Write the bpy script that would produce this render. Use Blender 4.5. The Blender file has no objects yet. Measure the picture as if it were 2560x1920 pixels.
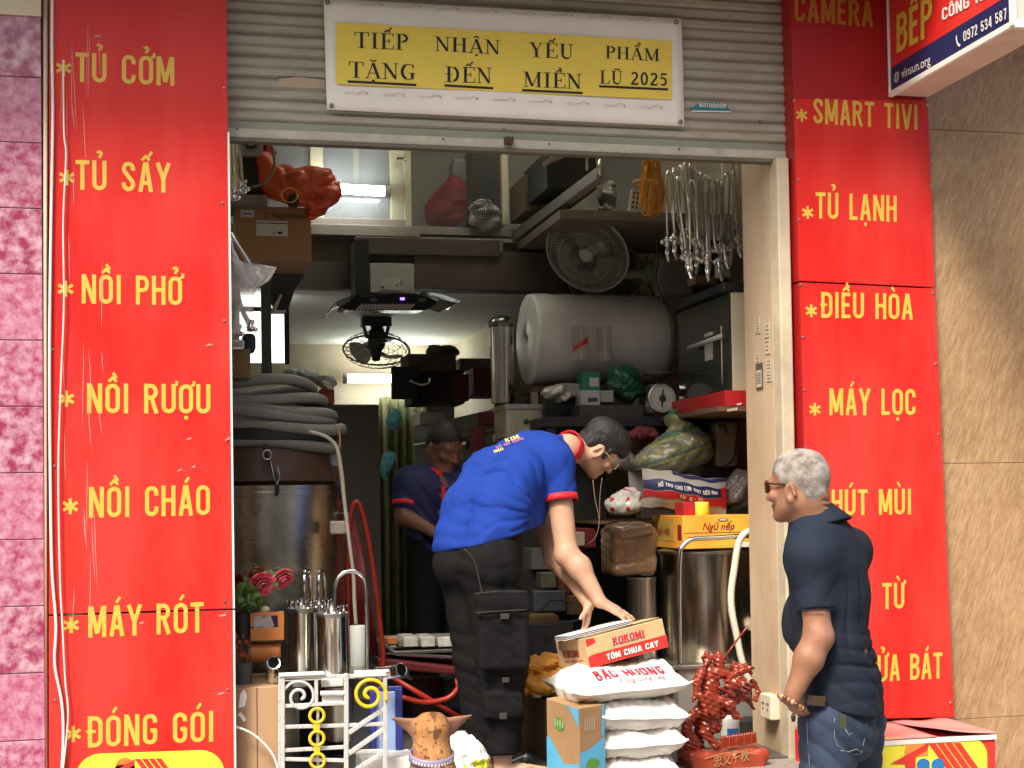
import bpy, math, random, unicodedata
import numpy as np
from mathutils import Vector, Matrix
R = math.radians
V = Vector
random.seed(7)
SC = bpy.context.scene
COL = SC.collection
# ---------------------------------------------------------------- camera
FPX = 3600.0                       # focal length in photograph pixels (2560 wide)
YAW, PITCH, ROLL = R(13.0), R(1.72), R(0.9)
CAM = V((0.0, -5.75, 1.54))
SHIFT = 182.0
F0 = V((math.sin(YAW)*math.cos(PITCH), math.cos(YAW)*math.cos(PITCH), math.sin(PITCH)))
R0 = V((math.cos(YAW), -math.sin(YAW), 0))
U0 = R0.cross(F0)
CR = R0*math.cos(ROLL) - U0*math.sin(ROLL)
CU = R0*math.sin(ROLL) + U0*math.cos(ROLL)
cam = bpy.data.cameras.new('camera')
cam.sensor_width = 36; cam.lens = 36*FPX/2560; cam.shift_y = SHIFT/2560
cam.clip_end = 500
camo = bpy.data.objects.new('camera', cam); COL.objects.link(camo)
m = Matrix.Identity(4)
for i in range(3):
    m[i][0], m[i][1], m[i][2], m[i][3] = CR[i], CU[i], -F0[i], CAM[i]
camo.matrix_world = m
SC.camera = camo
# ---------------------------------------------------------------- light
SUN_EL, SUN_AZ = R(52), R(-38)     # azimuth measured from straight out of the shop, negative = from the left
w = bpy.data.worlds.new('World'); SC.world = w; w.use_nodes = True
nt = w.node_tree; bg = nt.nodes['Background']
sky = nt.nodes.new('ShaderNodeTexSky'); sky.sky_type = 'NISHITA'; sky.sun_disc = False
sky.sun_elevation = SUN_EL; sky.air_density = 1.0; sky.dust_density = 6.0; sky.ozone_density = 0.5
to_sun = V((math.sin(SUN_AZ)*math.cos(SUN_EL), -math.cos(SUN_AZ)*math.cos(SUN_EL), math.sin(SUN_EL)))
sky.sun_rotation = math.atan2(to_sun.x, to_sun.y)
nt.links.new(sky.outputs[0], bg.inputs[0]); bg.inputs[1].default_value = 0.06
sl = bpy.data.lights.new('sun', 'SUN'); sl.energy = 1.5; sl.angle = R(14); sl.color = (1, .93, .82)
so = bpy.data.objects.new('sun', sl); COL.objects.link(so)
so.rotation_euler = (-to_sun).to_track_quat('-Z', 'Y').to_euler()
SC.view_settings.view_transform = 'Standard'; SC.view_settings.look = 'None'
SC.view_settings.gamma = 1; SC.view_settings.exposure = 1.85
SC.render.engine = 'CYCLES'
SC.cycles.max_bounces = 8; SC.cycles.diffuse_bounces = 4; SC.cycles.glossy_bounces = 4
SC.cycles.transmission_bounces = 6; SC.cycles.caustics_reflective = False; SC.cycles.caustics_refractive = False
SC.cycles.use_denoising = True
# ---------------------------------------------------------------- pixel -> place helpers
def ray(px, py):
    return F0 + CR*((px-1280)/FPX) + CU*((960+SHIFT-py)/FPX)
def W(px, py, Y):                  # point of the photograph on the plane at depth Y
    d = ray(px, py); t = (Y-CAM.y)/d.y
    return CAM + d*t
def WX(px, py, X):
    d = ray(px, py); t = (X-CAM.x)/d.x
    return CAM + d*t
def WZ(px, py, Z):
    d = ray(px, py); t = (Z-CAM.z)/d.z
    return CAM + d*t
def MPP(px, py, Y):                # metres per photograph pixel there
    return (W(px, py, Y)-CAM).dot(F0)/FPX
# ---------------------------------------------------------------- materials
MATS = {}
def srgb(c):
    return tuple((x/255/12.92 if x/255 <= .04045 else ((x/255+.055)/1.055)**2.4) for x in c)
def mat(name, col, rough=.6, metal=0.0, var=.12, vscale=6.0, bump=0.0, bscale=60.0, trans=0.0, alpha=1.0, emit=0.0, col2=None, coat=0.0, spec=.5, stretch=None, ior=1.45, sheen=0.0, c2pos=(.4, .62), sss=0.0):
    """Procedural principled material: base colour mottled by noise, optional bump."""
    if name in MATS: return MATS[name]
    m = bpy.data.materials.new(name); m.use_nodes = True
    t = m.node_tree; N = t.nodes; L = t.links
    b = N['Principled BSDF']
    b.inputs['Roughness'].default_value = rough; b.inputs['Metallic'].default_value = metal
    b.inputs['IOR'].default_value = ior; b.inputs['Alpha'].default_value = alpha
    b.inputs['Transmission Weight'].default_value = trans
    b.inputs['Coat Weight'].default_value = coat; b.inputs['Coat Roughness'].default_value = .12
    b.inputs['Specular IOR Level'].default_value = spec
    b.inputs['Sheen Weight'].default_value = sheen
    if sss:
        b.inputs['Subsurface Weight'].default_value = sss
        b.inputs['Subsurface Radius'].default_value = (.012, .005, .003); b.inputs['Subsurface Scale'].default_value = 1.0
    tc = N.new('ShaderNodeTexCoord'); src = tc.outputs['Object']
    if stretch:
        mp = N.new('ShaderNodeMapping'); mp.inputs['Scale'].default_value = stretch
        L.new(src, mp.inputs[0]); src = mp.outputs[0]
    nz = N.new('ShaderNodeTexNoise'); nz.inputs['Scale'].default_value = vscale; nz.inputs['Detail'].default_value = 5
    nz.inputs['Roughness'].default_value = .62
    L.new(src, nz.inputs['Vector'])
    rp = N.new('ShaderNodeValToRGB')
    c = col[:3]
    if col2 is None:
        lo = tuple(max(0, x*(1-var)) for x in c); hi = tuple(min(1, x*(1+var)) for x in c)
        rp.color_ramp.elements[0].position = .3; rp.color_ramp.elements[1].position = .7
    else:
        lo, hi = c, col2[:3]
        rp.color_ramp.elements[0].position = c2pos[0]; rp.color_ramp.elements[1].position = c2pos[1]
    rp.color_ramp.elements[0].color = (*lo, 1); rp.color_ramp.elements[1].color = (*hi, 1)
    L.new(nz.outputs['Fac'], rp.inputs[0]); L.new(rp.outputs[0], b.inputs['Base Color'])
    mr = N.new('ShaderNodeMapRange'); mr.inputs[3].default_value = max(.02, rough-.08); mr.inputs[4].default_value = min(1, rough+.1)
    L.new(nz.outputs['Fac'], mr.inputs[0]); L.new(mr.outputs[0], b.inputs['Roughness'])
    if bump:
        n2 = N.new('ShaderNodeTexNoise'); n2.inputs['Scale'].default_value = bscale; n2.inputs['Detail'].default_value = 4
        L.new(src, n2.inputs['Vector'])
        bp = N.new('ShaderNodeBump'); bp.inputs['Strength'].default_value = bump; bp.inputs['Distance'].default_value = .01
        L.new(n2.outputs['Fac'], bp.inputs['Height']); L.new(bp.outputs[0], b.inputs['Normal'])
    if emit:
        b.inputs['Emission Color'].default_value = (*c, 1); b.inputs['Emission Strength'].default_value = emit
    MATS[name] = m
    return m
# ---------------------------------------------------------------- objects
def tag(o, label=None, cat=None, group=None, kind=None):
    if label: o['label'] = label
    if cat: o['category'] = cat
    if group: o['group'] = group
    if kind: o['kind'] = kind
    return o
def thing(name, label, cat, loc=(0, 0, 0), group=None):
    o = bpy.data.objects.new(name, None); COL.objects.link(o); o.location = loc
    o.empty_display_size = .05
    return tag(o, label, cat, group)
def base_of(p):
    b = V((0, 0, 0))
    while p is not None:
        b = b + p.location; p = p.parent
    return b
def copy_tree(o, parent=None):
    c = o.copy(); COL.objects.link(c)
    c.parent = parent
    for ch in [x for x in bpy.data.objects if x.parent == o]:
        copy_tree(ch, c)
    return c
class MB:
    """collects shapes given in world coordinates and links them as ONE mesh object"""
    def __init__(s): s.v = []; s.f = []; s.mi = []; s.k = 0
    def add(s, vs, fs, mi=0):
        o = len(s.v); s.v += [tuple(x) for x in vs]
        s.f += [tuple(i+o for i in f) for f in fs]; s.mi += [mi]*len(fs)
        return s
    def box(s, c, size, rot=None, mi=0, taper=1.0):
        c = V(c); hx, hy, hz = (x/2 for x in size)
        vs = []
        for z in (-1, 1):
            k = taper if z > 0 else 1
            for x, y in ((-1, -1), (1, -1), (1, 1), (-1, 1)):
                p = V((x*hx*k, y*hy*k, z*hz))
                if rot is not None: p = rot @ p
                vs.append(c+p)
        return s.add(vs, [(0, 3, 2, 1), (4, 5, 6, 7), (0, 1, 5, 4), (1, 2, 6, 5), (2, 3, 7, 6), (3, 0, 4, 7)], mi)
    def prism(s, pts, d, mi=0):
        """polygon pts (seen counter-clockwise from the front) extruded by vector d (away from the viewer)"""
        n = len(pts); d = V(d); pts = [V(p) for p in pts]
        vs = pts + [p+d for p in pts]
        fs = [tuple(range(n)), tuple(range(2*n-1, n-1, -1))]
        fs += [(i, i+n, (i+1) % n+n, (i+1) % n) for i in range(n)]
        return s.add(vs, fs, mi)
    def face(s, pts, mi=0):
        return s.add(pts, [tuple(range(len(pts)))], mi)
    def tube(s, pts, r, n=10, caps=True, mi=0, closed=False, flat=1.0):
        pts = [V(p) for p in pts]; m = len(pts)
        rs = r if isinstance(r, (list, tuple)) else [r]*m
        prev = None; vs = []
        for i, p in enumerate(pts):
            if closed: t = pts[(i+1) % m]-pts[i-1]
            else: t = pts[min(i+1, m-1)]-pts[max(i-1, 0)]
            t = t.normalized() if t.length > 1e-9 else V((0, 0, 1))
            if prev is None:
                a = V((0, 0, 1)) if abs(t.z) < .9 else V((1, 0, 0))
                u = t.cross(a).normalized()
            else:
                u = prev - t*prev.dot(t)
                u = u.normalized() if u.length > 1e-6 else prev
            prev = u; v = t.cross(u)
            for k in range(n):
                a = 2*math.pi*k/n
                vs.append(p + (u*math.cos(a)*flat + v*math.sin(a))*rs[i])
        fs = []
        for i in range(m if closed else m-1):
            j = (i+1) % m
            for k in range(n):
                fs.append((i*n+k, i*n+(k+1) % n, j*n+(k+1) % n, j*n+k))
        if caps and not closed:
            fs.append(tuple(range(n-1, -1, -1))); fs.append(tuple((m-1)*n+k for k in range(n)))
        return s.add(vs, fs, mi)
    def lathe(s, prof, c, rot=None, n=32, mi=0, a0=0, a1=2*math.pi, caps=False):
        c = V(c); full = abs(a1-a0-2*math.pi) < 1e-6; m = n if full else n+1
        vs = []
        for r, z in prof:
            for k in range(m):
                a = a0+(a1-a0)*k/n
                p = V((r*math.cos(a), r*math.sin(a), z))
                vs.append(c + (rot @ p if rot is not None else p))
        fs = []
        for i in range(len(prof)-1):
            for k in range(n):
                k2 = (k+1) % m
                fs.append((i*m+k, i*m+k2, (i+1)*m+k2, (i+1)*m+k))
        if caps:
            fs.append(tuple(range(m-1, -1, -1))); fs.append(tuple((len(prof)-1)*m+k for k in range(m)))
        return s.add(vs, fs, mi)
    def ball(s, c, r, n=10, mi=0, rot=None):
        r = V(r) if hasattr(r, '__len__') else V((r, r, r))
        prof = [(math.sin(math.pi*i/n), -math.cos(math.pi*i/n)) for i in range(n+1)]
        vs = []; m = n*2
        for pr, pz in prof:
            for k in range(m):
                a = 2*math.pi*k/m
                p = V((pr*math.cos(a)*r.x, pr*math.sin(a)*r.y, pz*r.z))
                vs.append(V(c)+(rot @ p if rot is not None else p))
        fs = []
        for i in range(n):
            for k in range(m):
                fs.append((i*m+k, i*m+(k+1) % m, (i+1)*m+(k+1) % m, (i+1)*m+k))
        return s.add(vs, fs, mi)
    def sheet(s, fn, nu, nv, mi=0, thick=0.0):
        """grid surface fn(u,v)->point, u,v in 0..1"""
        vs = [V(fn(i/nu, j/nv)) for j in range(nv+1) for i in range(nu+1)]
        fs = [(j*(nu+1)+i, j*(nu+1)+i+1, (j+1)*(nu+1)+i+1, (j+1)*(nu+1)+i) for j in range(nv) for i in range(nu)]
        return s.add(vs, fs, mi)
    def ribbon(s, pts, w, O, ex, ey, n, lift, mi=0, closed=False):
        """flat painted stroke; pts and width in glyph units on the plane O + x*ex + y*ey, lifted along n"""
        P = [np.array(p, float) for p in pts]
        Q = [P[0]]
        for p in P[1:]:
            if np.linalg.norm(p-Q[-1]) > 1e-6: Q.append(p)
        P = Q; m = len(P)
        if m < 2: return s
        L = []; Rr = []
        for i in range(m):
            if closed: a, b = P[i]-P[i-1], P[(i+1) % m]-P[i]
            else:
                a = P[i]-P[i-1] if i else P[1]-P[0]
                b = P[i+1]-P[i] if i < m-1 else P[-1]-P[-2]
            a = a/np.linalg.norm(a); b = b/np.linalg.norm(b)
            na = np.array((-a[1], a[0])); nb = np.array((-b[1], b[0]))
            q = na+nb; ql = np.linalg.norm(q)
            q = na if ql < .3 else q/ql
            k = 1/max(.5, q.dot(na))
            L.append(P[i]+q*w/2*k); Rr.append(P[i]-q*w/2*k)
        tr = lambda p: V(O)+ex*float(p[0])+ey*float(p[1])+n*lift
        vs = [tr(p) for p in L]+[tr(p) for p in Rr]
        fs = []
        for i in range(m if closed else m-1):
            j = (i+1) % m
            fs.append((i, i+m, j+m, j))
        return s.add(vs, fs, mi)
    def build(s, name, mats, parent=None, smooth=False, bevel=0.0, solid=0.0, auto=None):
        me = bpy.data.meshes.new(name)
        b = base_of(parent)
        me.from_pydata([(x[0]-b.x, x[1]-b.y, x[2]-b.z) for x in s.v], [], s.f)
        if not isinstance(mats, (list, tuple)): mats = [mats]
        for q in mats: me.materials.append(q)
        me.polygons.foreach_set('material_index', s.mi)
        if smooth: me.polygons.foreach_set('use_smooth', [True]*len(me.polygons))
        me.update()
        o = bpy.data.objects.new(name, me); COL.objects.link(o); o.parent = parent
        if smooth and auto is not None:
            try: me.set_sharp_from_angle(angle=R(auto))
            except Exception: pass
        if solid:
            q = o.modifiers.new('solid', 'SOLIDIFY'); q.thickness = solid; q.offset = 0
        if bevel:
            q = o.modifiers.new('bevel', 'BEVEL'); q.width = bevel; q.segments = 2; q.limit_method = 'ANGLE'; q.angle_limit = R(40)
        return o
def smooth_curve(pts, n=8):
    """Catmull-Rom through the points"""
    P = [V(p) for p in pts]; P = [P[0]*2-P[1]]+P+[P[-1]*2-P[-2]]; out = []
    for i in range(1, len(P)-2):
        for k in range(n):
            t = k/n; a, b, c, d = P[i-1], P[i], P[i+1], P[i+2]
            out.append(.5*((2*b)+(c-a)*t+(2*a-5*b+4*c-d)*t*t+(3*b-a-3*c+d)*t**3))
    out.append(P[-2]); return out
# ---------------------------------------------------------------- lettering (painted strokes)
def arc(cx, cy, rx, ry, a0, a1, n=10):
    return [(cx+rx*math.cos(R(a0+(a1-a0)*i/n)), cy+ry*math.sin(R(a0+(a1-a0)*i/n))) for i in range(n+1)]
def stadium(x0, x1, y0, y1, r):
    return (arc(x1-r, y1-r, r, r, 0, 90, 6)+arc(x0+r, y1-r, r, r, 90, 180, 6)+arc(x0+r, y0+r, r, r, 180, 270, 6)+arc(x1-r, y0+r, r, r, 270, 360, 6))
H = .075   # half stroke
SANS = {   # glyph: (advance, [strokes]); upright condensed letters, height 1, stroke .15
 'A': (.5, [[(H, 0), (.235, 1-.0)], [(.265, 1), (.5-H, 0)], [(.14, .3), (.36, .3)]]),
 'B': (.46, [[(H, 0), (H, 1)], [(H, 1-H), (.24, 1-H)]+arc(.24, .74, .145, .185, 90, -90)+[(H, .555)], [(H, .5), (.25, .5)]+arc(.25, .29, .15, .215, 90, -90)+[(H, H)]]),
 'C': (.46, [[(.385, .68)]+arc(.23, .77, .155, .155, 0, 180)+arc(.23, .23, .155, .155, 180, 360)+[(.385, .32)]]),
 'D': (.48, [[(H, 0), (H, 1)], [(H, 1-H), (.22, 1-H)]+arc(.22, .74, .185, .185, 90, 0, 6)+arc(.22, .26, .185, .185, 0, -90, 6)+[(H, H)]]),
 'E': (.4, [[(H, 0), (H, 1)], [(H, 1-H), (.38, 1-H)], [(H, .52), (.34, .52)], [(H, H), (.38, H)]]),
 'G': (.48, [[(.4, .7)]+arc(.24, .77, .16, .155, 0, 180)+arc(.24, .23, .16, .155, 180, 360)+[(.4, .48)], [(.25, .46), (.44, .46)]]),
 'H': (.48, [[(H, 0), (H, 1)], [(.48-H, 0), (.48-H, 1)], [(H, .52), (.48-H, .52)]]),
 'I': (.2, [[(.1, 0), (.1, 1)]]),
 'K': (.48, [[(H, 0), (H, 1)], [(H, .42), (.4, 1)], [(.18, .56), (.42, 0)]]),
 'L': (.38, [[(H, 0), (H, 1)], [(H, H), (.37, H)]]),
 'M': (.6, [[(H, 0), (H, 1)], [(.1, .98), (.3, .12)], [(.3, .12), (.5, .98)], [(.6-H, 0), (.6-H, 1)]]),
 'N': (.5, [[(H, 0), (H, 1)], [(.09, .97), (.41, .03)], [(.5-H, 0), (.5-H, 1)]]),
 'O': (.48, [['c']+stadium(H, .48-H, H, 1-H, .165)]),
 'P': (.46, [[(H, 0), (H, 1)], [(H, 1-H), (.24, 1-H)]+arc(.24, .71, .15, .215, 90, -90)+[(H, .495)]]),
 'R': (.48, [[(H, 0), (H, 1)], [(H, 1-H), (.24, 1-H)]+arc(.24, .73, .15, .195, 90, -90)+[(H, .535)], [(.25, .52), (.41, 0)]]),
 'S': (.45, [[(.375, .7)]+arc(.225, .76, .15, .165, 0, 180)+[(.1, .66), (.35, .34)]+arc(.225, .24, .15, .165, 0, -180)+[(.075, .3)]]),
 'T': (.44, [[(0, 1-H), (.44, 1-H)], [(.22, 1), (.22, 0)]]),
 'U': (.48, [[(H, 1), (H, .26)]+arc(.24, .24, .165, .165, 180, 360)+[(.48-H, 1)]]),
 'V': (.48, [[(.05, 1), (.235, 0)], [(.245, 0), (.43, 1)]]),
 'Y': (.48, [[(.05, 1), (.24, .45)], [(.24, .45), (.43, 1)], [(.24, .5), (.24, 0)]]),
 '*': (.3, [[(.15, .28), (.15, .72)], [(-.04, .39), (.34, .61)], [(-.04, .61), (.34, .39)]]),
 '0': (.46, [['c']+stadium(H, .46-H, H, 1-H, .155)]),
 '2': (.44, [[(.075, .7)]+arc(.22, .77, .145, .155, 180, 0)+[(.35, .62), (.09, .12)], [(.04, H), (.4, H)]]),
 '3': (.44, [[(.075, .74)]+arc(.22, .77, .145, .155, 180, -60)+[(.2, .53)]+arc(.22, .26, .15, .185, 80, -180)]),
 '4': (.46, [[(.34, 0), (.34, 1)], [(.3, .97), (.06, .3)], [(.03, .27), (.44, .27)]]),
 '5': (.44, [[(.38, 1-H), (.1, 1-H), (.1, .55), (.2, .6)]+arc(.22, .33, .145, .26, 80, -180)]),
 '7': (.42, [[(.03, 1-H), (.36, 1-H), (.18, 0)]]),
 '8': (.46, [['c']+arc(.23, .74, .14, .185, 0, 350), ['c']+arc(.23, .28, .155, .205, 0, 350)]),
 '9': (.46, [['c']+arc(.23, .7, .15, .225, 0, 350), [(.38, .7), (.38, .3)]+arc(.23, .24, .15, .165, 0, -170)]),
 '-': (.3, [[(.03, .45), (.27, .45)]]), '.': (.2, [[(.1, 0), (.1, .14)]]), ':': (.2, [[(.1, .05), (.1, .2)], [(.1, .55), (.1, .7)]]),
 ' ': (.3, []),
}
def SF(x, y, w=.2): return ('s', [(x-w/2, y), (x+w/2, y)])
SERIF = {  # thick strokes 'k', thin 't', serifs 's'
 'T': (.72, [('k', [(.36, 0), (.36, .97)]), ('t', [(.03, .975), (.69, .975)]), ('t', [(.05, .99), (.045, .76)]), ('t', [(.67, .99), (.675, .76)]), SF(.36, .02, .34)]),
 'I': (.4, [('k', [(.2, 0), (.2, 1)]), SF(.2, .02, .34), SF(.2, .98, .34)]),
 'E': (.68, [('k', [(.19, 0), (.19, 1)]), SF(.18, .02, .3), SF(.18, .98, .3), ('t', [(.19, .975), (.62, .975)]), ('t', [(.19, .51), (.44, .51)]), ('t', [(.44, .64), (.44, .38)]), ('t', [(.19, .025), (.64, .025)]), ('t', [(.61, .99), (.615, .78)]), ('t', [(.62, .0), (.65, .25)])]),
 'P': (.62, [('k', [(.18, 0), (.18, 1)]), SF(.18, .02, .32), SF(.16, .98, .28), ('t', [(.18, .975), (.34, .975)]), ('m', arc(.34, .735, .2, .22, 88, -88)), ('t', [(.18, .5), (.34, .5)])]),
 'N': (.74, [('t', [(.13, 0), (.13, 1)]), ('k', [(.13, .96), (.6, .04)]), ('t', [(.61, 0), (.61, 1)]), SF(.12, .02, .24), SF(.08, .98, .2), SF(.62, .98, .24)]),
 'H': (.8, [('k', [(.18, 0), (.18, 1)]), ('k', [(.62, 0), (.62, 1)]), ('t', [(.18, .51), (.62, .51)]), SF(.18, .02, .32), SF(.18, .98, .32), SF(.62, .02, .32), SF(.62, .98, .32)]),
 'A': (.74, [('t', [(.1, .02), (.35, .98)]), ('k', [(.36, .97), (.61, .02)]), ('t', [(.2, .33), (.5, .33)]), SF(.1, .02, .22), SF(.61, .02, .28)]),
 'Y': (.72, [('k', [(.15, .98), (.37, .47)]), ('t', [(.38, .47), (.6, .98)]), ('k', [(.37, .5), (.37, 0)]), SF(.37, .02, .32), SF(.15, .98, .28), SF(.6, .98, .22)]),
 'U': (.74, [('k', [(.18, 1), (.18, .3)]), ('m', arc(.375, .28, .2, .25, 180, 300)), ('t', arc(.37, .28, .21, .255, 290, 360)+[(.58, .98)]), SF(.18, .98, .32), SF(.58, .98, .24)]),
 'M': (.94, [('t', [(.13, 0), (.13, 1)]), ('k', [(.15, .97), (.44, .06)]), ('t', [(.45, .04), (.74, .97)]), ('k', [(.76, 0), (.76, 1)]), SF(.13, .02, .22), SF(.1, .98, .2), SF(.76, .02, .3), SF(.8, .98, .24)]),
 'G': (.76, [('k', arc(.4, .5, .28, .46, 110, 250, 14)), ('t', arc(.4, .5, .3, .485, 110, 45, 8)+[(.62, .72)]), ('t', [(.625, .98), (.625, .7)]), ('t', arc(.4, .5, .3, .485, 250, 305, 8)), ('k', [(.585, .42), (.585, .06)]), SF(.58, .43, .3)]),
 'D': (.74, [('k', [(.18, 0), (.18, 1)]), SF(.16, .02, .28), SF(.16, .98, .28), ('t', [(.18, .975), (.36, .975)]), ('k', arc(.36, .5, .24, .44, 82, -82, 14)), ('t', [(.18, .025), (.36, .025)])]),
 'L': (.64, [('k', [(.19, 0), (.19, 1)]), SF(.19, .02, .32), SF(.19, .98, .34), ('t', [(.19, .025), (.6, .025)]), ('t', [(.57, 0), (.61, .28)])]),
 '2': (.54, [('m', arc(.26, .7, .16, .23, 160, -30)+[(.09, .08)]), ('k', [(.06, .065), (.46, .065)]), ('t', [(.44, .02), (.48, .24)])]),
 '0': (.54, [('m', ['c']+arc(.27, .5, .165, .44, 0, 350, 20))]),
 '5': (.54, [('k', [(.14, .91), (.45, .91)]), ('t', [(.15, .95), (.11, .55)]), ('m', [(.11, .57)]+arc(.24, .34, .17, .27, 95, -130))]),
 ' ': (.34, []),
}
SW = {'k': .135, 'm': .12, 't': .045, 's': .04}
def marks(ch, cx, top, wdt, hw):
    """diacritic strokes for one combining mark, given glyph centre and current top"""
    if ch == '\u0301': return [[(cx-.02, top+.08), (cx+.1, top+.26)]], .0
    if ch == '\u0300': return [[(cx-.1, top+.26), (cx+.02, top+.08)]], .0
    if ch == '\u0309': return [arc(cx, top+.22, .07, .07, 160, -70, 8)+[(cx, top+.08)]], .0
    if ch == '\u0302': return [[(cx-.13, top+.06), (cx, top+.19), (cx+.13, top+.06)]], .16
    if ch == '\u0306': return [arc(cx, top+.2, .13, .12, 190, 350, 8)], .16
    if ch == '\u0303': return [[(cx-.15, top+.09)]+arc(cx-.07, top+.1, .06, .05, 160, 20, 5)+arc(cx+.07, top+.14, .06, .05, 200, 340, 5)+[(cx+.15, top+.17)]], .0
    return [], 0
def glyphs(text, serif=False):
    """-> list of (strokewidth, pts, closed), total width"""
    out = []; x = 0
    for ch in text:
        barred = ch in 'Đđ'
        d = unicodedata.normalize('NFD', 'D' if barred else ch); base = d[0]; ms = d[1:]
        src = SERIF if serif else SANS
        if base not in src: base = ' ' if base not in 'bcdefghijklmnopqrstuvwxyz' else base.upper()
        adv, st = src[base]
        for s in st:
            if serif: wd, pts = SW[s[0]], s[1]
            else: wd, pts = .15, s
            cl = pts[0] == 'c'
            if cl: pts = pts[1:]
            out.append((wd, [(p[0]+x, p[1]) for p in pts], cl))
        cx = adv/2; top = 1.0; mw = .075 if serif else .1
        if barred: out.append((.045 if serif else .1, [(x-.03, .51), (x+(.36 if serif else .26), .51)], False))
        stacked = False
        for mk in sorted(ms, key=lambda c: c not in '\u0302\u0306'):
            if mk == '\u0323': out.append((.13, [(cx+x, -.2), (cx+x, -.08)], False)); continue
            if mk == '\u031b':
                out.append((.1, [(x+adv-.07, .93), (x+adv+.02, .98), (x+adv+.03, 1.1)], False)); continue
            ss, up = marks(mk, cx+(.11 if stacked else 0), top-(.06 if stacked else 0), adv, 0)
            for pts in ss: out.append((mw, [(p[0]+x, p[1]) for p in pts], False))
            if up: stacked = True; top += up
        x += adv+(.04 if serif else .09)
    return out, x-.07
def paint(mb, text, O, ex, ey, n, serif=False, mi=0, lift=.002, bold=1.0):
    """paint text in the parallelogram with origin O (baseline left), ex = full width, ey = cap height"""
    g, wd = glyphs(text, serif); ex = ex/wd
    for wdt, pts, cl in g:
        mb.k = (mb.k+1) % 40
        mb.ribbon(pts, wdt*bold, O, ex, ey, n, lift+mb.k*3e-5, mi, cl)
def paintpx(mb, text, bl, br, tl, Wf, n, **k):
    a, b, c = Wf(*bl), Wf(*br), Wf(*tl)
    paint(mb, text, a, b-a, c-a, n, **k)
def fonttext(mb, text, O, ex, ey, n, lift=.002, mi=0, shear=0.0, offset=0.0):
    """lower-case or Chinese writing from Blender's own typeface, laid on a plane"""
    c = bpy.data.curves.new('t', 'FONT'); c.body = text; c.size = 1; c.shear = shear; c.offset = offset; c.resolution_u = 3
    o = bpy.data.objects.new('t', c); COL.objects.link(o)
    bpy.context.view_layer.update()
    me = bpy.data.meshes.new_from_object(o.evaluated_get(bpy.context.evaluated_depsgraph_get()))
    vs = [x.co for x in me.vertices]
    x0 = min(p.x for p in vs); x1 = max(p.x for p in vs)
    mb.add([V(O)+ex*((p.x-x0)/(x1-x0))+ey*(p.y/.73)+n*lift for p in vs], [tuple(f.vertices) for f in me.polygons], mi)
    bpy.data.objects.remove(o); bpy.data.curves.remove(c); bpy.data.meshes.remove(me)
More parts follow.
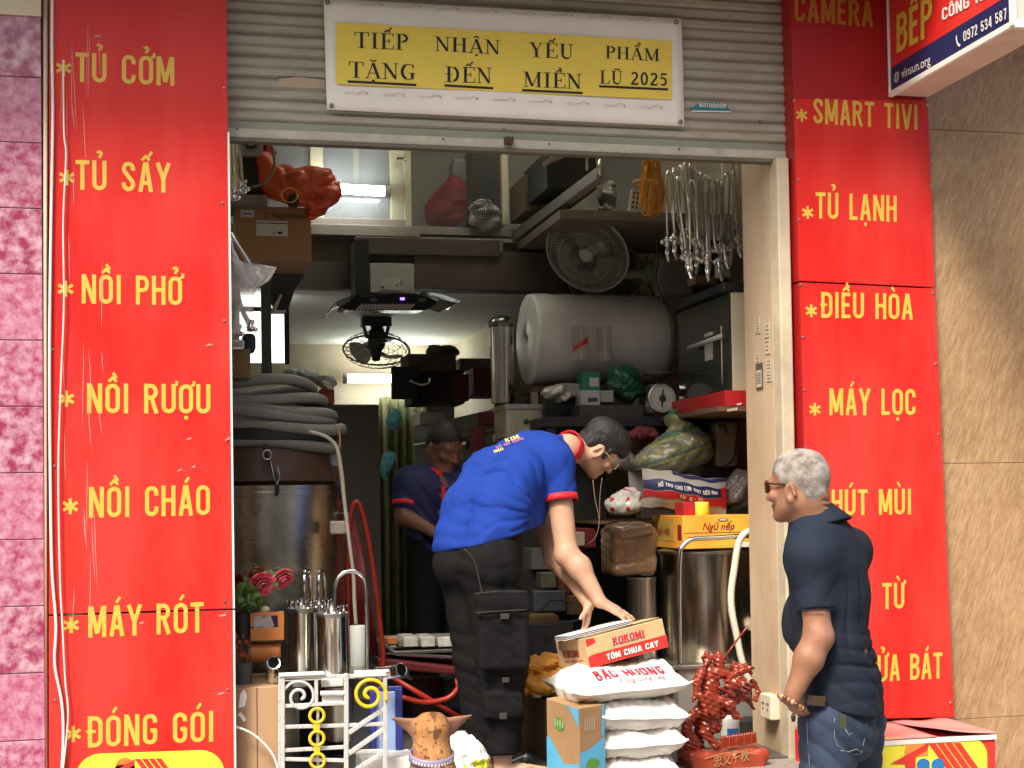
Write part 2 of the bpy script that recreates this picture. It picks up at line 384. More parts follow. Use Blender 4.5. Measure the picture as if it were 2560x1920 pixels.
# ---------------------------------------------------------------- implicit bodies (smooth unions of tapered capsules and ellipsoids)
class SDF:
    def __init__(s, lo, hi, h):
        s.lo = np.array(lo, float); s.h = h
        s.n = np.maximum(4, np.ceil((np.array(hi, float)-s.lo)/h).astype(int)+1)
        s.d = np.full(s.n, 1.0, np.float32)
        s.ax = [s.lo[i]+h*np.arange(s.n[i], dtype=np.float64) for i in range(3)]
    def _sub(s, lo, hi):
        i0 = np.clip(np.floor((np.array(lo)-s.lo)/s.h).astype(int), 0, s.n-1)
        i1 = np.clip(np.ceil((np.array(hi)-s.lo)/s.h).astype(int)+1, 1, s.n)
        if np.any(i1 <= i0): return None, None
        sl = tuple(slice(a, b) for a, b in zip(i0, i1))
        return sl, [s.ax[0][sl[0]][:, None, None], s.ax[1][sl[1]][None, :, None], s.ax[2][sl[2]][None, None, :]]
    def _join(s, sl, d, k):
        o = s.d[sl]
        if k <= 0: s.d[sl] = np.minimum(o, d); return
        hh = np.maximum(k-np.abs(o-d), 0)/k
        s.d[sl] = np.minimum(o, d)-hh*hh*k*.25
    def _cut(s, sl, d, k):
        o = s.d[sl]; e = -d
        hh = np.maximum(k-np.abs(o-e), 0)/max(k, 1e-6)
        s.d[sl] = np.maximum(o, e)+hh*hh*k*.25
    def cap(s, a, b, ra, rb=None, k=.03, cut=False, flat=None, mag=1.0):
        """tapered capsule; flat=(axis vector, factor) squashes its section along that axis"""
        rb = ra if rb is None else rb
        a = np.array(a, float); b = np.array(b, float); r = max(ra, rb)*1.4+k*1.2+2*s.h
        sl, (X, Y, Z) = s._sub(np.minimum(a, b)-r, np.maximum(a, b)+r)
        if sl is None: return s
        ba = b-a; L2 = max(ba.dot(ba), 1e-9)
        px, py, pz = X-a[0], Y-a[1], Z-a[2]
        t = np.clip((px*ba[0]+py*ba[1]+pz*ba[2])/L2, 0, 1)
        qx, qy, qz = px-t*ba[0], py-t*ba[1], pz-t*ba[2]
        if flat is not None:
            n = np.array(flat[0], float); n /= np.linalg.norm(n); f = flat[1]
            w_ = qx*n[0]+qy*n[1]+qz*n[2]
            qq = qx*qx+qy*qy+qz*qz + w_*w_*(1/(f*f)-1)
            d = np.sqrt(np.maximum(qq, 0))
            d = (d-(ra+(rb-ra)*t))*(f if f < 1 else 1)
        else:
            d = np.sqrt(qx*qx+qy*qy+qz*qz)-(ra+(rb-ra)*t)
        (s._cut if cut else s._join)(sl, d.astype(np.float32), k); return s
    def ell(s, c, r, rot=None, k=.03, cut=False):
        c = np.array(c, float); r = np.array(r, float); m = r.max()+k*1.2+2*s.h
        sl, g = s._sub(c-m, c+m)
        if sl is None: return s
        X, Y, Z = g[0]-c[0], g[1]-c[1], g[2]-c[2]
        if rot is not None:
            M = np.array(rot)   # rows: local axes in world
            X, Y, Z = (X*M[0, 0]+Y*M[0, 1]+Z*M[0, 2], X*M[1, 0]+Y*M[1, 1]+Z*M[1, 2], X*M[2, 0]+Y*M[2, 1]+Z*M[2, 2])
        k0 = np.sqrt((X/r[0])**2+(Y/r[1])**2+(Z/r[2])**2); k1 = np.sqrt((X/r[0]**2)**2+(Y/r[1]**2)**2+(Z/r[2]**2)**2)+1e-9
        d = k0*(k0-1)/k1
        (s._cut if cut else s._join)(sl, d.astype(np.float32), k); return s
    def box(s, c, hs, rnd=.01, rot=None, k=.02, cut=False):
        c = np.array(c, float); hs = np.array(hs, float); m = np.linalg.norm(hs)+k*1.2+2*s.h
        sl, g = s._sub(c-m, c+m)
        if sl is None: return s
        X, Y, Z = g[0]-c[0], g[1]-c[1], g[2]-c[2]
        if rot is not None:
            M = np.array(rot)
            X, Y, Z = (X*M[0, 0]+Y*M[0, 1]+Z*M[0, 2], X*M[1, 0]+Y*M[1, 1]+Z*M[1, 2], X*M[2, 0]+Y*M[2, 1]+Z*M[2, 2])
        ax, ay, az = np.abs(X)-hs[0]+rnd, np.abs(Y)-hs[1]+rnd, np.abs(Z)-hs[2]+rnd
        d = np.sqrt(np.maximum(ax, 0)**2+np.maximum(ay, 0)**2+np.maximum(az, 0)**2)+np.minimum(np.maximum(ax, np.maximum(ay, az)), 0)-rnd
        (s._cut if cut else s._join)(sl, d.astype(np.float32), k); return s
    def plane(s, p, n, k=.004):
        """keep the side the normal points away from"""
        n = np.array(n, float); n /= np.linalg.norm(n); p = np.array(p, float)
        X, Y, Z = s.ax[0][:, None, None], s.ax[1][None, :, None], s.ax[2][None, None, :]
        d = ((X-p[0])*n[0]+(Y-p[1])*n[1]+(Z-p[2])*n[2]).astype(np.float32)
        o = s.d; hh = np.maximum(k-np.abs(o-d), 0)/k
        s.d = np.maximum(o, d)+hh*hh*k*.25; return s
    def warp(s, fn):
        X, Y, Z = s.ax[0][:, None, None], s.ax[1][None, :, None], s.ax[2][None, None, :]
        s.d = (s.d+fn(X, Y, Z)).astype(np.float32); return s
    def mesh(s):
        d = s.d; nx, ny, nz = d.shape
        d = d.copy()
        for a in range(3):
            sl = [slice(None)]*3
            for e in (0, -1):
                sl[a] = e; d[tuple(sl)] = np.maximum(d[tuple(sl)], s.h*.5)
        C = [(0, 0, 0), (1, 0, 0), (0, 1, 0), (1, 1, 0), (0, 0, 1), (1, 0, 1), (0, 1, 1), (1, 1, 1)]
        cv = [d[c[0]:nx-1+c[0], c[1]:ny-1+c[1], c[2]:nz-1+c[2]] for c in C]
        neg = sum((c < 0).astype(np.int8) for c in cv)
        ii = np.argwhere((neg > 0) & (neg < 8)); idx = -np.ones((nx-1, ny-1, nz-1), np.int64)
        idx[ii[:, 0], ii[:, 1], ii[:, 2]] = np.arange(len(ii))
        vals = np.stack([c[ii[:, 0], ii[:, 1], ii[:, 2]] for c in cv], 1).astype(float)
        acc = np.zeros((len(ii), 3)); cnt = np.zeros(len(ii))
        for a in range(8):
            for b in range(a+1, 8):
                df = np.abs(np.array(C[a])-np.array(C[b]))
                if df.sum() != 1: continue
                va, vb = vals[:, a], vals[:, b]; mk = (va < 0) != (vb < 0)
                t = np.where(mk, va/np.where(np.abs(va-vb) < 1e-12, 1, va-vb), 0)
                p = np.array(C[a])[None]+t[:, None]*(np.array(C[b])-np.array(C[a]))[None]
                acc += np.where(mk[:, None], p, 0); cnt += mk
        vs = s.lo+s.h*(ii+acc/np.maximum(cnt, 1)[:, None])
        fs = []
        for ax in range(3):
            o1, o2 = [(1, 2), (2, 0), (0, 1)][ax]
            lo = [slice(1, -1)]*3; lo[ax] = slice(0, -1); hi = list(lo); hi[ax] = slice(1, None)
            A, B = d[tuple(lo)], d[tuple(hi)]
            e = np.argwhere((A < 0) != (B < 0))
            if not len(e): continue
            off = np.array([1, 1, 1]); off[ax] = 0
            g = e+off; sg = A[e[:, 0], e[:, 1], e[:, 2]] < 0
            def cell(u, v_):
                q = g.copy(); q[:, o1] -= u; q[:, o2] -= v_; return idx[q[:, 0], q[:, 1], q[:, 2]]
            q = np.stack([cell(1, 1), cell(0, 1), cell(0, 0), cell(1, 0)], 1)
            q[~sg] = q[~sg][:, ::-1]
            fs.append(q)
        f = np.concatenate(fs) if fs else np.zeros((0, 4), int)
        f = f[(f >= 0).all(1)]
        return vs, f
    def build(s, name, mats, parent=None, smooth_it=2, colour=None):
        vs, f = s.mesh()
        b = base_of(parent); vs = vs-np.array(b)
        me = bpy.data.meshes.new(name); me.from_pydata(vs.tolist(), [], f.tolist())
        if not isinstance(mats, (list, tuple)): mats = [mats]
        for q in mats: me.materials.append(q)
        me.polygons.foreach_set('use_smooth', [True]*len(me.polygons)); me.update()
        o = bpy.data.objects.new(name, me); COL.objects.link(o); o.parent = parent
        if smooth_it:
            q = o.modifiers.new('smooth', 'SMOOTH'); q.iterations = smooth_it; q.factor = .5
        if colour is not None:   # which material a face takes, from its centre in world space
            cen = np.array([p.center[:] for p in me.polygons])+np.array(b)
            me.polygons.foreach_set('material_index', colour(cen).astype(np.int32))
        return o
def crumple(X, Y, Z, amp, fr_, seed=0):
    """ridged creases of crushed plastic or cloth"""
    rr = np.random.RandomState(seed); out = 0
    for o in range(4):
        d = rr.normal(size=3); d /= np.linalg.norm(d); e = rr.normal(size=3); e /= np.linalg.norm(e); f = fr_*1.6**o
        p = X*d[0]+Y*d[1]+Z*d[2]; q = X*e[0]+Y*e[1]+Z*e[2]
        out = out+amp*.62**o*(1-2*np.abs(np.sin(f*p+1.6*np.sin(f*.7*q+o)+rr.uniform(0, 6))))
    return out
def bounds(pts, m):
    a = np.array([tuple(p) for p in pts]); return a.min(0)-m, a.max(0)+m
# ================================================================ materials of the place
NF = V((0, -1, 0))
M = dict(
 red=mat('red_sign_board', (.57, .016, .013), rough=.42, vscale=1.6, col2=(.64, .042, .032), stretch=(1.6, 1, .5), coat=.06, spec=.3),
 red2=mat('red_sign_return', (.36, .01, .012), rough=.35, var=.1, vscale=3),
 gold=mat('yellow_vinyl', (.66, .43, .06), rough=.45, var=.08, vscale=30),
 edge=mat('white_trim', (.75, .73, .68), rough=.5, var=.08),
 slat=mat('shutter_steel', (.34, .31, .24), rough=.42, vscale=3.0, col2=(.41, .39, .315), stretch=(1.2, 1, 6), bump=.08, bscale=9),
 slat2=mat('shutter_bar', (.55, .53, .43), rough=.45, var=.12, vscale=5),
 white=mat('white_plastic', (.72, .71, .68), rough=.45, var=.05),
 banner=mat('banner_cloth', (.88, .84, .77), rough=.55, var=.05, vscale=4, bump=.12, bscale=3),
 byel=mat('banner_yellow', (.88, .68, .10), rough=.55, var=.06, vscale=3),
 ink=mat('black_ink', (.014, .011, .013), rough=.5, var=.1),
 tileA=mat('pink_marble_tile', (.33, .05, .12), rough=.2, vscale=26, col2=(.60, .36, .44), c2pos=(.36, .72), coat=.5),
 cream=mat('cream_plaster', (.70, .62, .45), rough=.7, var=.08, vscale=4, bump=.1, bscale=25),
 jamb=mat('aged_cream_paint', (.46, .33, .21), rough=.6, vscale=3.2, col2=(.57, .43, .295), stretch=(1, 1, .35), bump=.12, bscale=30),
 blk=mat('black_plastic', (.014, .014, .015), rough=.4, var=.2),
 dark=mat('dark_metal', (.03, .03, .03), rough=.45, var=.2),
 steel=mat('polished_steel', (.62, .60, .56), rough=.16, metal=1, var=.06, vscale=5),
 steel2=mat('brushed_steel', (.50, .48, .43), rough=.3, metal=1, var=.1, vscale=4, stretch=(1, 1, .15)),
 chrome=mat('chrome', (.72, .71, .69), rough=.1, metal=1, var=.04),
 blue=mat('navy_band', (.018, .022, .085), rough=.4, var=.1),
 card=mat('cardboard', (.35, .21, .10), rough=.8, var=.14, vscale=5, bump=.08, bscale=60),
 grout=mat('grout', (.42, .3, .3), rough=.8),
)
def marble():
    """tan stone with slanting streaks, in slabs"""
    m = bpy.data.materials.new('tan_streaked_stone'); m.use_nodes = True; t = m.node_tree; N = t.nodes; L = t.links
    b = N['Principled BSDF']; b.inputs['Roughness'].default_value = .33
    tc = N.new('ShaderNodeTexCoord')
    ro = N.new('ShaderNodeMapping'); ro.inputs['Rotation'].default_value = (0, R(-22), 0)
    L.new(tc.outputs['Object'], ro.inputs[0])
    mp = N.new('ShaderNodeMapping'); mp.inputs['Scale'].default_value = (9, 9, 1.7)
    n1 = N.new('ShaderNodeTexNoise'); n1.inputs['Scale'].default_value = 5.5; n1.inputs['Detail'].default_value = 12; n1.inputs['Roughness'].default_value = .74; n1.inputs['Distortion'].default_value = .8
    L.new(ro.outputs[0], mp.inputs[0]); L.new(mp.outputs[0], n1.inputs['Vector'])
    n2 = N.new('ShaderNodeTexNoise'); n2.inputs['Scale'].default_value = 2.2; n2.inputs['Detail'].default_value = 8; n2.inputs['Distortion'].default_value = 1.6
    L.new(tc.outputs['Object'], n2.inputs['Vector'])
    n3 = N.new('ShaderNodeTexNoise'); n3.inputs['Scale'].default_value = 130; n3.inputs['Detail'].default_value = 8; n3.inputs['Roughness'].default_value = .7
    m3 = N.new('ShaderNodeMapping'); m3.inputs['Scale'].default_value = (1, 1, .16); L.new(ro.outputs[0], m3.inputs[0]); L.new(m3.outputs[0], n3.inputs['Vector'])
    r1 = N.new('ShaderNodeValToRGB'); e = r1.color_ramp.elements
    e[0].position = .36; e[0].color = (.30, .175, .085, 1); e[1].position = .62; e[1].color = (.52, .355, .20, 1)
    q = e.new(.49); q.color = (.41, .25, .125, 1)
    L.new(n1.outputs['Fac'], r1.inputs[0])
    r2 = N.new('ShaderNodeValToRGB'); e = r2.color_ramp.elements
    e[0].position = .36; e[0].color = (.36, .225, .12, 1); e[1].position = .62; e[1].color = (.49, .33, .185, 1)
    L.new(n2.outputs['Fac'], r2.inputs[0])
    r3 = N.new('ShaderNodeValToRGB'); e = r3.color_ramp.elements
    e[0].position = .40; e[0].color = (.66, .62, .58, 1); e[1].position = .58; e[1].color = (1, 1, 1, 1); L.new(n3.outputs['Fac'], r3.inputs[0])
    mx = N.new('ShaderNodeMix'); mx.data_type = 'RGBA'; mx.inputs[0].default_value = .45
    L.new(r1.outputs[0], mx.inputs[6]); L.new(r2.outputs[0], mx.inputs[7])
    mu = N.new('ShaderNodeMix'); mu.data_type = 'RGBA'; mu.blend_type = 'MULTIPLY'; mu.inputs[0].default_value = .75
    L.new(mx.outputs[2], mu.inputs[6]); L.new(r3.outputs[0], mu.inputs[7]); L.new(mu.outputs[2], b.inputs['Base Color'])
    bp = N.new('ShaderNodeBump'); bp.inputs['Strength'].default_value = .08; L.new(n1.outputs['Fac'], bp.inputs['Height']); L.new(bp.outputs[0], b.inputs['Normal'])
    return m
M['stone'] = marble()
def screwhead(mb, p, n=NF, r=.006):
    p = V(p); mb.lathe([(0, .004), (r*.7, .0036), (r, .001), (r, -.002)], p, V((0, 0, 1)).rotation_difference(n).to_matrix(), n=10)
# ================================================================ ground
g = MB(); g.box((2, -10, -.16), (80, 30, .1)); tag(g.build('road', mat('pale_concrete_road', (.15, .142, .13), rough=.9, var=.15, vscale=9, bump=.3)), kind='structure')
g = MB(); g.box((2, -1.0, .0), (60, 3.0, .06)); tag(g.build('pavement', mat('paving', (.30, .275, .24), rough=.8, var=.15, vscale=4, bump=.1), bevel=.01), kind='structure')
g = MB(); g.box((1.6, 3.35, .2), (3.4, 6.7, .46)); tag(g.build('shop_floor', mat('floor_tile', (.09, .08, .07), rough=.35, var=.15, vscale=3)), kind='structure')
# ================================================================ shop building: everything that is wall, beam or slab of it
ZM = 3.0                                     # mezzanine floor level
bld = thing('shop_building', 'narrow street shop with cream walls, an open front and a glazed loft inside', 'shop', (1.6, 2.4, 0))
def bx(mb, x0, x1, y0, y1, z0, z1, mi=0):
    mb.box(((x0+x1)/2, (y0+y1)/2, (z0+z1)/2), (abs(x1-x0), abs(y1-y0), abs(z1-z0)), mi=mi)
M['wall_in'] = mat('interior_plaster', (.60, .50, .37), rough=.75, vscale=2, col2=(.68, .60, .47), bump=.05)
b = MB(); bx(b, -.4, 3.3, 4.8, 4.95, 2.26, 2.72); b.build('back_wall', M['wall_in'], bld)
b = MB(); bx(b, 2.0, 3.1, 3.4, 4.8, .35, 2.7); b.build('stair_wall', M['wall_in'], bld)
b = MB(); bx(b, 3.1, 3.25, .42, 4.95, .3, 4.6); b.build('side_wall', M['wall_in'], bld)
b = MB(); bx(b, -.12, .02, .06, 4.95, .3, 4.6); b.build('party_wall', M['wall_in'], bld)
b = MB(); bx(b, -.4, 3.3, 6.6, 6.7, .3, 2.4); b.build('rear_room_wall', mat('rear_wall', (.12, .10, .08), rough=.8), bld)
b = MB(); bx(b, .02, 3.1, 2.13, 6.6, 2.7, 2.78); b.build('low_ceiling', mat('ceiling_paint', (.84, .85, .78), rough=.7, var=.05), bld)
b = MB(); bx(b, .02, 3.1, 2.06, 2.13, 2.70, ZM-.02); b.build('loft_beam', mat('dark_brown_board', (.10, .088, .072), rough=.6, var=.25, vscale=4), bld)
b = MB(); bx(b, .02, 3.1, 2.08, 6.0, 4.5, 4.6); bx(b, .02, 3.1, .06, 2.08, 4.55, 4.65); b.build('high_ceiling', M['wall_in'], bld)
b = MB(); bx(b, .02, 3.1, 3.6, 3.7, ZM, 4.5); b.build('loft_wall', mat('loft_paint', (.33, .33, .32), rough=.7), bld)
# side gallery shelf
ge = W(1290, 588, 2.06).x
b = MB(); bx(b, ge, 3.1, 1.1, 2.055, 2.93, 2.975); b.build('side_gallery', mat('gallery_board', (.17, .135, .11), rough=.6, var=.2, vscale=5), bld)
b = MB(); bx(b, W(1592, 700, 1.95).x, W(1712, 700, 1.95).x, 1.95, 2.05, .43, 2.92); b.build('inner_pillar', M['wall_in'], bld)
# right door pillar
jx = W(1953, 700, -.02).x
b = MB(); bx(b, jx, 3.2, .075, .41, .3, 4.6); b.build('door_pillar', M['jamb'], bld, bevel=.012)
b = MB(); bx(b, jx-.006, jx+.05, -.015, .07, .3, W(1953, 396, 0).z); b.build('shutter_rail', mat('dull_rail', (.50, .43, .31), rough=.5, var=.2, vscale=5), bld, bevel=.006)
lx = W(568, 700, -.02).x
b = MB(); bx(b, -.5, lx-.1, .075, .41, .3, 4.6); b.build('left_pillar', M['jamb'], bld, bevel=.012)
b = MB(); bx(b, -.5, 3.3, .21, .42, 3.92, 4.7); b.build('front_lintel', M['cream'], bld)
# threshold step
b = MB(); bx(b, .0, 2.75, -.52, .0, .03, .425); tag(b.build('step', mat('granite_step', (.25, .22, .2), rough=.5, vscale=30, var=.3), bevel=.01), 'stone step running along the open shop front', 'step')
# canopy above the shop front (its underside shades the upper signs)
cn = thing('awning', 'flat projecting canopy above the shop front shading the signs', 'awning', (1.5, 0, 3.85))
b = MB(); bx(b, -4.5, 6.5, -.62, .2, 3.86, 3.9); b.build('roof', mat('awning_sheet', (.35, .33, .3), rough=.6), cn)
b = MB(); bx(b, -4.5, 6.5, -.645, -.62, 3.80, 3.94); b.build('fascia', mat('awning_fascia', (.3, .06, .05), rough=.5), cn)
# houses across the street, seen only as reflections in the steel and the glossy boards
for i, (x, w_, h_, c_, lab) in enumerate(((-13.5, 5, 8.2, (.42, .36, .25), 'ochre town house across the street, leftmost of five'), (-8.2, 4.8, 6.4, (.30, .33, .30), 'grey green town house across the street'), (-2.8, 5.2, 7.6, (.50, .45, .38), 'cream town house straight across the street'), (2.9, 5, 6.8, (.36, .22, .16), 'brick red town house across the street'), (8.6, 5.6, 8.6, (.40, .40, .38), 'pale grey town house across the street, rightmost of five'))):
    t = thing('town_house', lab, 'house', (x, -15.5, -.1), 'town houses across the street'); wm = mat('house_wall_%s' % 'abcde'[i], c_, rough=.8, vscale=1.5)
    b = MB(); bx(b, x-w_/2, x+w_/2, -20, -15.5, -.1, h_); b.build('wall', wm, t)
    for zf in (3.3, 5.6):
        for dx in (-w_*.22, w_*.22):
            if zf+1.6 < h_: b = MB(); bx(b, x+dx-.55, x+dx+.55, -15.52, -15.44, zf, zf+1.4); b.build('window', M['blk'], t)
    b = MB(); bx(b, x-w_*.4, x+w_*.4, -15.52, -15.42, 0, 2.6); b.build('door', M['dark'], t)
# ================================================================ roller shutter
sh = thing('roller_shutter', 'half-raised grey ribbed roller shutter over the shop opening', 'shutter', (1.4, .05, 2.8))
YS = .05
zb = (W(568, 325, YS).z+W(1955, 375, YS).z)/2
x0, x1 = W(566, 340, YS).x-.06, W(1962, 380, YS).x+.06
prof = []; zz = zb+.03; ph = .0885
for i in range(12):
    for y, z in ((.0, .0), (-.004, .003), (-.015, .012), (-.017, .032), (-.010, .039), (-.006, .043), (-.010, .047), (-.017, .054), (-.017, .074), (-.006, .084)):
        prof.append((YS+y, zz+i*ph+z))
b = MB()
vs = []; fs = []
for y, z in prof: vs += [(x0, y, z), (x1, y, z)]
for i in range(len(prof)-1): fs.append((2*i, 2*i+1, 2*i+3, 2*i+2))
b.add(vs, fs); b.build('slats', M['slat'], sh)
b = MB(); bx(b, x0, x1, YS-.012, YS+.02, zb-.038, zb+.0); bx(b, x0, x1, YS-.02, YS+.03, zb-.055, zb-.038, mi=1); b.build('bottom_bar', [mat('shutter_bar2', (.46, .44, .35), rough=.45, var=.2, vscale=9), mat('bar_lip', (.14, .12, .09), rough=.6, var=.2)], sh, bevel=.003)
b = MB(); bx(b, x0, x1, YS-.008, YS+.01, zb+.0, zb+.03); b.build('bottom_slat', mat('shutter_green_grey', (.25, .27, .2), rough=.45, var=.1), sh)
p = W(1272, 352, YS-.03); b = MB(); b.box(p, (.036, .03, .03)); b.box(p+V((0, -.016, 0)), (.014, .008, .016)); b.build('lock', mat('rusty_lock', (.09, .05, .025), rough=.7, var=.4, vscale=40), sh, bevel=.003)
b = MB()
for px, py in ((593, 323), (1108, 348), (1373, 360), (1698, 373), (1260, 322), (1900, 306)):
    screwhead(b, W(px, py, YS-.013), r=.004)
b.build('rivet', M['dark'], sh)
# maker's sticker
st = MB(); a = [W(1728+97*u, 276-22*math.sin(math.pi*min(1, max(0, u)))**.45-2*u+4*u, YS-.019) for u in [i/16 for i in range(17)]]
st.prism([W(1728, 279, YS-.019), W(1826, 281, YS-.019)]+a[::-1], (0, .003, 0)); so_ = st.build('maker_sticker', mat('teal_sticker', (.02, .20, .24), rough=.35), sh)
st = MB(); paintpx(st, 'AUTODOOR', (1747, 268), (1815, 271), (1747, 257), lambda x, y: W(x, y, YS-.019), NF)
st.ribbon([(0, 0), (1, 0)], .06, W(1728, 278, YS-.019), W(1826, 280, YS-.019)-W(1728, 278, YS-.019), V((0, 0, .1)), NF, .0025)
st.build('lettering', M['edge'], so_)
b = MB(); b.prism([W(692, 217, YS-.019), W(812, 221, YS-.019), W(812, 199, YS-.019), W(740, 192, YS-.019), W(697, 197, YS-.019)], (0, .002, 0)); b.build('old_tape', mat('old_tape', (.42, .34, .24), rough=.6), sh)
# ================================================================ banner
YB = .012
bn = thing('banner', 'white banner with black serif capitals on a yellow band, hung on the shutter', 'banner', W(1260, 160, YB))
Wb = lambda x, y: W(x, y, YB)
tlb, trb, brb, blb = Wb(809, -4), Wb(1703, 47), Wb(1711, 316), Wb(817, 274)
def bil(a, b_, c, d, u, v): return a*(1-u)*(1-v)+b_*u*(1-v)+c*u*v+d*(1-u)*v
b = MB(); b.sheet(lambda u, v: bil(blb, brb, trb, tlb, u, v)+V((0, .004*math.sin(u*9+v*3)*math.sin(v*3.1), 0)), 40, 14)
b.build('cloth', M['banner'], bn, smooth=True, solid=.003)
b = MB(); yl = [Wb(840, 211), Wb(1678, 250), Wb(1679, 104), Wb(840, 57)]
b.prism([p+V((0, -.0075, 0)) for p in yl], (0, .002, 0)); yb_ = b.build('yellow_band', M['byel'], bn)
b = MB()
for tx, bl, br, tl in (('TIẾP', (884, 121), (1019, 127), (884, 81)), ('NHẬN', (1086, 128), (1248, 138), (1086, 92)), ('YẾU', (1321, 144), (1432, 149), (1321, 107)), ('PHẨM', (1511, 147), (1647, 155), (1511, 116)),
                       ('TẶNG', (870, 195), (1038, 202), (870, 155)), ('ĐẾN', (1112, 206), (1227, 210), (1112, 167)), ('MIỀN', (1307, 218), (1451, 224), (1307, 180)), ('LŨ 2025', (1497, 210), (1667, 217), (1497, 177))):
    b = MB(); paintpx(b, tx, bl, br, tl, Wb, NF, serif=True, lift=.0085); b.build('lettering', M['ink'], bn)
for x0_, y0_, x1_, y1_ in ((868, 205, 1040, 214), (1110, 215, 1232, 222), (1304, 227, 1455, 234), (1496, 217, 1668, 225)):
    o = Wb(x0_, y0_); b = MB(); b.ribbon([(0, 0), (1, 0)], .0095, o, Wb(x1_, y1_)-o, V((0, 0, 1)), NF, .0092); b.build('underline', M['ink'], bn)
b = MB()
for px, py in ((818, 6), (1689, 56), (1700, 306), (828, 265)):
    b.lathe([(.004, 0), (.006, .003), (.011, .002), (.011, 0)], Wb(px, py)+V((0, -.006, 0)), Matrix.Rotation(R(90), 3, 'X'), n=14)
b.build('eyelet', mat('eyelet', (.3, .28, .25), rough=.4, metal=1), bn)
b = MB()   # faint maker's scrawl printed along the margins
for i in range(9):
    for (xa, ya, sl) in ((900+i*95, 12+i*5.2, .057), (862+i*92, 232+i*4.4, .05)):
        if ya < 20 and xa < 880: continue
        pts = [(k/12, .3*math.sin(k*1.9+i)*(.4+.6*(k % 3)/2)) for k in range(8)]+[(.75, .8), (.95, .3), (.93, -.3)]
        o = Wb(xa, ya); b.ribbon(pts, .09, o, Wb(xa+58, ya+58*sl)-o, V((0, 0, .012)), NF, .0072)
b.build('faint_print', mat('faint_print', (.53, .47, .40), rough=.6), bn)
# ================================================================ left sign board
YL = -.06
Wl = lambda x, y: W(x, y, YL)
sg = thing('sign_board', 'tall red sign board with yellow capitals from TỦ CỞM down to ĐÓNG GÓI', 'sign', W(350, 1000, YL))
def panel(nm, pts, mats, parent, Wf=Wl, th=.022):
    q = MB(); q.prism([Wf(*p) for p in pts], (0, th, 0)); return q.build(nm, mats, parent, bevel=.0015)
panel('upper_panel', [(122, 1536), (581, 1521), (566, -60), (124, -60)], M['red'], sg)
panel('lower_panel', [(122, 1990), (586, 1975), (581, 1525.5), (122, 1541)], M['red'], sg)
q = MB()
for a, c in (((567.5, 330), (581, 1521)), ((581, 1526), (585, 1960))):
    q.prism([Wl(a[0]+1, a[1]), Wl(c[0]+1, c[1]), Wl(c[0]+6, c[1]), Wl(a[0]+6, a[1])][::1], (0, .05, 0))
q.build('edge_trim', M['edge'], sg)
lt = MB()
for tx, bl, br, tl in (('TỦ CỞM', (188, 204), (438, 215.5), (188, 130.5)), ('TỦ SẤY', (189, 474.5), (428, 482), (189, 399.3)), ('NỒI PHỞ', (203.7, 758.8), (457, 763.5), (203.7, 685.5)),
                       ('NỒI RƯỢU', (217, 1032.8), (528, 1034.3), (217, 958)), ('NỒI CHÁO', (222, 1294.7), (527, 1287.7), (222, 1217.5)), ('ĐÓNG GÓI', (219, 1869.5), (537, 1853.7), (219, 1791))):
    lt = MB(); paintpx(lt, tx, bl, br, tl, Wl, NF, bold=.9, lift=.0007); lt.build('lettering', M['gold'], sg)
lt = MB(); paintpx(lt, 'MÁY RÓT', (220, 1594), (511, 1581), (220, 1516), Wl, NF, lift=.0009, bold=.9); lt.build('lettering', M['gold'], sg)
for x, y in ((159, 170), (167, 444), (164, 722), (166, 997), (175.5, 1265.8), (178, 1563), (183, 1835)):
    o = Wl(x, y); s_ = .075; lt = MB()
    for k in range(3):
        a = R(90+60*k); d = V((math.cos(a), 0, math.sin(a)))
        lt.ribbon([(-.5, 0), (.5, 0)], .2, o, d*s_*.8, V((-d.z, 0, d.x))*s_*.8, NF, .0007+k*4e-5)
    lt.build('star', M['gold'], sg)
q = MB()
for x, y in ((556, 507), (561, 802), (567, 1101), (562, 1503), (566, 1533), (570, 1724), (133, 387), (132, 874), (136, 1165), (138, 1750), (560, 220), (134, 120)):
    screwhead(q, Wl(x, y)+V((0, -.001, 0)), r=.0055)
q.build('screw', mat('dull_screw', (.45, .42, .38), rough=.4, metal=1), sg)
q = MB()   # rub marks and chipped paint
rr = random.Random(3)
for i in range(26):
    x = rr.choice((158, 165, 185, 205, 225, 240, 255))+rr.uniform(-8, 8); y = rr.uniform(60, 1480); l = rr.uniform(40, 170)
    o = Wl(x, y); q.ribbon([(0, 0), (.25, .3), (.6, -.2), (1, .2)], .5, o, Wl(x+rr.uniform(-4, 9), y+l)-o, V((.0035, 0, 0)), NF, .0012+i*2e-5)
for x, y, l in ((517, 865, 12), (545, 1737, 14), (236, 93, 14), (468, 1100, 9), (445, 1178, 9), (480, 1170, 7), (566, 1100, 10), (550, 1541, 18), (350, 1560, 9)):
    o = Wl(x, y); q.ribbon([(0, 0), (.5, .5), (1, 0)], .9, o, V((l*.0016, 0, .004)), V((0, 0, .007)), NF, .0018)
q.build('scratches', mat('scratch', (.66, .22, .19), rough=.5), sg)
def rrect(x0, y0, x1, y1, r, dy=0.0, n=6):
    """rounded rectangle in pixels, counter-clockwise from bottom left; dy = rise of the right end"""
    out = []
    for cx, cy, a in ((x0+r, y1-r, 180), (x1-r, y1-r, 90), (x1-r, y0+r, 0), (x0+r, y0+r, -90)):
        for i in range(n+1):
            t = R(a-90*i/n); out.append((cx+r*math.cos(t), cy+r*math.sin(t)))
    return [(x, y-dy*(x-x0)/(x1-x0)) for x, y in out][::1]
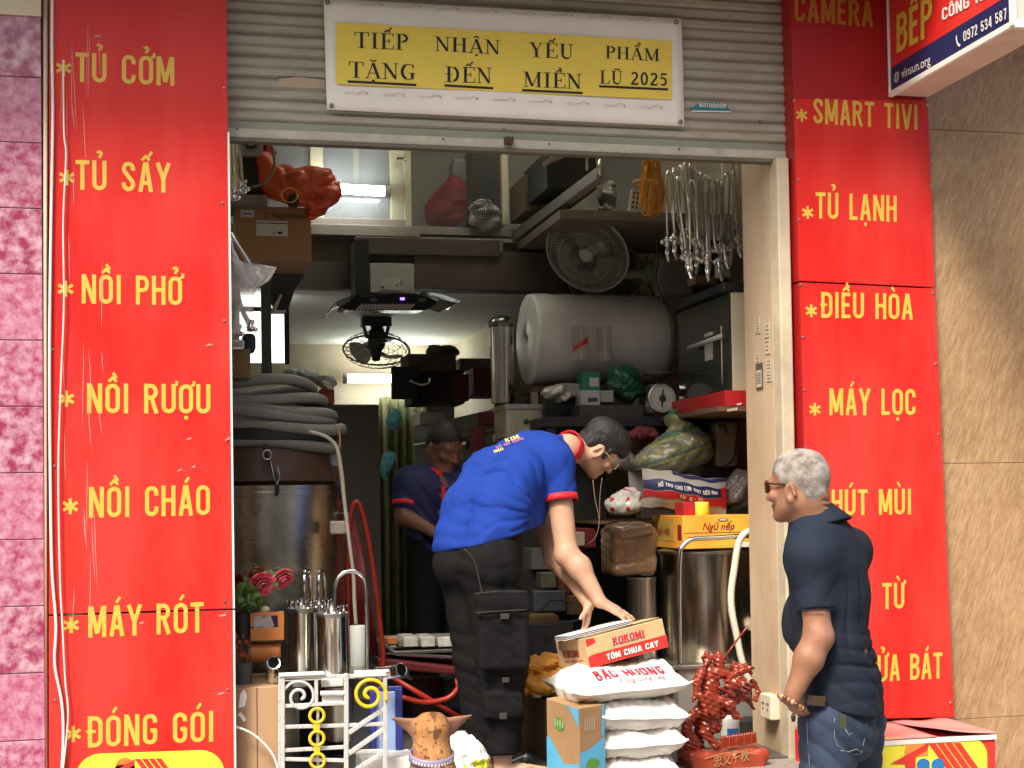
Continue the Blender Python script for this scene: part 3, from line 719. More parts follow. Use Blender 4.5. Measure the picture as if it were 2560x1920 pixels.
def ccw(P):
    a = sum(P[i-1][0]*P[i][1]-P[i][0]*P[i-1][1] for i in range(len(P)))
    return P if a < 0 else P[::-1]      # pixel y runs down
MY = mat('lemon_panel', (.80, .74, .055), rough=.4, var=.04)
MO = mat('logo_red', (.62, .035, .03), rough=.4); MO2 = mat('logo_orange', (.75, .25, .05), rough=.4); MBL = mat('logo_blue', (.02, .16, .42), rough=.4)
q = MB(); q.prism([Wl(*p)+V((0, -.003, 0)) for p in ccw(rrect(188, 1886, 562, 2010, 62, 13))], (0, .002, 0)); pl = q.build('logo_panel', MY, sg)
def house_logo(parent, Wf, ox, oy, s, sl=0.0):
    """rising sun behind a striped roof gable with a four-petal flower"""
    f = lambda x, y: Wf(ox+x*s, oy+y*s-sl*x*s)
    q = MB()
    for k, pts in enumerate(([(28, 62), (78, 8), (90, 18), (98, 30), (66, 44), (66, 130), (40, 130), (40, 62), (6, 62)],)):
        q.prism([f(*p)+V((0, -.004, 0)) for p in ccw([(-2, 60), (92, 8), (90, 26), (60, 43), (60, 140), (34, 140), (34, 60)])], (0, .0015, 0))
    for k in range(4):
        x = 92+k*21
        q.prism([f(*p)+V((0, -.004, 0)) for p in ccw([(x, 8), (x+17, 8), (x+147, 190), (x+130, 190)])], (0, .0015, 0))
    q.build('logo_roof', MO, parent)
    q = MB(); q.prism([f(62+30*math.cos(R(a)), 34-32*math.sin(R(a)))+V((0, -.003, 0)) for a in range(-10, 200, 12)][::-1][::-1], (0, .001, 0))
    for a in range(0, 190, 17):
        c = f(62+38*math.cos(R(a)), 34-40*math.sin(R(a))); q.box(c+V((0, -.003, 0)), (.004*s, .001, .004*s))
    q.build('logo_sun', MO2, parent)
    q = MB()
    for a in (45, 135, 225, 315):
        c = (98+26*math.cos(R(a)), 82-26*math.sin(R(a)))
        q.prism([f(c[0]+17*math.cos(R(t))*(.8 if t % 180 == 0 else 1), c[1]-17*math.sin(R(t)))+V((0, -.005, 0)) for t in range(0, 360, 24)], (0, .0015, 0))
    for x, y in ((-32, 100), (205, 92)):
        q.prism([f(*p)+V((0, -.004, 0)) for p in ccw([(x, y), (x+7, y+6), (x+8, y+40), (x-6, y+60), (x-7, y+36)])], (0, .0015, 0))
    q.build('logo_flower', MBL, parent)
house_logo(pl, Wl, 262, 1893, .82, .03)
# cables down the left sign
cb = MB()
for i, (pts, r) in enumerate((([(131, -30), (130, 120), (132, 300), (127, 600), (124, 900), (126, 1200), (130, 1420), (140, 1560), (137, 1660), (155, 1760), (158, 1860), (150, 1990)], .0055),
                              ([(158, 150), (160, 330), (165, 390), (158, 560), (160, 760), (152, 960), (146, 1180), (150, 1440), (156, 1560), (163, 1700), (170, 1800), (150, 1990)], .0032))):
    q = MB(); q.tube(smooth_curve([W(x, y, YL-.012-.006*i) for x, y in pts], 6), r, n=8)
    tag(q.build('cable', M['edge'], smooth=True), ['thick white cable hanging down the left edge of the red sign', 'thin white wire sagging over the red sign lettering stars'][i], 'cable')
q = MB(); q.tube([W(114, -30, -.03), W(113, 700, -.03), W(113, 1300, -.03), W(114, 1990, -.03)], .0085, n=10)
tag(q.build('conduit', M['cream'], smooth=True), 'straight cream conduit between pink tiles and red sign', 'pipe')
# ================================================================ pink tiled wall at far left
tw = thing('tiled_wall', 'wall of glossy pink marbled tiles with a cream band on top', 'wall', W(50, 1000, 0))
YT = -.045
xr = W(108, 900, YT).x; th_ = MPP(60, 900, YT)*166
q = MB(); bx(q, xr-2.6, xr-.002, YT+.006, .4, -.1, 4.6); q.build('core', M['grout'], tw)
z0 = W(60, 1016, YT).z
q = MB()
for r_ in range(-9, 7):
    za = z0+r_*th_
    if W(60, 40, YT).z < za+th_*.5: continue
    for c_ in range(6): bx(q, xr-(c_+1)*.42+.002, xr-c_*.42-.002, YT, YT+.012, za+.002, za+th_-.002, mi=(r_*5+c_*2) % 3)
q.build('tiles', [M['tileA'], mat('pink_marble_tile_b', (.29, .04, .10), rough=.2, vscale=19, col2=(.66, .43, .50), c2pos=(.40, .70), coat=.5), mat('pink_marble_tile_c', (.38, .075, .15), rough=.2, vscale=33, col2=(.56, .30, .39), c2pos=(.34, .68), coat=.5)], tw, bevel=.002); tw['kind'] = 'thing'
q = MB(); bx(q, xr-2.6, xr, YT-.012, YT+.02, W(60, 40, YT).z, 4.6); q.build('plaster_band', M['cream'], tw)
# ================================================================ right sign board
YR = -.06
Wr = lambda x, y: W(x, y, YR)
sr = thing('sign_board', 'tall red sign board with yellow capitals from CAMERA to RỬA BÁT', 'sign', W(2180, 900, YR))
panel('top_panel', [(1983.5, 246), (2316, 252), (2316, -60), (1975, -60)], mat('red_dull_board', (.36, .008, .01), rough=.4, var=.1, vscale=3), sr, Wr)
panel('middle_panel', [(1999.5, 702), (2337, 718), (2320, 252), (1984, 246)], M['red'], sr, Wr)
panel('bottom_panel', [(2030, 1800), (2386, 1793), (2337.5, 722), (2000, 706)], M['red'], sr, Wr)
q = MB()
for a, c in (((1975, -60), (1999.5, 702)), ((2000, 706), (2030, 1800))):
    q.face([Wr(*a)+V((0, .002, 0)), Wr(*c)+V((0, .002, 0)), Wr(*c)+V((0, .12, 0)), Wr(*a)+V((0, .12, 0))])
q.build('side_return', M['red2'], sr, solid=.004)
lt = MB()
for tx, bl, br, tl in (('SMART TIVI', (2033, 308.6), (2295.5, 325), (2033, 245)), ('TỦ LẠNH', (2039, 546), (2243, 554.8), (2039, 480)),
                       ('ĐIỀU HÒA', (2052.7, 794.7), (2283.7, 799.4), (2052.7, 729.6)), ('MÁY LỌC', (2073, 1038), (2290, 1038), (2073, 971)), ('HÚT MÙI', (2078.7, 1289), (2280, 1286), (2078.7, 1224)),
                       ('BẾP TỪ', (2095, 1526), (2262, 1521.5), (2095, 1460)), ('RỬA BÁT', (2164, 1706), (2357, 1695.5), (2164, 1640))):
    lt = MB(); paintpx(lt, tx, bl, br, tl, Wr, NF, bold=.9, lift=.0007); lt.build('lettering', M['gold'], sr)
for x, y in ((2004, 288), (2019, 531.6), (2028, 777), (2037, 1023.6), (2048, 1262), (2058, 1500)):
    o = Wr(x, y); lt = MB()
    for k in range(3):
        a = R(90+60*k); d = V((math.cos(a), 0, math.sin(a)))
        lt.ribbon([(-.5, 0), (.5, 0)], .2, o, d*.055, V((-d.z, 0, d.x))*.055, NF, .0007+k*4e-5)
    lt.build('star', M['gold'], sr)
lt = MB(); paintpx(lt, 'CAMERA', (1985.6, 53), (2183.6, 68.7), (1985.6, -12), Wr, NF); lt.build('lettering', mat('darker_gold', (.42, .17, .02), rough=.5), sr)  # darker gold than the lines below
q = MB()
for x, y in ((1996, 449), (1997, 549), (2328, 463), (2008, 843), (2011, 975), (2339, 910), (2346, 1086), (2376, 1757), (2001, 712), (2332, 733), (1985, 252), (2015, 1118), (2020, 1215), (2318, 262)):
    screwhead(q, Wr(x, y)+V((0, -.001, 0)), r=.006)
q.build('screw', MATS['dull_screw'], sr)
# ================================================================ stone wall on the right
q = MB(); xs = W(2330, 900, .0).x
wl = thing('stone_wall', 'tan streaked stone slabs cladding the wall beside the right sign', 'wall', (xs+.5, 0, 1.5))
zz_ = [-.1, .55, W(2450, 1158, 0).z, 3.15, 4.6]
wl['kind'] = 'thing'; q = MB()
for a, c in zip(zz_, zz_[1:]): bx(q, xs-.05, xs+2.5, -.012, .05, a+.001, c-.001)
q.build('cladding', M['stone'], wl, bevel=.0015)
q = MB(); bx(q, xs-.05, xs+2.5, .052, .45, -.1, 4.7); q.build('core', M['grout'], wl)
# ================================================================ projecting sign box at top right
XP = W(2227, 242, -.075).x
Wp = lambda x, y: WX(x, y, XP)
ny = WX(2533, 64, XP).y
zlow = (W(2227, 242, -.075).z+WX(2533, 64, XP).z)/2
pj = thing('projecting_sign', 'box sign jutting from the wall, red with yellow BẾP over blue', 'sign', (XP, -.5, zlow))
wd = W(2320, 250, -.075).x-XP
q = MB(); bx(q, XP+.004, XP+wd, ny+.004, -.075, zlow+.006, 3.78); q.build('housing', mat('sign_housing', (.62, .50, .42), rough=.5), pj)
ft = MB(); NX = V((-1, 0, 0))
def yz(y, z, d=0.0): return V((XP-d, y, z))
zB0, zB1 = WX(2230, 224, XP).z, WX(2229, 168, XP).z
q = MB(); q.prism([yz(-.08, zB1), yz(ny+.005, zB1), yz(ny+.005, 3.78), yz(-.08, 3.78)], (.003, 0, 0)); q.build('red_face', M['red'], pj)
q = MB(); q.prism([yz(-.08, zB0), yz(ny+.005, zB0), yz(ny+.005, zB1-.001), yz(-.08, zB1-.001)], (.003, 0, 0)); q.build('blue_band', M['blue'], pj)
q = MB()
q.box((XP, (ny-.075)/2, zlow+.008), (.016, abs(ny)-.07, .024)); q.box((XP, ny+.0, (zlow+3.78)/2), (.02, .022, 3.78-zlow)); q.box((XP, -.072, (zlow+3.78)/2), (.014, .012, 3.78-zlow))
q.box((XP+wd/2, ny, zlow+.008), (wd, .02, .03))
q.build('frame', M['edge'], pj, bevel=.002)
q = MB(); paintpx(q, 'BẾP', (2243, 133), (2333, 86), (2243, 38), Wp, NX, lift=.003); q.build('lettering', M['gold'], pj)
q = MB()
paintpx(q, 'CÔNG NGHIỆP', (2357, 52), (2545, -44), (2356, 22), Wp, NX, lift=.003)
paintpx(q, '0972 534 587', (2411, 105), (2519, 46), (2410, 79), Wp, NX, lift=.003, bold=.85)
fonttext(q, 'vinsun.org', Wp(2256, 196), Wp(2328, 160)-Wp(2256, 196), (Wp(2255, 171)-Wp(2256, 196)), NX, lift=.004, offset=.0)
gc = Wp(2243, 193); r_ = .021
for rx in (1, .45): q.ribbon([(rx*math.cos(R(a)), math.sin(R(a))) for a in range(0, 360, 20)], .13, gc, V((0, -r_, 0)), V((0, 0, r_)), NX, .003+rx*1e-4, closed=True)
for yy in (-.45, 0, .45): q.ribbon([(-math.sqrt(1-yy*yy), yy), (math.sqrt(1-yy*yy), yy)], .11, gc, V((0, -r_, 0)), V((0, 0, r_)), NX, .0034+yy*1e-4)
pc = Wp(2398, 100)
q.ribbon([(-.7, .85), (-.85, .4), (-.5, -.35), (.1, -.85), (.6, -.9)], .42, pc, V((0, -.019, 0)), V((0, 0, .026)), NX, .003)
q.build('lettering', M['edge'], pj)
# ================================================================ yellow logo box at bottom right
zt = W(2300, 1797, -.06).z
fy = WZ(2330, 1838, zt).y
pb = thing('sign_box', 'low red box with a lemon panel and house logo, topped by a peeling pink sheet', 'sign box', (2.9, fy/2, .1))
xa, xb = W(2090, 1838, fy).x, W(2489, 1838, fy).x
q = MB(); bx(q, xa, xb, fy+.004, -.062, .1, zt-.012); q.build('body', M['red'], pb, bevel=.003)
Wy = lambda x, y: W(x, y, fy)
q = MB(); q.prism([Wy(*p)+V((0, -.0, 0)) for p in ccw(rrect(2128, 1846, 2468, 2150, 46, 3))], (0, .003, 0)); lp = q.build('logo_panel', MY, pb)
house_logo(lp, Wy, 2228, 1849, 1.0, 0)
q = MB(); q.sheet(lambda u, v: V((xa+(xb-xa)*u*.62, fy-.006+(-.064-fy)*v, zt-.006+.004*math.sin(u*7)*v)), 16, 5)
q.sheet(lambda u, v: V((xa+(xb-xa)*(.63+.38*u), fy-.008+(-.064-fy)*v, zt-.003+.03*(1-u)**2*(1-v)**1.5+.003*math.sin(u*9)*v)), 14, 8)
q.build('top_sheet', mat('faded_pink_sheet', (.62, .25, .22), rough=.5, var=.15, vscale=6), pb, smooth=True, solid=.003)
q = MB(); bx(q, xa, xb+.002, fy-.004, fy+.01, zt-.03, zt-.011); q.build('front_lip', M['edge'], pb)
# ================================================================ things fixed to the door pillar
Xj = jx-.0005
q = MB(); c = WX(1937, 1765, jx); so1 = thing('power_socket', 'cream double power socket screwed low on the door pillar', 'socket', c)
q.box(c+V((-.022, 0, 0)), (.044, .115, .105)); q.build('housing', mat('aged_plastic', (.72, .62, .48), rough=.4), so1, bevel=.004)
q = MB()
for dy in (-.026, .026):
    for ey, ez in ((-.008, .012), (.008, .012), (0, -.012)): q.box(c+V((-.045, dy+ey, ez)), (.003, .005, .011))
q.build('slot', M['blk'], so1)
q = MB()
NJ = V((-1, 0, 0))
def note(px, py, w_, h_, lines, dk=False):
    c = WX(px, py, jx-.002)
    q.box(c, (.002, w_, h_), mi=1 if dk else 0)
    for i in range(lines):
        z = c.z+h_*(.38-.76*i/max(1, lines-1))
        q.box(V((c.x-.0014, c.y+random.uniform(-.004, .004), z)), (.001, w_*random.uniform(.45, .8), h_*.03), mi=1)
note(1893, 815, .06, .07, 5); note(1918, 845, .055, .14, 7); note(1893, 905, .06, .08, 5); note(1922, 925, .05, .1, 6)
c = WX(1898, 940, jx-.004); q.box(c, (.002, .075, .115), mi=1); q.box(c+V((-.0016, .0, -.012)), (.001, .056, .075), mi=0)
for i in range(6): q.box(c+V((-.0025, 0, .012-.009*i)), (.001, .045, .003), mi=1)
qs = MB(); rr = random.Random(17)
for i in range(90):
    px, py = rr.gauss(1915, 16), rr.choice((rr.gauss(1530, 70), rr.gauss(1700, 120), rr.uniform(1000, 1900), rr.uniform(420, 1000)))
    if not 1878 < px < 1950 or abs(py-1765) < 45: continue
    c = WX(px, py, jx-.0005); l = rr.uniform(.004, .03)
    qs.ribbon([(0, 0), (.4, rr.uniform(-.3, .3)), (1, rr.uniform(-.2, .2))], rr.uniform(.1, .35), c, V((0, rr.uniform(-.004, .004), -l)), V((0, -.006, 0)), NJ, .0006+i*1e-5)
qs.build('scuff_marks', mat('scuff', (.21, .15, .10), rough=.8, var=.3), bld)
tag(q.build('notice', [mat('weathered_paper', (.55, .45, .34), rough=.6, var=.2, vscale=30), mat('faded_print', (.10, .075, .06), rough=.6)]), 'weathered paper notices stuck on the cream door pillar', 'notice')
# ================================================================ goods near the ground
def X_(px, py, Y): return W(px, py, Y).x
def carton(name, label, cat, px0, py0, px1, py1, Y, depth, mats, rot=0.0, group=None, bevel=.004, part='carton'):
    """upright box whose front face spans these photograph pixels at depth Y"""
    a, c = W(px0, py1, Y), W(px1, py0, Y)
    ctr = V(((a.x+c.x)/2, Y+depth/2, (a.z+c.z)/2)); size = (abs(c.x-a.x), depth, abs(c.z-a.z))
    t = thing(name, label, cat, (ctr.x, ctr.y, ctr.z-size[2]/2), group)
    q = MB(); q.box(ctr, size, Matrix.Rotation(R(rot), 3, 'Z') if rot else None); q.build(part, mats, t, bevel=bevel)
    return t, ctr, size
def dim(name, c, **k):
    return mat(name, c, **k)
G = dict(
 brown=mat('dark_carton', (.10, .06, .035), rough=.8, var=.2, vscale=6), black=mat('matt_black', (.012, .012, .012), rough=.55, var=.25, vscale=9),
 grey=mat('grey_board', (.28, .28, .26), rough=.6, var=.1), green=mat('green_plastic', (.01, .15, .075), rough=.35, var=.2, vscale=10),
 redp=mat('red_paper', (.42, .015, .02), rough=.5, var=.12), cloud=mat('clear_wrap', (.62, .6, .55), rough=.25, alpha=.42, var=.15, vscale=12, bump=.5, bscale=18),
 rice=mat('woven_white_sack', (.74, .72, .68), rough=.6, var=.06, vscale=7, bump=.14, bscale=160), maroon=mat('dark_red_wood', (.13, .018, .012), rough=.4, var=.2),
 redm=mat('red_painted_metal', (.36, .03, .015), rough=.35, var=.12), print_red=mat('red_print', (.5, .02, .05), rough=.6), orange=mat('orange_carton', (.72, .27, .025), rough=.5, vscale=2.2, col2=(.82, .45, .05)),
 tan=mat('tan_carton', (.58, .38, .19), rough=.7, var=.08), kred=mat('carton_red', (.60, .03, .025), rough=.55), wine=mat('wine_print', (.25, .012, .02), rough=.5),
 wood=mat('plywood', (.33, .19, .10), rough=.75, vscale=3, col2=(.44, .28, .16), stretch=(1, 1, .25), bump=.1), alu=mat('white_aluminium', (.72, .72, .69), rough=.28, metal=.4, var=.12, vscale=20), yel=mat('yellow_paint', (.78, .50, .02), rough=.35, var=.08),
 oran=mat('orange_wood', (.50, .18, .04), rough=.5, var=.15, vscale=8, stretch=(.3, 1, 1)), leaf=mat('rose_leaf', (.10, .20, .045), rough=.45, var=.35, vscale=20), petal=mat('rose_petal', (.62, .03, .07), rough=.5, vscale=25, col2=(.78, .18, .24)),
 statue=mat('red_lacquer_wood', (.21, .026, .010), rough=.24, var=.25, vscale=9, coat=.3, bump=.08, bscale=90), hose=mat('grey_hose', (.19, .19, .155), rough=.5, var=.1), whose=mat('cream_hose', (.66, .61, .50), rough=.45, var=.06),
)
# ---------------------------------------------------------------- sacks of rice
def sack(name, label, px0, px1, pyt, pyb, Y, depth, seed, parent_group, tilt=0.0, droop=0.0, ye=5.0, yp=.5):
    a, c = W(px0, pyb, Y), W(px1, pyt, Y)
    cx, cz = (a.x+c.x)/2, (a.z+c.z)/2; hw, hh = (c.x-a.x)/2, (c.z-a.z)/2; hd = depth/2
    t = thing(name, label, 'rice sack', (cx, Y+hd, a.z), parent_group)
    rr = random.Random(seed); ph = [rr.uniform(0, 6) for _ in range(6)]
    q = MB(); nu, nv = 80, 56
    def f(u, v, top):
        x, y = 2*u-1, 2*v-1
        e = (1-abs(x)**7.0)*(1-abs(y)**ye)
        pin = 1-.10*(abs(y)**2)*(abs(x)**6)
        z = hh*(max(1-abs(x)**7, 0)**.5*max(1-abs(y)**ye, 0)**yp)*(1 if top else -.85)
        z += hh*.13*math.sin(4.2*x+ph[0])*math.sin(3*y+ph[1])*e
        z += .0035*(abs(math.sin(9*x+14*y+ph[1]))+abs(math.sin(16*x-7*y+ph[4]))-1)*e**.3
        z += .010*math.sin(22*x*(.4+.6*abs(x))+9*y+ph[2])*(abs(x)**3)*e**.4 + .006*math.sin(17*y+6*x+ph[3])*(abs(y)**3)*e**.4
        ear = .05*(abs(x)**14)*(abs(y)**6)
        X = cx+x*hw*(1+ear)+.005*math.sin(9*y+ph[4]); Y_ = Y+hd+y*hd*(1+ear)+.006*math.sin(7*x+ph[5])
        zz = cz+z+tilt*x*hw-droop*(x**4)*hh+(.012 if not top and 0 else 0)
        return V((X, Y_, zz+hh*.2*(abs(x)**14)*(abs(y)**6)))
    q.sheet(lambda u, v: f(u, v, True), nu, nv); q.sheet(lambda u, v: f(1-u, v, False), nu, nv)
    o = q.build('sack', G['rice'], t, smooth=True)
    # stitched hem along the front edge
    q = MB(); pts = [f(i/40, 0, True)+V((0, -.002, 0)) for i in range(41)]; q.tube(pts, .0045, n=6); q.build('seam', G['rice'], t, smooth=True)
    return t, f
RG = 'white rice sacks in one stack'
s1, f1 = sack('rice_sack', 'top white rice sack with red BẮC HƯƠNG print under the noodle carton', 1440, 1722, 1668, 1786, -.31, .48, 1, RG, tilt=.05, ye=2.0, yp=.75)
sack('rice_sack', 'white rice sack directly beneath the printed one', 1506, 1714, 1746, 1848, -.29, .46, 2, RG, tilt=-.03)
sack('rice_sack', 'white rice sack third from the top of the stack', 1508, 1710, 1810, 1922, -.28, .46, 5, RG, tilt=.03, ye=3.5)
sack('rice_sack', 'lowest white rice sack, cut off by the photo edge', 1510, 1704, 1888, 2010, -.28, .46, 9, RG)
q = MB()
def onsack(tx, u0, v0, u1, hv, mi, font=False):
    def P(x, y):     # glyph point to sack surface
        return f1(u0+(u1-u0)*x, v0+hv*y, True)+V((0, -.004, .004))
    sub = MB()
    if font: fonttext(sub, tx, V((0, 0, 0)), V((1, 0, 0)), V((0, 0, 1)), V((0, 0, 0)), offset=.008)
    else: paint(sub, tx, V((0, 0, 0)), V((1, 0, 0)), V((0, 0, 1)), V((0, 0, 0)), serif=False)
    q.add([P(x, z)+V((0, -i % 7*1e-5, i % 5*4e-5)) for i, (x, y, z) in enumerate(sub.v)], sub.f, mi)
onsack('BẮC HƯƠNG', .22, .13, .84, .13, 0); onsack('Trọng lượng: 10kg', .40, .06, .80, .045, 0, True)
q.build('lettering', [G['print_red']], s1)
# ---------------------------------------------------------------- noodle carton on the sacks
tf = [W(1475, 1671, -.15), W(1671, 1617, -.11), W(1655.5, 1546, -.11), W(1460.5, 1597, -.15)]
kc = thing('noodle_carton', 'tilted tan and red noodle carton reading KOKOMI TÔM CHUA CAY', 'carton', tf[0])
dv = V((-.045, .29, -.035))
q = MB(); q.prism(tf, dv); kb = q.build('carton', G['tan'], kc, bevel=.003)
nk = (tf[1]-tf[0]).cross(tf[3]-tf[0]).normalized()
if nk.y > 0: nk = -nk
exk, eyk = tf[1]-tf[0], tf[3]-tf[0]
q = MB(); q.prism([tf[0]+nk*.0015, tf[1]+nk*.0015, tf[1]+eyk*.42+nk*.0015, tf[0]+exk*.06+eyk*.42+nk*.0015, tf[0]+eyk*.36+nk*.0015], -nk*.001)
q.prism([tf[0]+eyk*.72+exk*.01+nk*.0015, tf[0]+eyk*.80+exk*.13+nk*.0015, tf[0]+eyk*.95+exk*.11+nk*.0015, tf[0]+eyk*.97+exk*.01+nk*.0015], -nk*.001)
q.build('red_band', G['kred'], kc)
def on_face(q, O, ex, ey, n, tx, u0, v0, u1, hv, **k): paint(q, tx, O+ex*u0+ey*v0, ex*(u1-u0), ey*hv, n, **k)
q = MB(); on_face(q, tf[0], exk, eyk, nk, 'TÔM CHUA CAY', .22, .115, .88, .2, lift=.0022, bold=1.75); q.build('lettering_outline', M['ink'], kc)
q = MB(); on_face(q, tf[0], exk, eyk, nk, 'TÔM CHUA CAY', .22, .115, .88, .2, lift=.0042, bold=1.2)
on_face(q, tf[0], exk, eyk, nk, 'KOKOMI', .33, .56, .73, .24, lift=.0022, bold=2.0); q.build('lettering', M['edge'], kc)
q = MB(); on_face(q, tf[0], exk, eyk, nk, 'KOKOMI', .33, .56, .73, .24, lift=.0042, bold=1.35); q.build('brand_lettering', G['kred'], kc)
sx = -dv; q = MB(); O = tf[0]+dv; nl = V((-1, -.15, 0)).normalized()
on_face(q, O, sx, eyk, nl, 'KOKOMI', .2, .38, .75, .26, lift=.002); on_face(q, O, sx, eyk, nl, 'TÔM CHUA CAY', .2, .22, .85, .08, lift=.002)
q.build('side_print', G['wine'], kc)
q = MB()   # open flaps and a ruled edge on top
tp = tf[3]; q.prism([tp+dv*.06+exk*.02+V((0, 0, .004)), tp+exk*.98+dv*.06+V((0, 0, .004)), tp+exk*.96+dv*.55+V((0, 0, .003)), tp+exk*.04+dv*.55+V((0, 0, .003))], (0, 0, .0012)); q.build('flap', G['tan'], kc)
pp = thing('paper_stack', 'white papers with dark edges lying on the noodle carton', 'paper', tp+dv*.4)
q = MB()
for i in range(5):
    o = tp+V((0, 0, .008+.0035*i)); e = exk*1.0
    q.prism([o+e*(-.16+.01*i)+dv*.20, o+e*(.60+.01*i)+dv*.04, o+e*(.64+.01*i)+dv*.8, o+e*-.06+dv*.85], (0, 0, .0022), mi=i % 2)
q.build('sheets', [M['edge'], M['blue']], pp)
# ---------------------------------------------------------------- cartons left of the sacks
def corner_carton(name, label, L, C, Rr, zbot, mats, parts=()):
    t = thing(name, label, 'carton', (C.x, C.y, zbot))
    top = [L, C, Rr, L+Rr-C]; q = MB()
    q.prism([V((p.x, p.y, zbot)) for p in top][::-1], (0, 0, 1)) if 0 else None
    vs = [V((p.x, p.y, zbot)) for p in top]+[V((p.x, p.y, C.z)) for p in top]
    q.add(vs, [(3, 2, 1, 0), (4, 5, 6, 7), (0, 1, 5, 4), (1, 2, 6, 5), (2, 3, 7, 6), (3, 0, 4, 7)]); q.build('carton', mats, t, bevel=.003)
    return t
fz = .43
Cc, Lc, Rc = W(1447, 1771, -.38), W(1366, 1750, -.06), W(1510, 1762, -.30)
Lc.z = Rc.z = Cc.z
bc = corner_carton('milk_carton_box', 'brown drink carton with sky blue waves and green round marks', Lc, Cc, Rc, .43, M['card'])
fx = Rc-Cc; n1 = V((fx.y, -fx.x, 0)).normalized(); h_ = Cc.z-.43; bl = V((Cc.x, Cc.y, .43)); up = V((0, 0, h_))
fl = Lc-Cc; n2 = V((-fl.y, fl.x, 0)).normalized()
if n1.y > 0: n1 = -n1
if n2.x > 0: n2 = -n2
MSB = mat('sky_blue_print', (.10, .42, .66), rough=.5); 
q = MB()
wv = [(0, 0)]+[(1, 0), (1, .60)]+[(1-i/8, .60-.16*math.sin(i/8*1.57)) for i in range(1, 9)]
q.face([bl+fx*x+up*y+n1*.0015 for x, y in wv]); q.face([bl+fx*x+up*y+n1*.0015 for x, y in ((.86, .6), (1, .6), (1, 1), (.9, 1))])
wv = [(0, 0)]+[(i/8, .30-.28*math.sin(i/8*1.57)) for i in range(9)][::-1]
q.face([bl+fl*x+up*y+n2*.0015 for x, y in [(0, .3), (.45, .22), (.9, .5), (1, .5), (1, 0), (0, 0)]]); q.face([bl+fl*x+up*y+n2*.0015 for x, y in [(0, .75), (.28, .97), (.5, .99), (0, .99)]])
q.build('blue_wave', MSB, bc)
q = MB(); q.face([bl+fx*(.5+.27*math.cos(R(a)))+up*(.27+.07*math.sin(R(a)))+n1*.0025 for a in range(0, 360, 24)])
q.face([bl+fl*(.6+.17*math.cos(R(a)))+up*(.72+.085*math.sin(R(a)))+n2*.0025 for a in range(0, 360, 24)]); q.build('green_mark', mat('green_print', (.10, .30, .04), rough=.5), bc)
q = MB()
for i in range(5): q.ribbon([(0, 0), (1, 0)], .5, bl+fx*(.22+.09*i)+up*.70+n1*0, up*(.16+.02*(i % 2)), fx*.05, n1, .0025)
for i in range(4): q.ribbon([(0, 0), (1, 0)], .5, bl+fl*(.47+.08*i)+up*.68, up*.09, fl*.05, n2, .0035)
q.build('small_print', mat('pale_print', (.55, .5, .42), rough=.5), bc)
C2, L2, R2 = W(1362, 1752, .22), W(1318, 1744, .55), W(1400, 1748, .26); L2.z = R2.z = C2.z
corner_carton('carton', 'plain olive brown carton under the orange cloth', L2+V((-.03, 0, 0)), C2+V((-.0, 0, 0)), R2, fz-.0, G['brown'])
# orange cloth heap
def heap(name, label, cat, lo, hi, blobs, mats, fold=.006, freq=40, h=.008, k=.05, fdir=(0, 0, 1), colour=None, group=None, part='cloth'):
    s = SDF(lo, hi, h)
    for c, r in blobs: s.ell(c, r, k=k)
    d = np.array(fdir, float)
    s.warp(lambda X, Y, Z: fold*np.sin(freq*(X*d[0]+Y*d[1]+Z*d[2])+6*np.sin(9*X+4*Y)+3*np.sin(13*Z+5*X)))
    s.warp(lambda X, Y, Z: crumple(X, Y, Z, fold*.62, freq*.85, len(label)))
    t = thing(name, label, cat, ((lo[0]+hi[0])/2, (lo[1]+hi[1])/2, lo[2]), group)
    s.build(part, mats, t, colour=colour, smooth_it=1); return t
p = W(1380, 1695, .32); u = MPP(1380, 1695, .32)
heap('cloth_heap', 'crumpled orange sacking heaped on the olive carton', 'cloth', p+V((-.16, -.16, -.12)), p+V((.16, .2, .12)),
     [(p+V((-40*u, .02, -20*u)), (.075, .09, .035)), (p+V((20*u, .0, -10*u)), (.10, .10, .045)), (p+V((-35*u, .05, 22*u)), (.06, .08, .035)), (p+V((10*u, .07, 28*u)), (.08, .06, .03)), (p+V((45*u, -.02, -35*u)), (.07, .08, .025))],
     [mat('orange_sacking', (.60, .27, .035), rough=.6, var=.2, vscale=8), M['edge']], fold=.012, freq=55, h=.006, fdir=(.3, 0, 1),
     colour=lambda c: ((c[:, 2] < p.z-36*u) & (np.sin(c[:, 0]*60) > -.4)).astype(int))
# ---------------------------------------------------------------- trolley with steel tank
Yp = .78
tc = W(1768, 1380, Yp); tb = W(1768, 1662, Yp); rp = MPP(1768, 1500, Yp)*122
tk = thing('steel_tank', 'tall round stainless tank with a flat lid standing behind the trolley rail', 'tank', (tc.x, Yp, tb.z))
q = MB(); H_ = tc.z-tb.z
q.lathe([(rp*.98, 0), (rp, .01), (rp, H_-.012), (rp*1.02, H_-.008), (rp*1.02, H_), (rp*.97, H_), (rp*.97, H_-.05), (0, H_-.05)], (tc.x, Yp, tb.z), n=64)
q.build('body', mat('streaked_steel', (.27, .235, .18), rough=.24, metal=1, vscale=1.4, col2=(.66, .61, .52), stretch=(9, 9, .25), bump=.03, bscale=10), tk, smooth=True, auto=40)
q = MB(); q.lathe([(0, .018), (rp*.9, .016), (rp*1.03, .006), (rp*1.03, -.004)], (tc.x, Yp, tc.z+.004), n=48); q.build('lid', M['steel2'], tk, smooth=True, auto=40)
tr = thing('trolley', 'steel hand trolley with a rounded tube rail and box base', 'trolley', W(1790, 1790, .5))
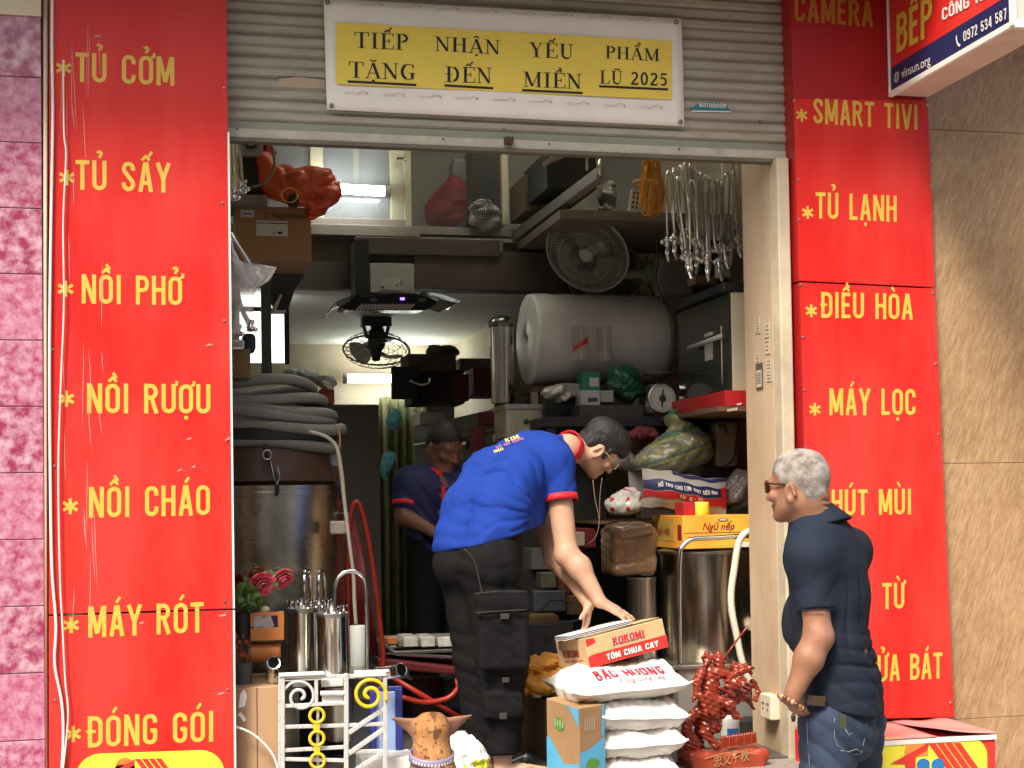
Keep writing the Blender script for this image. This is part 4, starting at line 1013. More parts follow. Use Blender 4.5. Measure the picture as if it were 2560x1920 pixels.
q = MB(); a, c = W(1697, 1790, .5), W(1930, 1660, .5); bx(q, a.x, c.x, .5, 1.05, fz, c.z); q.build('base', mat('grey_steel_box', (.36, .35, .32), rough=.4, metal=.6, var=.12), tr, bevel=.006)
q = MB(); bx(q, a.x-.09, c.x, .485, 1.06, c.z-.008, c.z+.012); q.build('deck', M['steel2'], tr, bevel=.004)
pts = [W(1700, 1664, .47), W(1699, 1600, .47), W(1698, 1500, .47), W(1698, 1430, .47)]+[W(1746-48*math.cos(R(a_)), 1394-48*math.sin(R(a_)), .47) for a_ in range(20, 91, 14)]+[W(1800, 1344, .47), W(1850, 1340, .47), W(1925, 1336, .47)]
q = MB(); q.tube(smooth_curve(pts, 4), .0115, n=14); q.build('rail', M['chrome'], tr, smooth=True)
# orange noodle carton on the tank
cz_ = tc.z+.024
a, c = W(1708, 1366, .56), W(1885, 1286, .56); a.z = cz_
oc = thing('orange_carton', 'orange noodle carton reading Ngũ nếp standing on the tank lid', 'carton', ((a.x+c.x)/2, .78, cz_))
q = MB(); bx(q, a.x, c.x, .56, 1.0, cz_, c.z); q.build('carton', G['orange'], oc, bevel=.003)
O = V((a.x, .56, cz_)); ex, ey = V((c.x-a.x, 0, 0)), V((0, 0, c.z-cz_))
q = MB(); fonttext(q, 'Ngũ nếp', O+ex*.27+ey*.56, ex*.45, ey*.22, NF, shear=.35, offset=.008, lift=.002); q.build('lettering', G['wine'], oc)
q = MB(); q.prism([O+ex*(.56+.075*math.cos(R(t)))+ey*(.86+.05*math.sin(R(t)))+NF*.002 for t in range(0, 360, 20)], (0, .001, 0), mi=0)
for i in range(3): q.ribbon([(0, 0), (1, 0)], .012, O+ex*.06+ey*(.36-.05*i), ex*.14, V((0, 0, 1))*.25, NF, .002, 0)
q.ribbon([(0, 0), (1, 0)], .01, O+ex*.01+ey*.48, ex*.98, V((0, 0, 1))*.3, NF, .0015, 0)
q.build('badge', mat('badge_grey', (.2, .12, .06), rough=.5), oc)
q = MB(); paint(q, 'HẢO', O+ex*.515+ey*.83, ex*.09, ey*.06, NF, lift=.004); q.box(O+ex*.86+ey*.1+NF*.001, (.07, .002, .022)); q.build('white_print', M['edge'], oc)
q = MB(); Lf = V((a.x, 1.0, cz_)); exl = V((0, -.44, 0)); NL = V((-1, 0, 0))
q.prism([Lf+exl*x+ey*y+NL*.0015 for x, y in ((.02, .22), (.7, .22), (.72, .9), (.02, .9))], (.001, 0, 0)); q.build('side_panel', mat('ochre_print', (.5, .33, .06), rough=.5), oc)
q = MB(); fonttext(q, 'Ngũ nếp', Lf+exl*.15+ey*.42, exl*.45, ey*.25, NL, shear=.3, offset=.008, lift=.003); q.box(Lf+exl*.9+ey*.5+NL*.001, (.002, .05, .07)); q.build('side_lettering', G['wine'], oc)
# cup and red tin on the carton
cp = thing('yellow_tub', 'yellow tub with a red side standing on the orange carton', 'tub', W(1745, 1285, .66))
o = W(1748, 1284, .64); r_ = MPP(1748, 1265, .64)*25; o.z = c.z
q = MB(); q.lathe([(r_*.9, 0), (r_, .01), (r_, .058), (r_*.95, .062), (0, .062)], o, n=28); q.build('tub', mat('yellow_tub_plastic', (.85, .66, .06), rough=.35), cp, smooth=True, auto=40)
q = MB(); bx(q, o.x-r_-.045, o.x-r_*.7, .6, .72, c.z, c.z+.062); q.build('red_box', G['redp'], cp, bevel=.004)
# ---------------------------------------------------------------- white corrugated hose
def corrugated(pts, r, pitch=.009, depth=.16, n=12):
    P = smooth_curve(pts, 24); L = [0]
    for a_, b_ in zip(P, P[1:]): L.append(L[-1]+(b_-a_).length)
    tot = L[-1]; m_ = int(tot/pitch*4); out = []; rs = []; j = 0
    for i in range(m_+1):
        s_ = tot*i/m_
        while j < len(L)-2 and L[j+1] < s_: j += 1
        t_ = (s_-L[j])/max(1e-9, L[j+1]-L[j]); out.append(P[j].lerp(P[j+1], t_)); rs.append(r*(1-depth*(.5+.5*math.cos(2*math.pi*s_/pitch))))
    q = MB(); q.tube(out, rs, n=n); return q
q = corrugated([W(x, y, .44) for x, y in ((1930, 1352), (1900, 1340), (1882, 1329), (1862, 1334), (1846, 1360), (1836, 1420), (1828, 1480), (1830, 1530), (1842, 1590), (1852, 1640), (1868, 1690), (1888, 1722), (1912, 1756))], MPP(1840, 1500, .44)*9.5)
tag(q.build('drain_hose', G['whose'], smooth=True), 'cream corrugated drain hose looped over the trolley rail', 'hose')
# small things right of the tank
carton('bucket', 'small dark blue tub beside the door pillar', 'tub', 1884, 1592, 1930, 1642, .62, .14, mat('deep_blue_plastic', (.01, .025, .16), rough=.4), bevel=.02, part='tub')
p = W(1896, 1572, .6)
heap('cloth_bag', 'folded cream cloth on the blue tub', 'cloth', p-V((.07, .06, .05)), p+V((.07, .09, .05)), [(p, (.05, .05, .022)), (p+V((.02, 0, .015)), (.03, .05, .02))], M['cream'], h=.005, fold=.004)
carton('crate', 'black crate low beside the door pillar', 'crate', 1845, 1795, 1925, 1940, .42, .3, G['black'], bevel=.01, part='crate')
bt = thing('bottle', 'white plastic bottle with blue label behind the red statue', 'bottle', W(1826, 1850, .2))
o = W(1826, 1852, .2); k_ = MPP(1826, 1810, .2)
q = MB(); q.lathe([(20*k_, 0), (23*k_, 3*k_), (23*k_, 45*k_), (25*k_, 52*k_), (24*k_, 60*k_), (14*k_, 66*k_), (11*k_, 68*k_), (11*k_, 78*k_), (0, 79*k_)], o, n=24); q.build('bottle', M['white'], bt, smooth=True, auto=40)
q = MB(); q.lathe([(23.4*k_, 10*k_), (23.4*k_, 34*k_)], o, n=12, a0=R(-130), a1=R(-50)); q.build('label', MBL, bt, smooth=True)
# dark pot left of the tank, bundle on it
o = W(1606, 1590, .78); r_ = MPP(1606, 1500, .78)*36
q = MB(); q.lathe([(r_, -.3), (r_, .26), (r_*1.05, .265), (r_*1.05, .28), (0, .285)], o, n=40)
tag(q.build('steel_pot', M['steel2'], smooth=True, auto=40), 'narrow dark stainless pot beside the tall tank', 'pot')
p = W(1574, 1370, .74); k_ = MPP(1574, 1370, .74)
s = SDF(p+V((-.16, -.16, -.17)), p+V((.16, .2, .17)), .0055)
s.box(p+V((2*k_, .02, -8*k_)), (60*k_, .10, 60*k_), .03, k=.03); s.ell(p+V((-4*k_, .0, 52*k_)), (56*k_, .09, 14*k_), k=.03); s.cap(p+V((-30*k_, -.08, 40*k_)), p+V((36*k_, -.09, 56*k_)), 9*k_, 7*k_, k=.015); s.cap(p+V((-34*k_, -.08, 30*k_)), p+V((40*k_, -.09, 40*k_)), 6*k_, k=.012)
s.warp(lambda X, Y, Z: crumple(X, Y, Z, .0032, 22, 4)); s.plane(p+V((62*k_, 0, -20*k_)), (1, 0, -.15))
wb_ = thing('wrapped_bundle', 'squarish bundle of goods wrapped in shiny brown plastic and tape', 'bundle', p+V((0, 0, -.17)))
s.build('wrap', mat('brown_wrap', (.17, .095, .045), rough=.22, var=.3, vscale=9, bump=.5, bscale=30, coat=.5), wb_, smooth_it=1)
# printed feed sack and plastic bags on the shelf above
p = W(1693, 1232, .95); k_ = MPP(1693, 1232, .95)
fs_ = thing('feed_sack', 'printed feed sack with blue and red bands lying above the orange carton', 'sack', p)
def FS(u, v, e=0.0):
    x, y = 2*u-1, 2*v-1
    return p+V((x*108*k_, -.10-.06*math.cos(y*1.5)*math.cos(x*1.4)-e, (y*46-x*12-4*math.sin(x*3))*k_+.004*math.sin(11*x+5*y)))
q = MB(); q.sheet(lambda u, v: FS(u, v), 30, 20); q.sheet(lambda u, v: FS(1-u, v)+V((0, .22, 0)), 30, 20); q.sheet(lambda u, v: FS(u, 1)*(1-v)+(FS(u, 1)+V((0, .22, 0)))*v, 30, 4)
q.build('sack', mat('feed_sack_white', (.34, .32, .28), rough=.5, var=.1), fs_, smooth=True)
for nm, mt, v0, v1 in (('blue_band', M['blue'], .47, .74), ('red_band', G['redp'], .26, .44), ('top_band', mat('indigo_band', (.03, .025, .10), rough=.4), .9, .99)):
    q = MB(); q.sheet(lambda u, v: FS(u if nm != 'top_band' else .35+.65*u, v0+(v1-v0)*v, .003), 24, 4); q.build(nm, mt, fs_, smooth=True)
q = MB(); q.sheet(lambda u, v: FS(.93+.07*u, .2+.55*v, .0035), 4, 6); q.build('end_patch', G['redp'], fs_, smooth=True)
q = MB()
for tx, u0, v0, u1, hv in (('HỖ TRỢ CHO LỢN THỊT SIÊU NẠC', .16, .545, .88, .10), ('TỪ 10 - 25', .4, .305, .68, .09)):
    sub = MB(); paint(sub, tx, V((0, 0, 0)), V((1, 0, 0)), V((0, 0, 1)), V((0, 0, 0)))
    q.add([FS(u0+(u1-u0)*x, v0+hv*z, .006) for x, y, z in sub.v], sub.f)
q.build('lettering', M['edge'], fs_)
p = W(1560, 1262, .9); k_ = MPP(1560, 1262, .9)
heap('shopping_bag', 'knotted white shopping bag with red print beside the feed sack', 'bag', p-V((.12, .12, .11)), p+V((.12, .14, .11)), [(p, (44*k_, .08, 28*k_)), (p+V((15*k_, 0, 18*k_)), (30*k_, .06, 18*k_))],
     [mat('thin_white_bag', (.5, .5, .46), rough=.35, var=.15, vscale=10), G['redp']], fold=.006, freq=60, h=.006, fdir=(.7, 0, .8), colour=lambda c: (np.sin(c[:, 0]*95+2*np.sin(c[:, 2]*60))*np.sin(c[:, 2]*70+1) > .74).astype(int), part='bag')
p = W(1690, 1130, 1.0); k_ = MPP(1690, 1130, 1.0)
def bagm(nm, c): return mat(nm, c, rough=.25, var=.3, vscale=7, bump=.5, bscale=14, coat=.2)
heap('plastic_bag', 'big clear plastic bag of striped packets under the cabinet', 'bag', p-V((.24, .16, .17)), p+V((.24, .2, .22)), [(p+V((-58*k_, .03, -26*k_)), (44*k_, .11, 36*k_)), (p+V((-22*k_, .03, -12*k_)), (52*k_, .13, 44*k_)), (p+V((20*k_, .03, 2*k_)), (52*k_, .13, 48*k_)), (p+V((62*k_, .04, 14*k_)), (40*k_, .11, 44*k_)), (p+V((22*k_, .05, 62*k_)), (26*k_, .06, 20*k_)), (p+V((2*k_, .05, 86*k_)), (13*k_, .05, 22*k_))],
     [bagm('smoky_bag', (.20, .19, .14)), bagm('bag_stripe', (.26, .25, .09)), bagm('bag_green', (.08, .14, .09))], fold=.008, freq=55, h=.008, fdir=(-.3, 0, 1), colour=lambda c: np.select([(np.sin((c[:, 2]-.32*c[:, 0])*130) > .55), (np.sin((c[:, 2]-.32*c[:, 0])*58+1) > .5)], [1, 2], 0), part='bag')
carton('carton', 'brown carton low behind the clear plastic bag', 'carton', 1790, 1050, 1880, 1190, 1.15, .4, mat('dim_carton', (.22, .15, .10), rough=.8, var=.15))
carton('shelf', 'dark shelf plank holding the sacks behind the tank', 'shelf', 1500, 1296, 1900, 1312, .95, .9, G['brown'], part='plank')
carton('carton', 'dark carton at the back under the shelf plank', 'carton', 1450, 1330, 1700, 1700, 1.5, .4, G['black'])
carton('storage_crate', 'dark crate under the work table in the shadows', 'crate', 1290, 1420, 1460, 1800, 1.2, .5, G['black'], part='crate')
# clutter in the dark between the man and the tank
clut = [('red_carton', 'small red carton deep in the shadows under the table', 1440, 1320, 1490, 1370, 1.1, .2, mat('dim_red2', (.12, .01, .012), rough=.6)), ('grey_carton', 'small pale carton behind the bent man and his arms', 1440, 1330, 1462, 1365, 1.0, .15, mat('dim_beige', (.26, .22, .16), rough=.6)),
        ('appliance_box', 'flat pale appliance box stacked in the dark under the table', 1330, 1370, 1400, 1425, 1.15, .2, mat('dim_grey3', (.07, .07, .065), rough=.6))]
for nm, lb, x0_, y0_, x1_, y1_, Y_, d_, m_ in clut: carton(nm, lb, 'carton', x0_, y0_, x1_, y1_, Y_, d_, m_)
# ================================================================ left foreground goods
# plywood crate
a, c = W(560, 1990, .02), W(699, 1716, .02)
pw = thing('wooden_crate', 'plain brown plywood crate carrying flowers beside the red sign', 'crate', (a.x+.1, .3, fz))
q = MB(); bx(q, a.x-.12, c.x, .02, .5, fz-.0, c.z); q.build('box', G['wood'], pw, bevel=.003)
q = MB(); q.prism([W(x, y, .017) for x, y in ccw([(596, 1770), (600, 1735), (612, 1722), (618, 1740), (612, 1766)])], (0, .002, 0)); q.prism([W(x, y, .017) for x, y in ccw([(594, 1786), (602, 1780), (616, 1798), (610, 1806)])], (0, .002, 0)); q.build('torn_label', M['edge'], pw)
q = MB(); m_x = (a.x+c.x)/2; q.box((m_x+.02, .0185, c.z-.25), (.002, .003, .5)); q.build('board_gap', G['brown'], pw)
zt_ = c.z
q = MB(); q.tube(smooth_curve([W(x, y, -.03) for x, y in ((560, 1812), (584, 1815), (630, 1834), (668, 1868), (690, 1905), (700, 1960))], 6), .0045, n=8); tag(q.build('cable', M['edge'], smooth=True), 'white cable arching across the front of the plywood crate', 'cable')
# planter, vase, roses
o = W(606, 1700, .16); k_ = MPP(606, 1690, .16); o.z = zt_
pn = thing('planter', 'dark grey round planter with dried red flowers below the roses', 'planter', o)
q = MB(); q.lathe([(0, 0), (23*k_, 0), (24*k_, 20*k_), (25*k_, 52*k_), (22*k_, 53*k_), (21*k_, 44*k_), (0, 43*k_)], o, n=32); q.build('pot', mat('dark_grey_pot', (.085, .08, .075), rough=.5, var=.2), pn, smooth=True, auto=40)
q = MB(); rr = random.Random(4)
for i in range(26):
    b_ = o+V((rr.uniform(-18, 18)*k_, rr.uniform(-15, 5)*k_, 45*k_)); q.tube([b_, b_+V((rr.uniform(-8, 8)*k_, 0, rr.uniform(25, 70)*k_))], .0012, n=4)
q.build('dry_stem', mat('dry_stems', (.22, .11, .06), rough=.8), pn)
q = MB()
for i in range(16):
    b_ = o+V((rr.uniform(-20, 12)*k_, rr.uniform(-22, 0)*k_, rr.uniform(60, 128)*k_)); q.ball(b_, (rr.uniform(2, 5)*k_, 3*k_, rr.uniform(3, 7)*k_), n=5)
q.build('dried_flower', mat('dry_red', (.38, .06, .025), rough=.7), pn, smooth=True)
o2 = W(604, 1655, .24); k2 = MPP(604, 1600, .24)
vs_ = thing('rose_vase', 'black vase of drooping red roses with green leaves', 'vase', o2)
q = MB(); q.lathe([(0, -45*k2), (15*k2, -45*k2), (18*k2, 0), (24*k2, 70*k2), (26*k2, 122*k2), (22*k2, 122*k2), (18*k2, 60*k2), (0, 50*k2)], o2, n=28); q.build('vase', G['black'], vs_, smooth=True, auto=40)
top = W(606, 1532, .24)
def rose(c, r, nrm, nm, m_):
    q = MB(); n_ = V(nrm).normalized(); rot = V((0, 0, 1)).rotation_difference(n_).to_matrix(); rr = random.Random(int(c.x*1e4))
    for ring, (cnt, rad, open_, hgt) in enumerate(((3, .22, .02, .62), (4, .42, .10, .62), (5, .66, .25, .52), (6, .9, .5, .36), (6, 1.06, .95, .12))):
        for i in range(cnt):
            a0 = 2*math.pi*(i+.37*ring)/cnt+rr.uniform(-.15, .15); w_ = 2*math.pi/cnt*.68
            def pet(u, v):
                a_ = a0+(u-.5)*2*w_; z = -.35+(hgt+.35)*v; rad_ = rad*(.35+.65*math.sin(min(1, v*1.15)*1.57))+open_*.35*v*v
                rad_ *= (1-.25*(2*u-1)**2*v)
                z -= .20*(2*u-1)**2*v*(.5+open_); curl = .12*open_*max(0, v-.75)*4
                return c+rot @ V((math.cos(a_)*(rad_+curl), math.sin(a_)*(rad_+curl), z-curl*.8))*r
            q.sheet(pet, 7, 6)
    o = q.build(nm, m_, vs_, smooth=True)
    md = o.modifiers.new('solid', 'SOLIDIFY'); md.thickness = .0008
    return o
Wv = lambda x, y, Y=.2: W(x, y, Y)
P2 = mat('rose_petal_dry', (.62, .07, .05), rough=.6, vscale=22, col2=(.72, .30, .22)); P3 = mat('rose_bud_dark', (.16, .008, .015), rough=.5)
rose(Wv(648, 1440, .22), 20*k2, (-.3, -.75, -.55), 'rose', P2); rose(Wv(655, 1461, .17), 25*k2, (.25, -.8, -.42), 'rose', G['petal']); rose(Wv(707, 1447, .2), 22*k2, (.35, -.7, -.55), 'rose', G['petal']); rose(Wv(592, 1454, .2), 14*k2, (-.4, -.8, .1), 'rose', P3)
q = MB()
for pts in (((606, 1545), (612, 1470), (625, 1415), (640, 1412), (648, 1425)), ((606, 1545), (628, 1480), (640, 1425), (650, 1428), (654, 1440)), ((606, 1540), (650, 1470), (680, 1425), (700, 1420), (706, 1432)), ((604, 1540), (595, 1490), (590, 1460)), ((606, 1545), (600, 1450), (612, 1412), (630, 1408))):
    q.tube(smooth_curve([Wv(x, y, .225) for x, y in pts], 5), .0022, n=6)
q.build('stem', mat('rose_stem', (.16, .20, .07), rough=.5), vs_, smooth=True)
q = MB(); rr = random.Random(8)
def leaf(q, c, l, w_, d, n_):
    d = V(d).normalized(); n_ = V(n_).normalized(); s_ = d.cross(n_).normalized()
    q.sheet(lambda u, v: V(c)+d*(l*v)+s_*((u-.5)*2*w_*math.sin(math.pi*min(1, .04+v*.96))**.8)+n_*(.18*l*math.sin(v*2.6)-.25*w_*abs(2*u-1)), 4, 7)
for x, y, l in [(612, 1440, 34), (606, 1455, 38), (688, 1430, 34), (683, 1442, 30), (676, 1424, 26)]:
    leaf(q, Wv(x, y, .2), l*k2, 9*k2, (rr.uniform(-.3, .3), rr.uniform(-.4, .1), -1), (0, -1, .1))
for i in range(42):
    x, y = rr.uniform(584, 646), rr.uniform(1462, 1522); leaf(q, Wv(x, y, rr.uniform(.15, .27)), rr.uniform(20, 34)*k2, rr.uniform(8, 14)*k2, (rr.uniform(-1, 1), rr.uniform(-.7, .2), rr.uniform(-.9, .6)), (rr.uniform(-.5, .5), -1, rr.uniform(-.2, .8)))
for c_, n in (((648, 1426), 6), ((707, 1432), 6), ((654, 1436), 5)):
    for i in range(n): leaf(q, Wv(*c_, .2), 22*k2, 3*k2, (math.cos(i*1.1)*1.0, -.3, .25*math.sin(i*2.1)), (0, -.5, 1))
q.build('foliage', G['leaf'], vs_, smooth=True)
# tissue crate and wood blocks
wc = thing('napkin_holder', 'orange wooden holder stuffed with folded papers', 'holder', W(668, 1603, .2))
a, c = W(626, 1603, .2), W(710, 1530, .2)
def fr(q, x0_, y0_, x1_, y1_, Y, d):
    a_, c_ = W(x0_, y1_, Y), W(x1_, y0_, Y); bx(q, a_.x, c_.x, Y, Y+d, a_.z, c_.z)
q = MB(); fr(q, 626, 1568, 710, 1603, .2, .012); fr(q, 626, 1533, 634, 1568, .2, .012); fr(q, 695, 1528, 710, 1568, .2, .012); fr(q, 634, 1530, 695, 1541, .2, .012); fr(q, 626, 1536, 710, 1603, .28, .012); q.box(((a.x+c.x)/2, .246, a.z+.006), (c.x-a.x, .08, .012)); q.build('holder', G['oran'], wc, bevel=.002)
q = MB()
for i, (x, y, r_) in enumerate(((645, 1552, -14), (656, 1560, 8), (668, 1556, -20), (682, 1552, 24), (688, 1556, 30))): q.box(W(x, y, .235+.008*i), (.045, .002, .05), Matrix.Rotation(R(r_), 3, 'Y'), mi=1 if i > 2 else 0)
q.build('papers', [M['edge'], mat('violet_paper', (.06, .03, .12), rough=.6)], wc)
q = MB(); q.ball(W(662, 1524, .24), (.022, .018, .015), n=6); tag(q.build('soap', mat('pale_yellow_soap', (.75, .68, .36), rough=.5), smooth=True), 'pale yellow lump of soap on top of the orange holder', 'soap')
wb = thing('wooden_drum', 'short wooden drum lying under the orange holder', 'drum', W(662, 1655, .2))
o = W(660, 1630, .26); k_ = MPP(660, 1630, .26)
q = MB(); q.lathe([(0, -40*k_), (22*k_, -39*k_), (25*k_, -34*k_), (25*k_, 0), (24.2*k_, .5*k_), (25*k_, 1*k_), (25*k_, 36*k_), (22*k_, 40*k_), (0, 40*k_)], o, Matrix.Rotation(R(90), 3, 'Y') @ Matrix.Rotation(R(0), 3, 'X'), n=32); q.build('drum', G['oran'], wb, smooth=True, auto=30)
# steel pipe elbows
def elbow(name, label, pts, Y, r, ins, nrm):
    t = thing(name, label, 'pipe elbow', W(*pts[0], Y)); P = [W(x, y, Y+d) for (x, y), d in zip(pts, ins)]
    q = MB(); q.tube(smooth_curve(P, 6), r, n=20, caps=False); e = P[-1]; n_ = (P[-1]-P[-2]).normalized(); rot = V((0, 0, 1)).rotation_difference(n_).to_matrix()
    q.lathe([(r*.86, -.06), (r*.86, 0), (r, .001), (r*1.04, -.002), (r, -.006)], e, rot, n=24); q.build('pipe', M['chrome'], t, smooth=True, auto=50)
    q = MB(); q.lathe([(0, 0), (r*.85, 0)], e-n_*.05, rot, n=20); q.build('bore', G['black'], t)
elbow('pipe_elbow', 'open ended chrome elbow standing on the plywood crate', [(682, 1702), (682, 1685), (683, 1668), (684, 1657)], .08, MPP(684, 1657, .08)*16.5, [.05, .04, .01, -.05], None)
elbow('pipe_elbow', 'chrome pipe end pointing right off the silver gate', [(940, 1684), (962, 1682), (985, 1678), (1004, 1674)], .06, MPP(990, 1680, .06)*17, [.05, .03, .01, -.03], None)
# ---------------------------------------------------------------- steel filter canisters with swan necks
def canister(label, cx, top_y, bot_y, wpx, Y, neck, nlab):
    k_ = MPP(cx, 1600, Y); o = W(cx, bot_y, Y); H_ = W(cx, top_y, Y).z-o.z; r = wpx/2*k_
    t = thing('filter_canister', label, 'canister', o, 'steel filter canisters')
    q = MB(); q.lathe([(0, 0), (r*.97, 0), (r, .006), (r, H_-.02), (r*1.02, H_-.018), (r*1.02, H_-.010), (r, H_-.008)], o, n=56); q.build('body', M['steel'], t, smooth=True, auto=40)
    q = MB(); q.lathe([(r*1.03, H_-.012), (r*1.05, H_-.004), (r*1.03, H_+.002), (r*.8, H_+.008), (r*.3, H_+.016), (r*.2, H_+.03), (r*.2, H_+.045), (0, H_+.045)], o, n=48); q.build('lid', M['steel2'], t, smooth=True, auto=40)
    q = MB()
    for i in range(5):
        a_ = 2*math.pi*i/5+.3; p = o+V((r*.8*math.cos(a_), r*.8*math.sin(a_), H_+.012)); q.lathe([(.006, -.01), (.006, .012), (.011, .013), (.011, .022), (0, .022)], p, n=8)
        q.tube([p+V((-.014, 0, .017)), p+V((.014, 0, .017))], .0028, n=6)
    q.build('clamp', M['chrome'], t, smooth=True, auto=40)
    q = MB(); q.tube(smooth_curve([W(x, y, Y+d) for x, y, d in neck], 8), 9*k_*.62, n=16); q.build('swan_neck', M['chrome'], t, smooth=True)
    return t
canister('left steel filter canister standing behind the front one', 755, 1521, 1690, 70, .42, [(761, 1520, 0), (761, 1480, 0), (761, 1450, 0), (762, 1432, .02), (768, 1427, .05), (774, 1434, .08), (776, 1460, .09), (776, 1520, .09)], '')
canister('middle steel filter canister mostly hidden between the other two', 800, 1518, 1690, 62, .52, [(796, 1520, 0), (796, 1480, 0), (797, 1450, 0), (798, 1432, .02), (803, 1427, .05), (809, 1434, .08), (811, 1460, .09), (811, 1520, .09)], '')
canister('front steel filter canister with the widest swan neck', 832, 1533, 1695, 82, .30, [(835, 1525, 0), (836, 1490, 0), (838, 1465, 0), (846, 1444, 0), (862, 1431, 0), (877, 1428, 0), (893, 1431, 0), (908, 1444, 0), (915, 1465, 0), (917, 1500, 0), (918, 1600, 0), (918, 1700, 0)], '')
o = W(896, 1660, .62); k_ = MPP(896, 1600, .62)
q = MB(); q.lathe([(0, -.15), (20*k_, -.15), (21*k_, 0), (21*k_, 92*k_), (19*k_, 96*k_), (0, 97*k_)], o, n=28); tag(q.build('metal_can', mat('pale_can', (.6, .63, .58), rough=.4, var=.08), smooth=True, auto=40), 'pale cylindrical can behind the widest swan neck', 'can')
q = MB(); fr(q, 690, 1690, 950, 1706, .2, .5); tag(q.build('bench_top', M['steel2'], bevel=.004), 'steel bench top carrying the filter canisters', 'bench')
q = MB(); q.lathe([(0, 0), (.055, 0), (.06, .01), (.06, .22), (0, .22)], W(850, 1850, .25), n=32); tag(q.build('steel_jar', M['steel2'], smooth=True, auto=40), 'steel jar standing behind the silver gate rings', 'jar')
q = MB(); fr(q, 700, 1720, 860, 1950, .66, .1); tag(q.build('backing_board', G['black']), 'black board in the shade behind the silver gate', 'board')
# ---------------------------------------------------------------- silver gate with yellow scrolls
YG = -.06; Wg = lambda x, y, d=0: W(x, y, YG+d); kg = MPP(800, 1800, YG)
gt = thing('wrought_gate', 'silver metal gate section with yellow rings and a yellow scroll', 'gate', Wg(830, 1920))
def bar(q, x0_, y0_, x1_, y1_, w_, d=0.0, th=.018):
    a_, c_ = Wg(x0_, y0_, d), Wg(x1_, y1_, d); u_ = (c_-a_); n_ = V((-u_.z, 0, u_.x)).normalized()*w_*kg/2
    q.prism([a_-n_, c_-n_, c_+n_, a_+n_], (0, th, 0))
q = MB()
for x, w_ in ((707, 10), (866, 11), (963, 10)): bar(q, x, 1980, x, 1684, w_, -.006, .024)
bar(q, 698, 1980, 699, 1690, 6, .03)
q.build('post', G['alu'], gt, bevel=.002)
q = MB()
for x0_, y0_, x1_, y1_ in ((702, 1692, 968, 1690), (702, 1766, 866, 1758), (702, 1818, 868, 1814), (702, 1877, 868, 1868), (868, 1814, 962, 1810), (868, 1879, 962, 1878), (702, 1898, 866, 1902)): bar(q, x0_, y0_, x1_, y1_, 9)
for x0_, y0_, x1_, y1_ in ((872, 1833, 966, 1768), (872, 1885, 966, 1819), (890, 1926, 966, 1876)): bar(q, x0_, y0_, x1_, y1_, 11, -.004)
bar(q, 791, 1762, 791, 1692, 9); bar(q, 795, 1980, 795, 1770, 7, .02)
q.build('rail', G['alu'], gt, bevel=.002)
q = MB()
for x0_, y0_, x1_, y1_ in ((698, 1680, 812, 1692), (888, 1676, 966, 1693)): fr(q, x0_, y0_, x1_, y1_, YG-.012, .04)
fr(q, 733, 1702, 765, 1718, YG+.03, .02); fr(q, 804, 1696, 858, 1718, YG+.05, .02); fr(q, 806, 1738, 858, 1757, YG+.01, .02); q.tube([Wg(801, 1733), Wg(862, 1733)], 6*kg, n=12); q.build('bracket', M['edge'], gt, bevel=.002)
def ring(q, cx, cy, r, w_, d=-.012):
    pr = [((r+w_/2*math.cos(t))*kg, w_/2*math.sin(t)*kg*1.1) for t in [i*2*math.pi/10 for i in range(11)]]
    q.lathe(pr, Wg(cx, cy, d), Matrix.Rotation(R(90), 3, 'X'), n=36)
for cx, cy in ((792.5, 1789), (792.5, 1846), (794, 1902)):
    q = MB(); ring(q, cx, cy, 17.5, 8); q.build('ring', G['yel'], gt, smooth=True)
q = MB(); bar(q, 792, 1826, 792, 1808, 16, -.016); bar(q, 793, 1884, 793, 1866, 15, -.016); q.build('clasp', G['yel'], gt, bevel=.003)
def scroll(q, cx, cy, R0_, R1_, a0, turns, w_, d):
    pts = []; n = 70
    for i in range(n+1):
        u_ = i/n; r_ = R0_+(R1_-R0_)*u_**.8; a_ = R(a0)+2*math.pi*turns*u_; pts.append(Wg(cx+r_*math.cos(a_), cy-r_*math.sin(a_), d))
    q.tube(pts, [w_/2*kg*(1.35-.35*i/n) for i in range(n+1)], n=10)
q = MB(); scroll(q, 924, 1738, 4, 44, 250, -1.75, 8.5, -.014); q.build('scroll', G['yel'], gt, smooth=True)
q = MB(); scroll(q, 750, 1742, 4, 42, 300, 1.6, 7, .004); q.build('scroll', G['alu'], gt, smooth=True)
# blue framed panels
bp_ = thing('blue_panel', 'pale blue panel in dark blue frame leaning behind the silver gate', 'panel', W(970, 1890, .18))
q = MB(); fr(q, 938, 1728, 990, 1890, .2, .03); q.build('sheet', mat('pale_blue_plastic', (.30, .42, .68), rough=.3, var=.1), bp_, bevel=.004)
q = MB(); fr(q, 990, 1722, 1006, 1892, .19, .05); fr(q, 928, 1728, 940, 1892, .18, .04); fr(q, 928, 1716, 1006, 1728, .2, .03); q.build('frame', mat('indigo_plastic', (.035, .04, .22), rough=.35), bp_, bevel=.003)
carton('carton', 'white carton low between the dog and the silver gate', 'carton', 905, 1892, 1040, 1990, .02, .2, M['edge'])
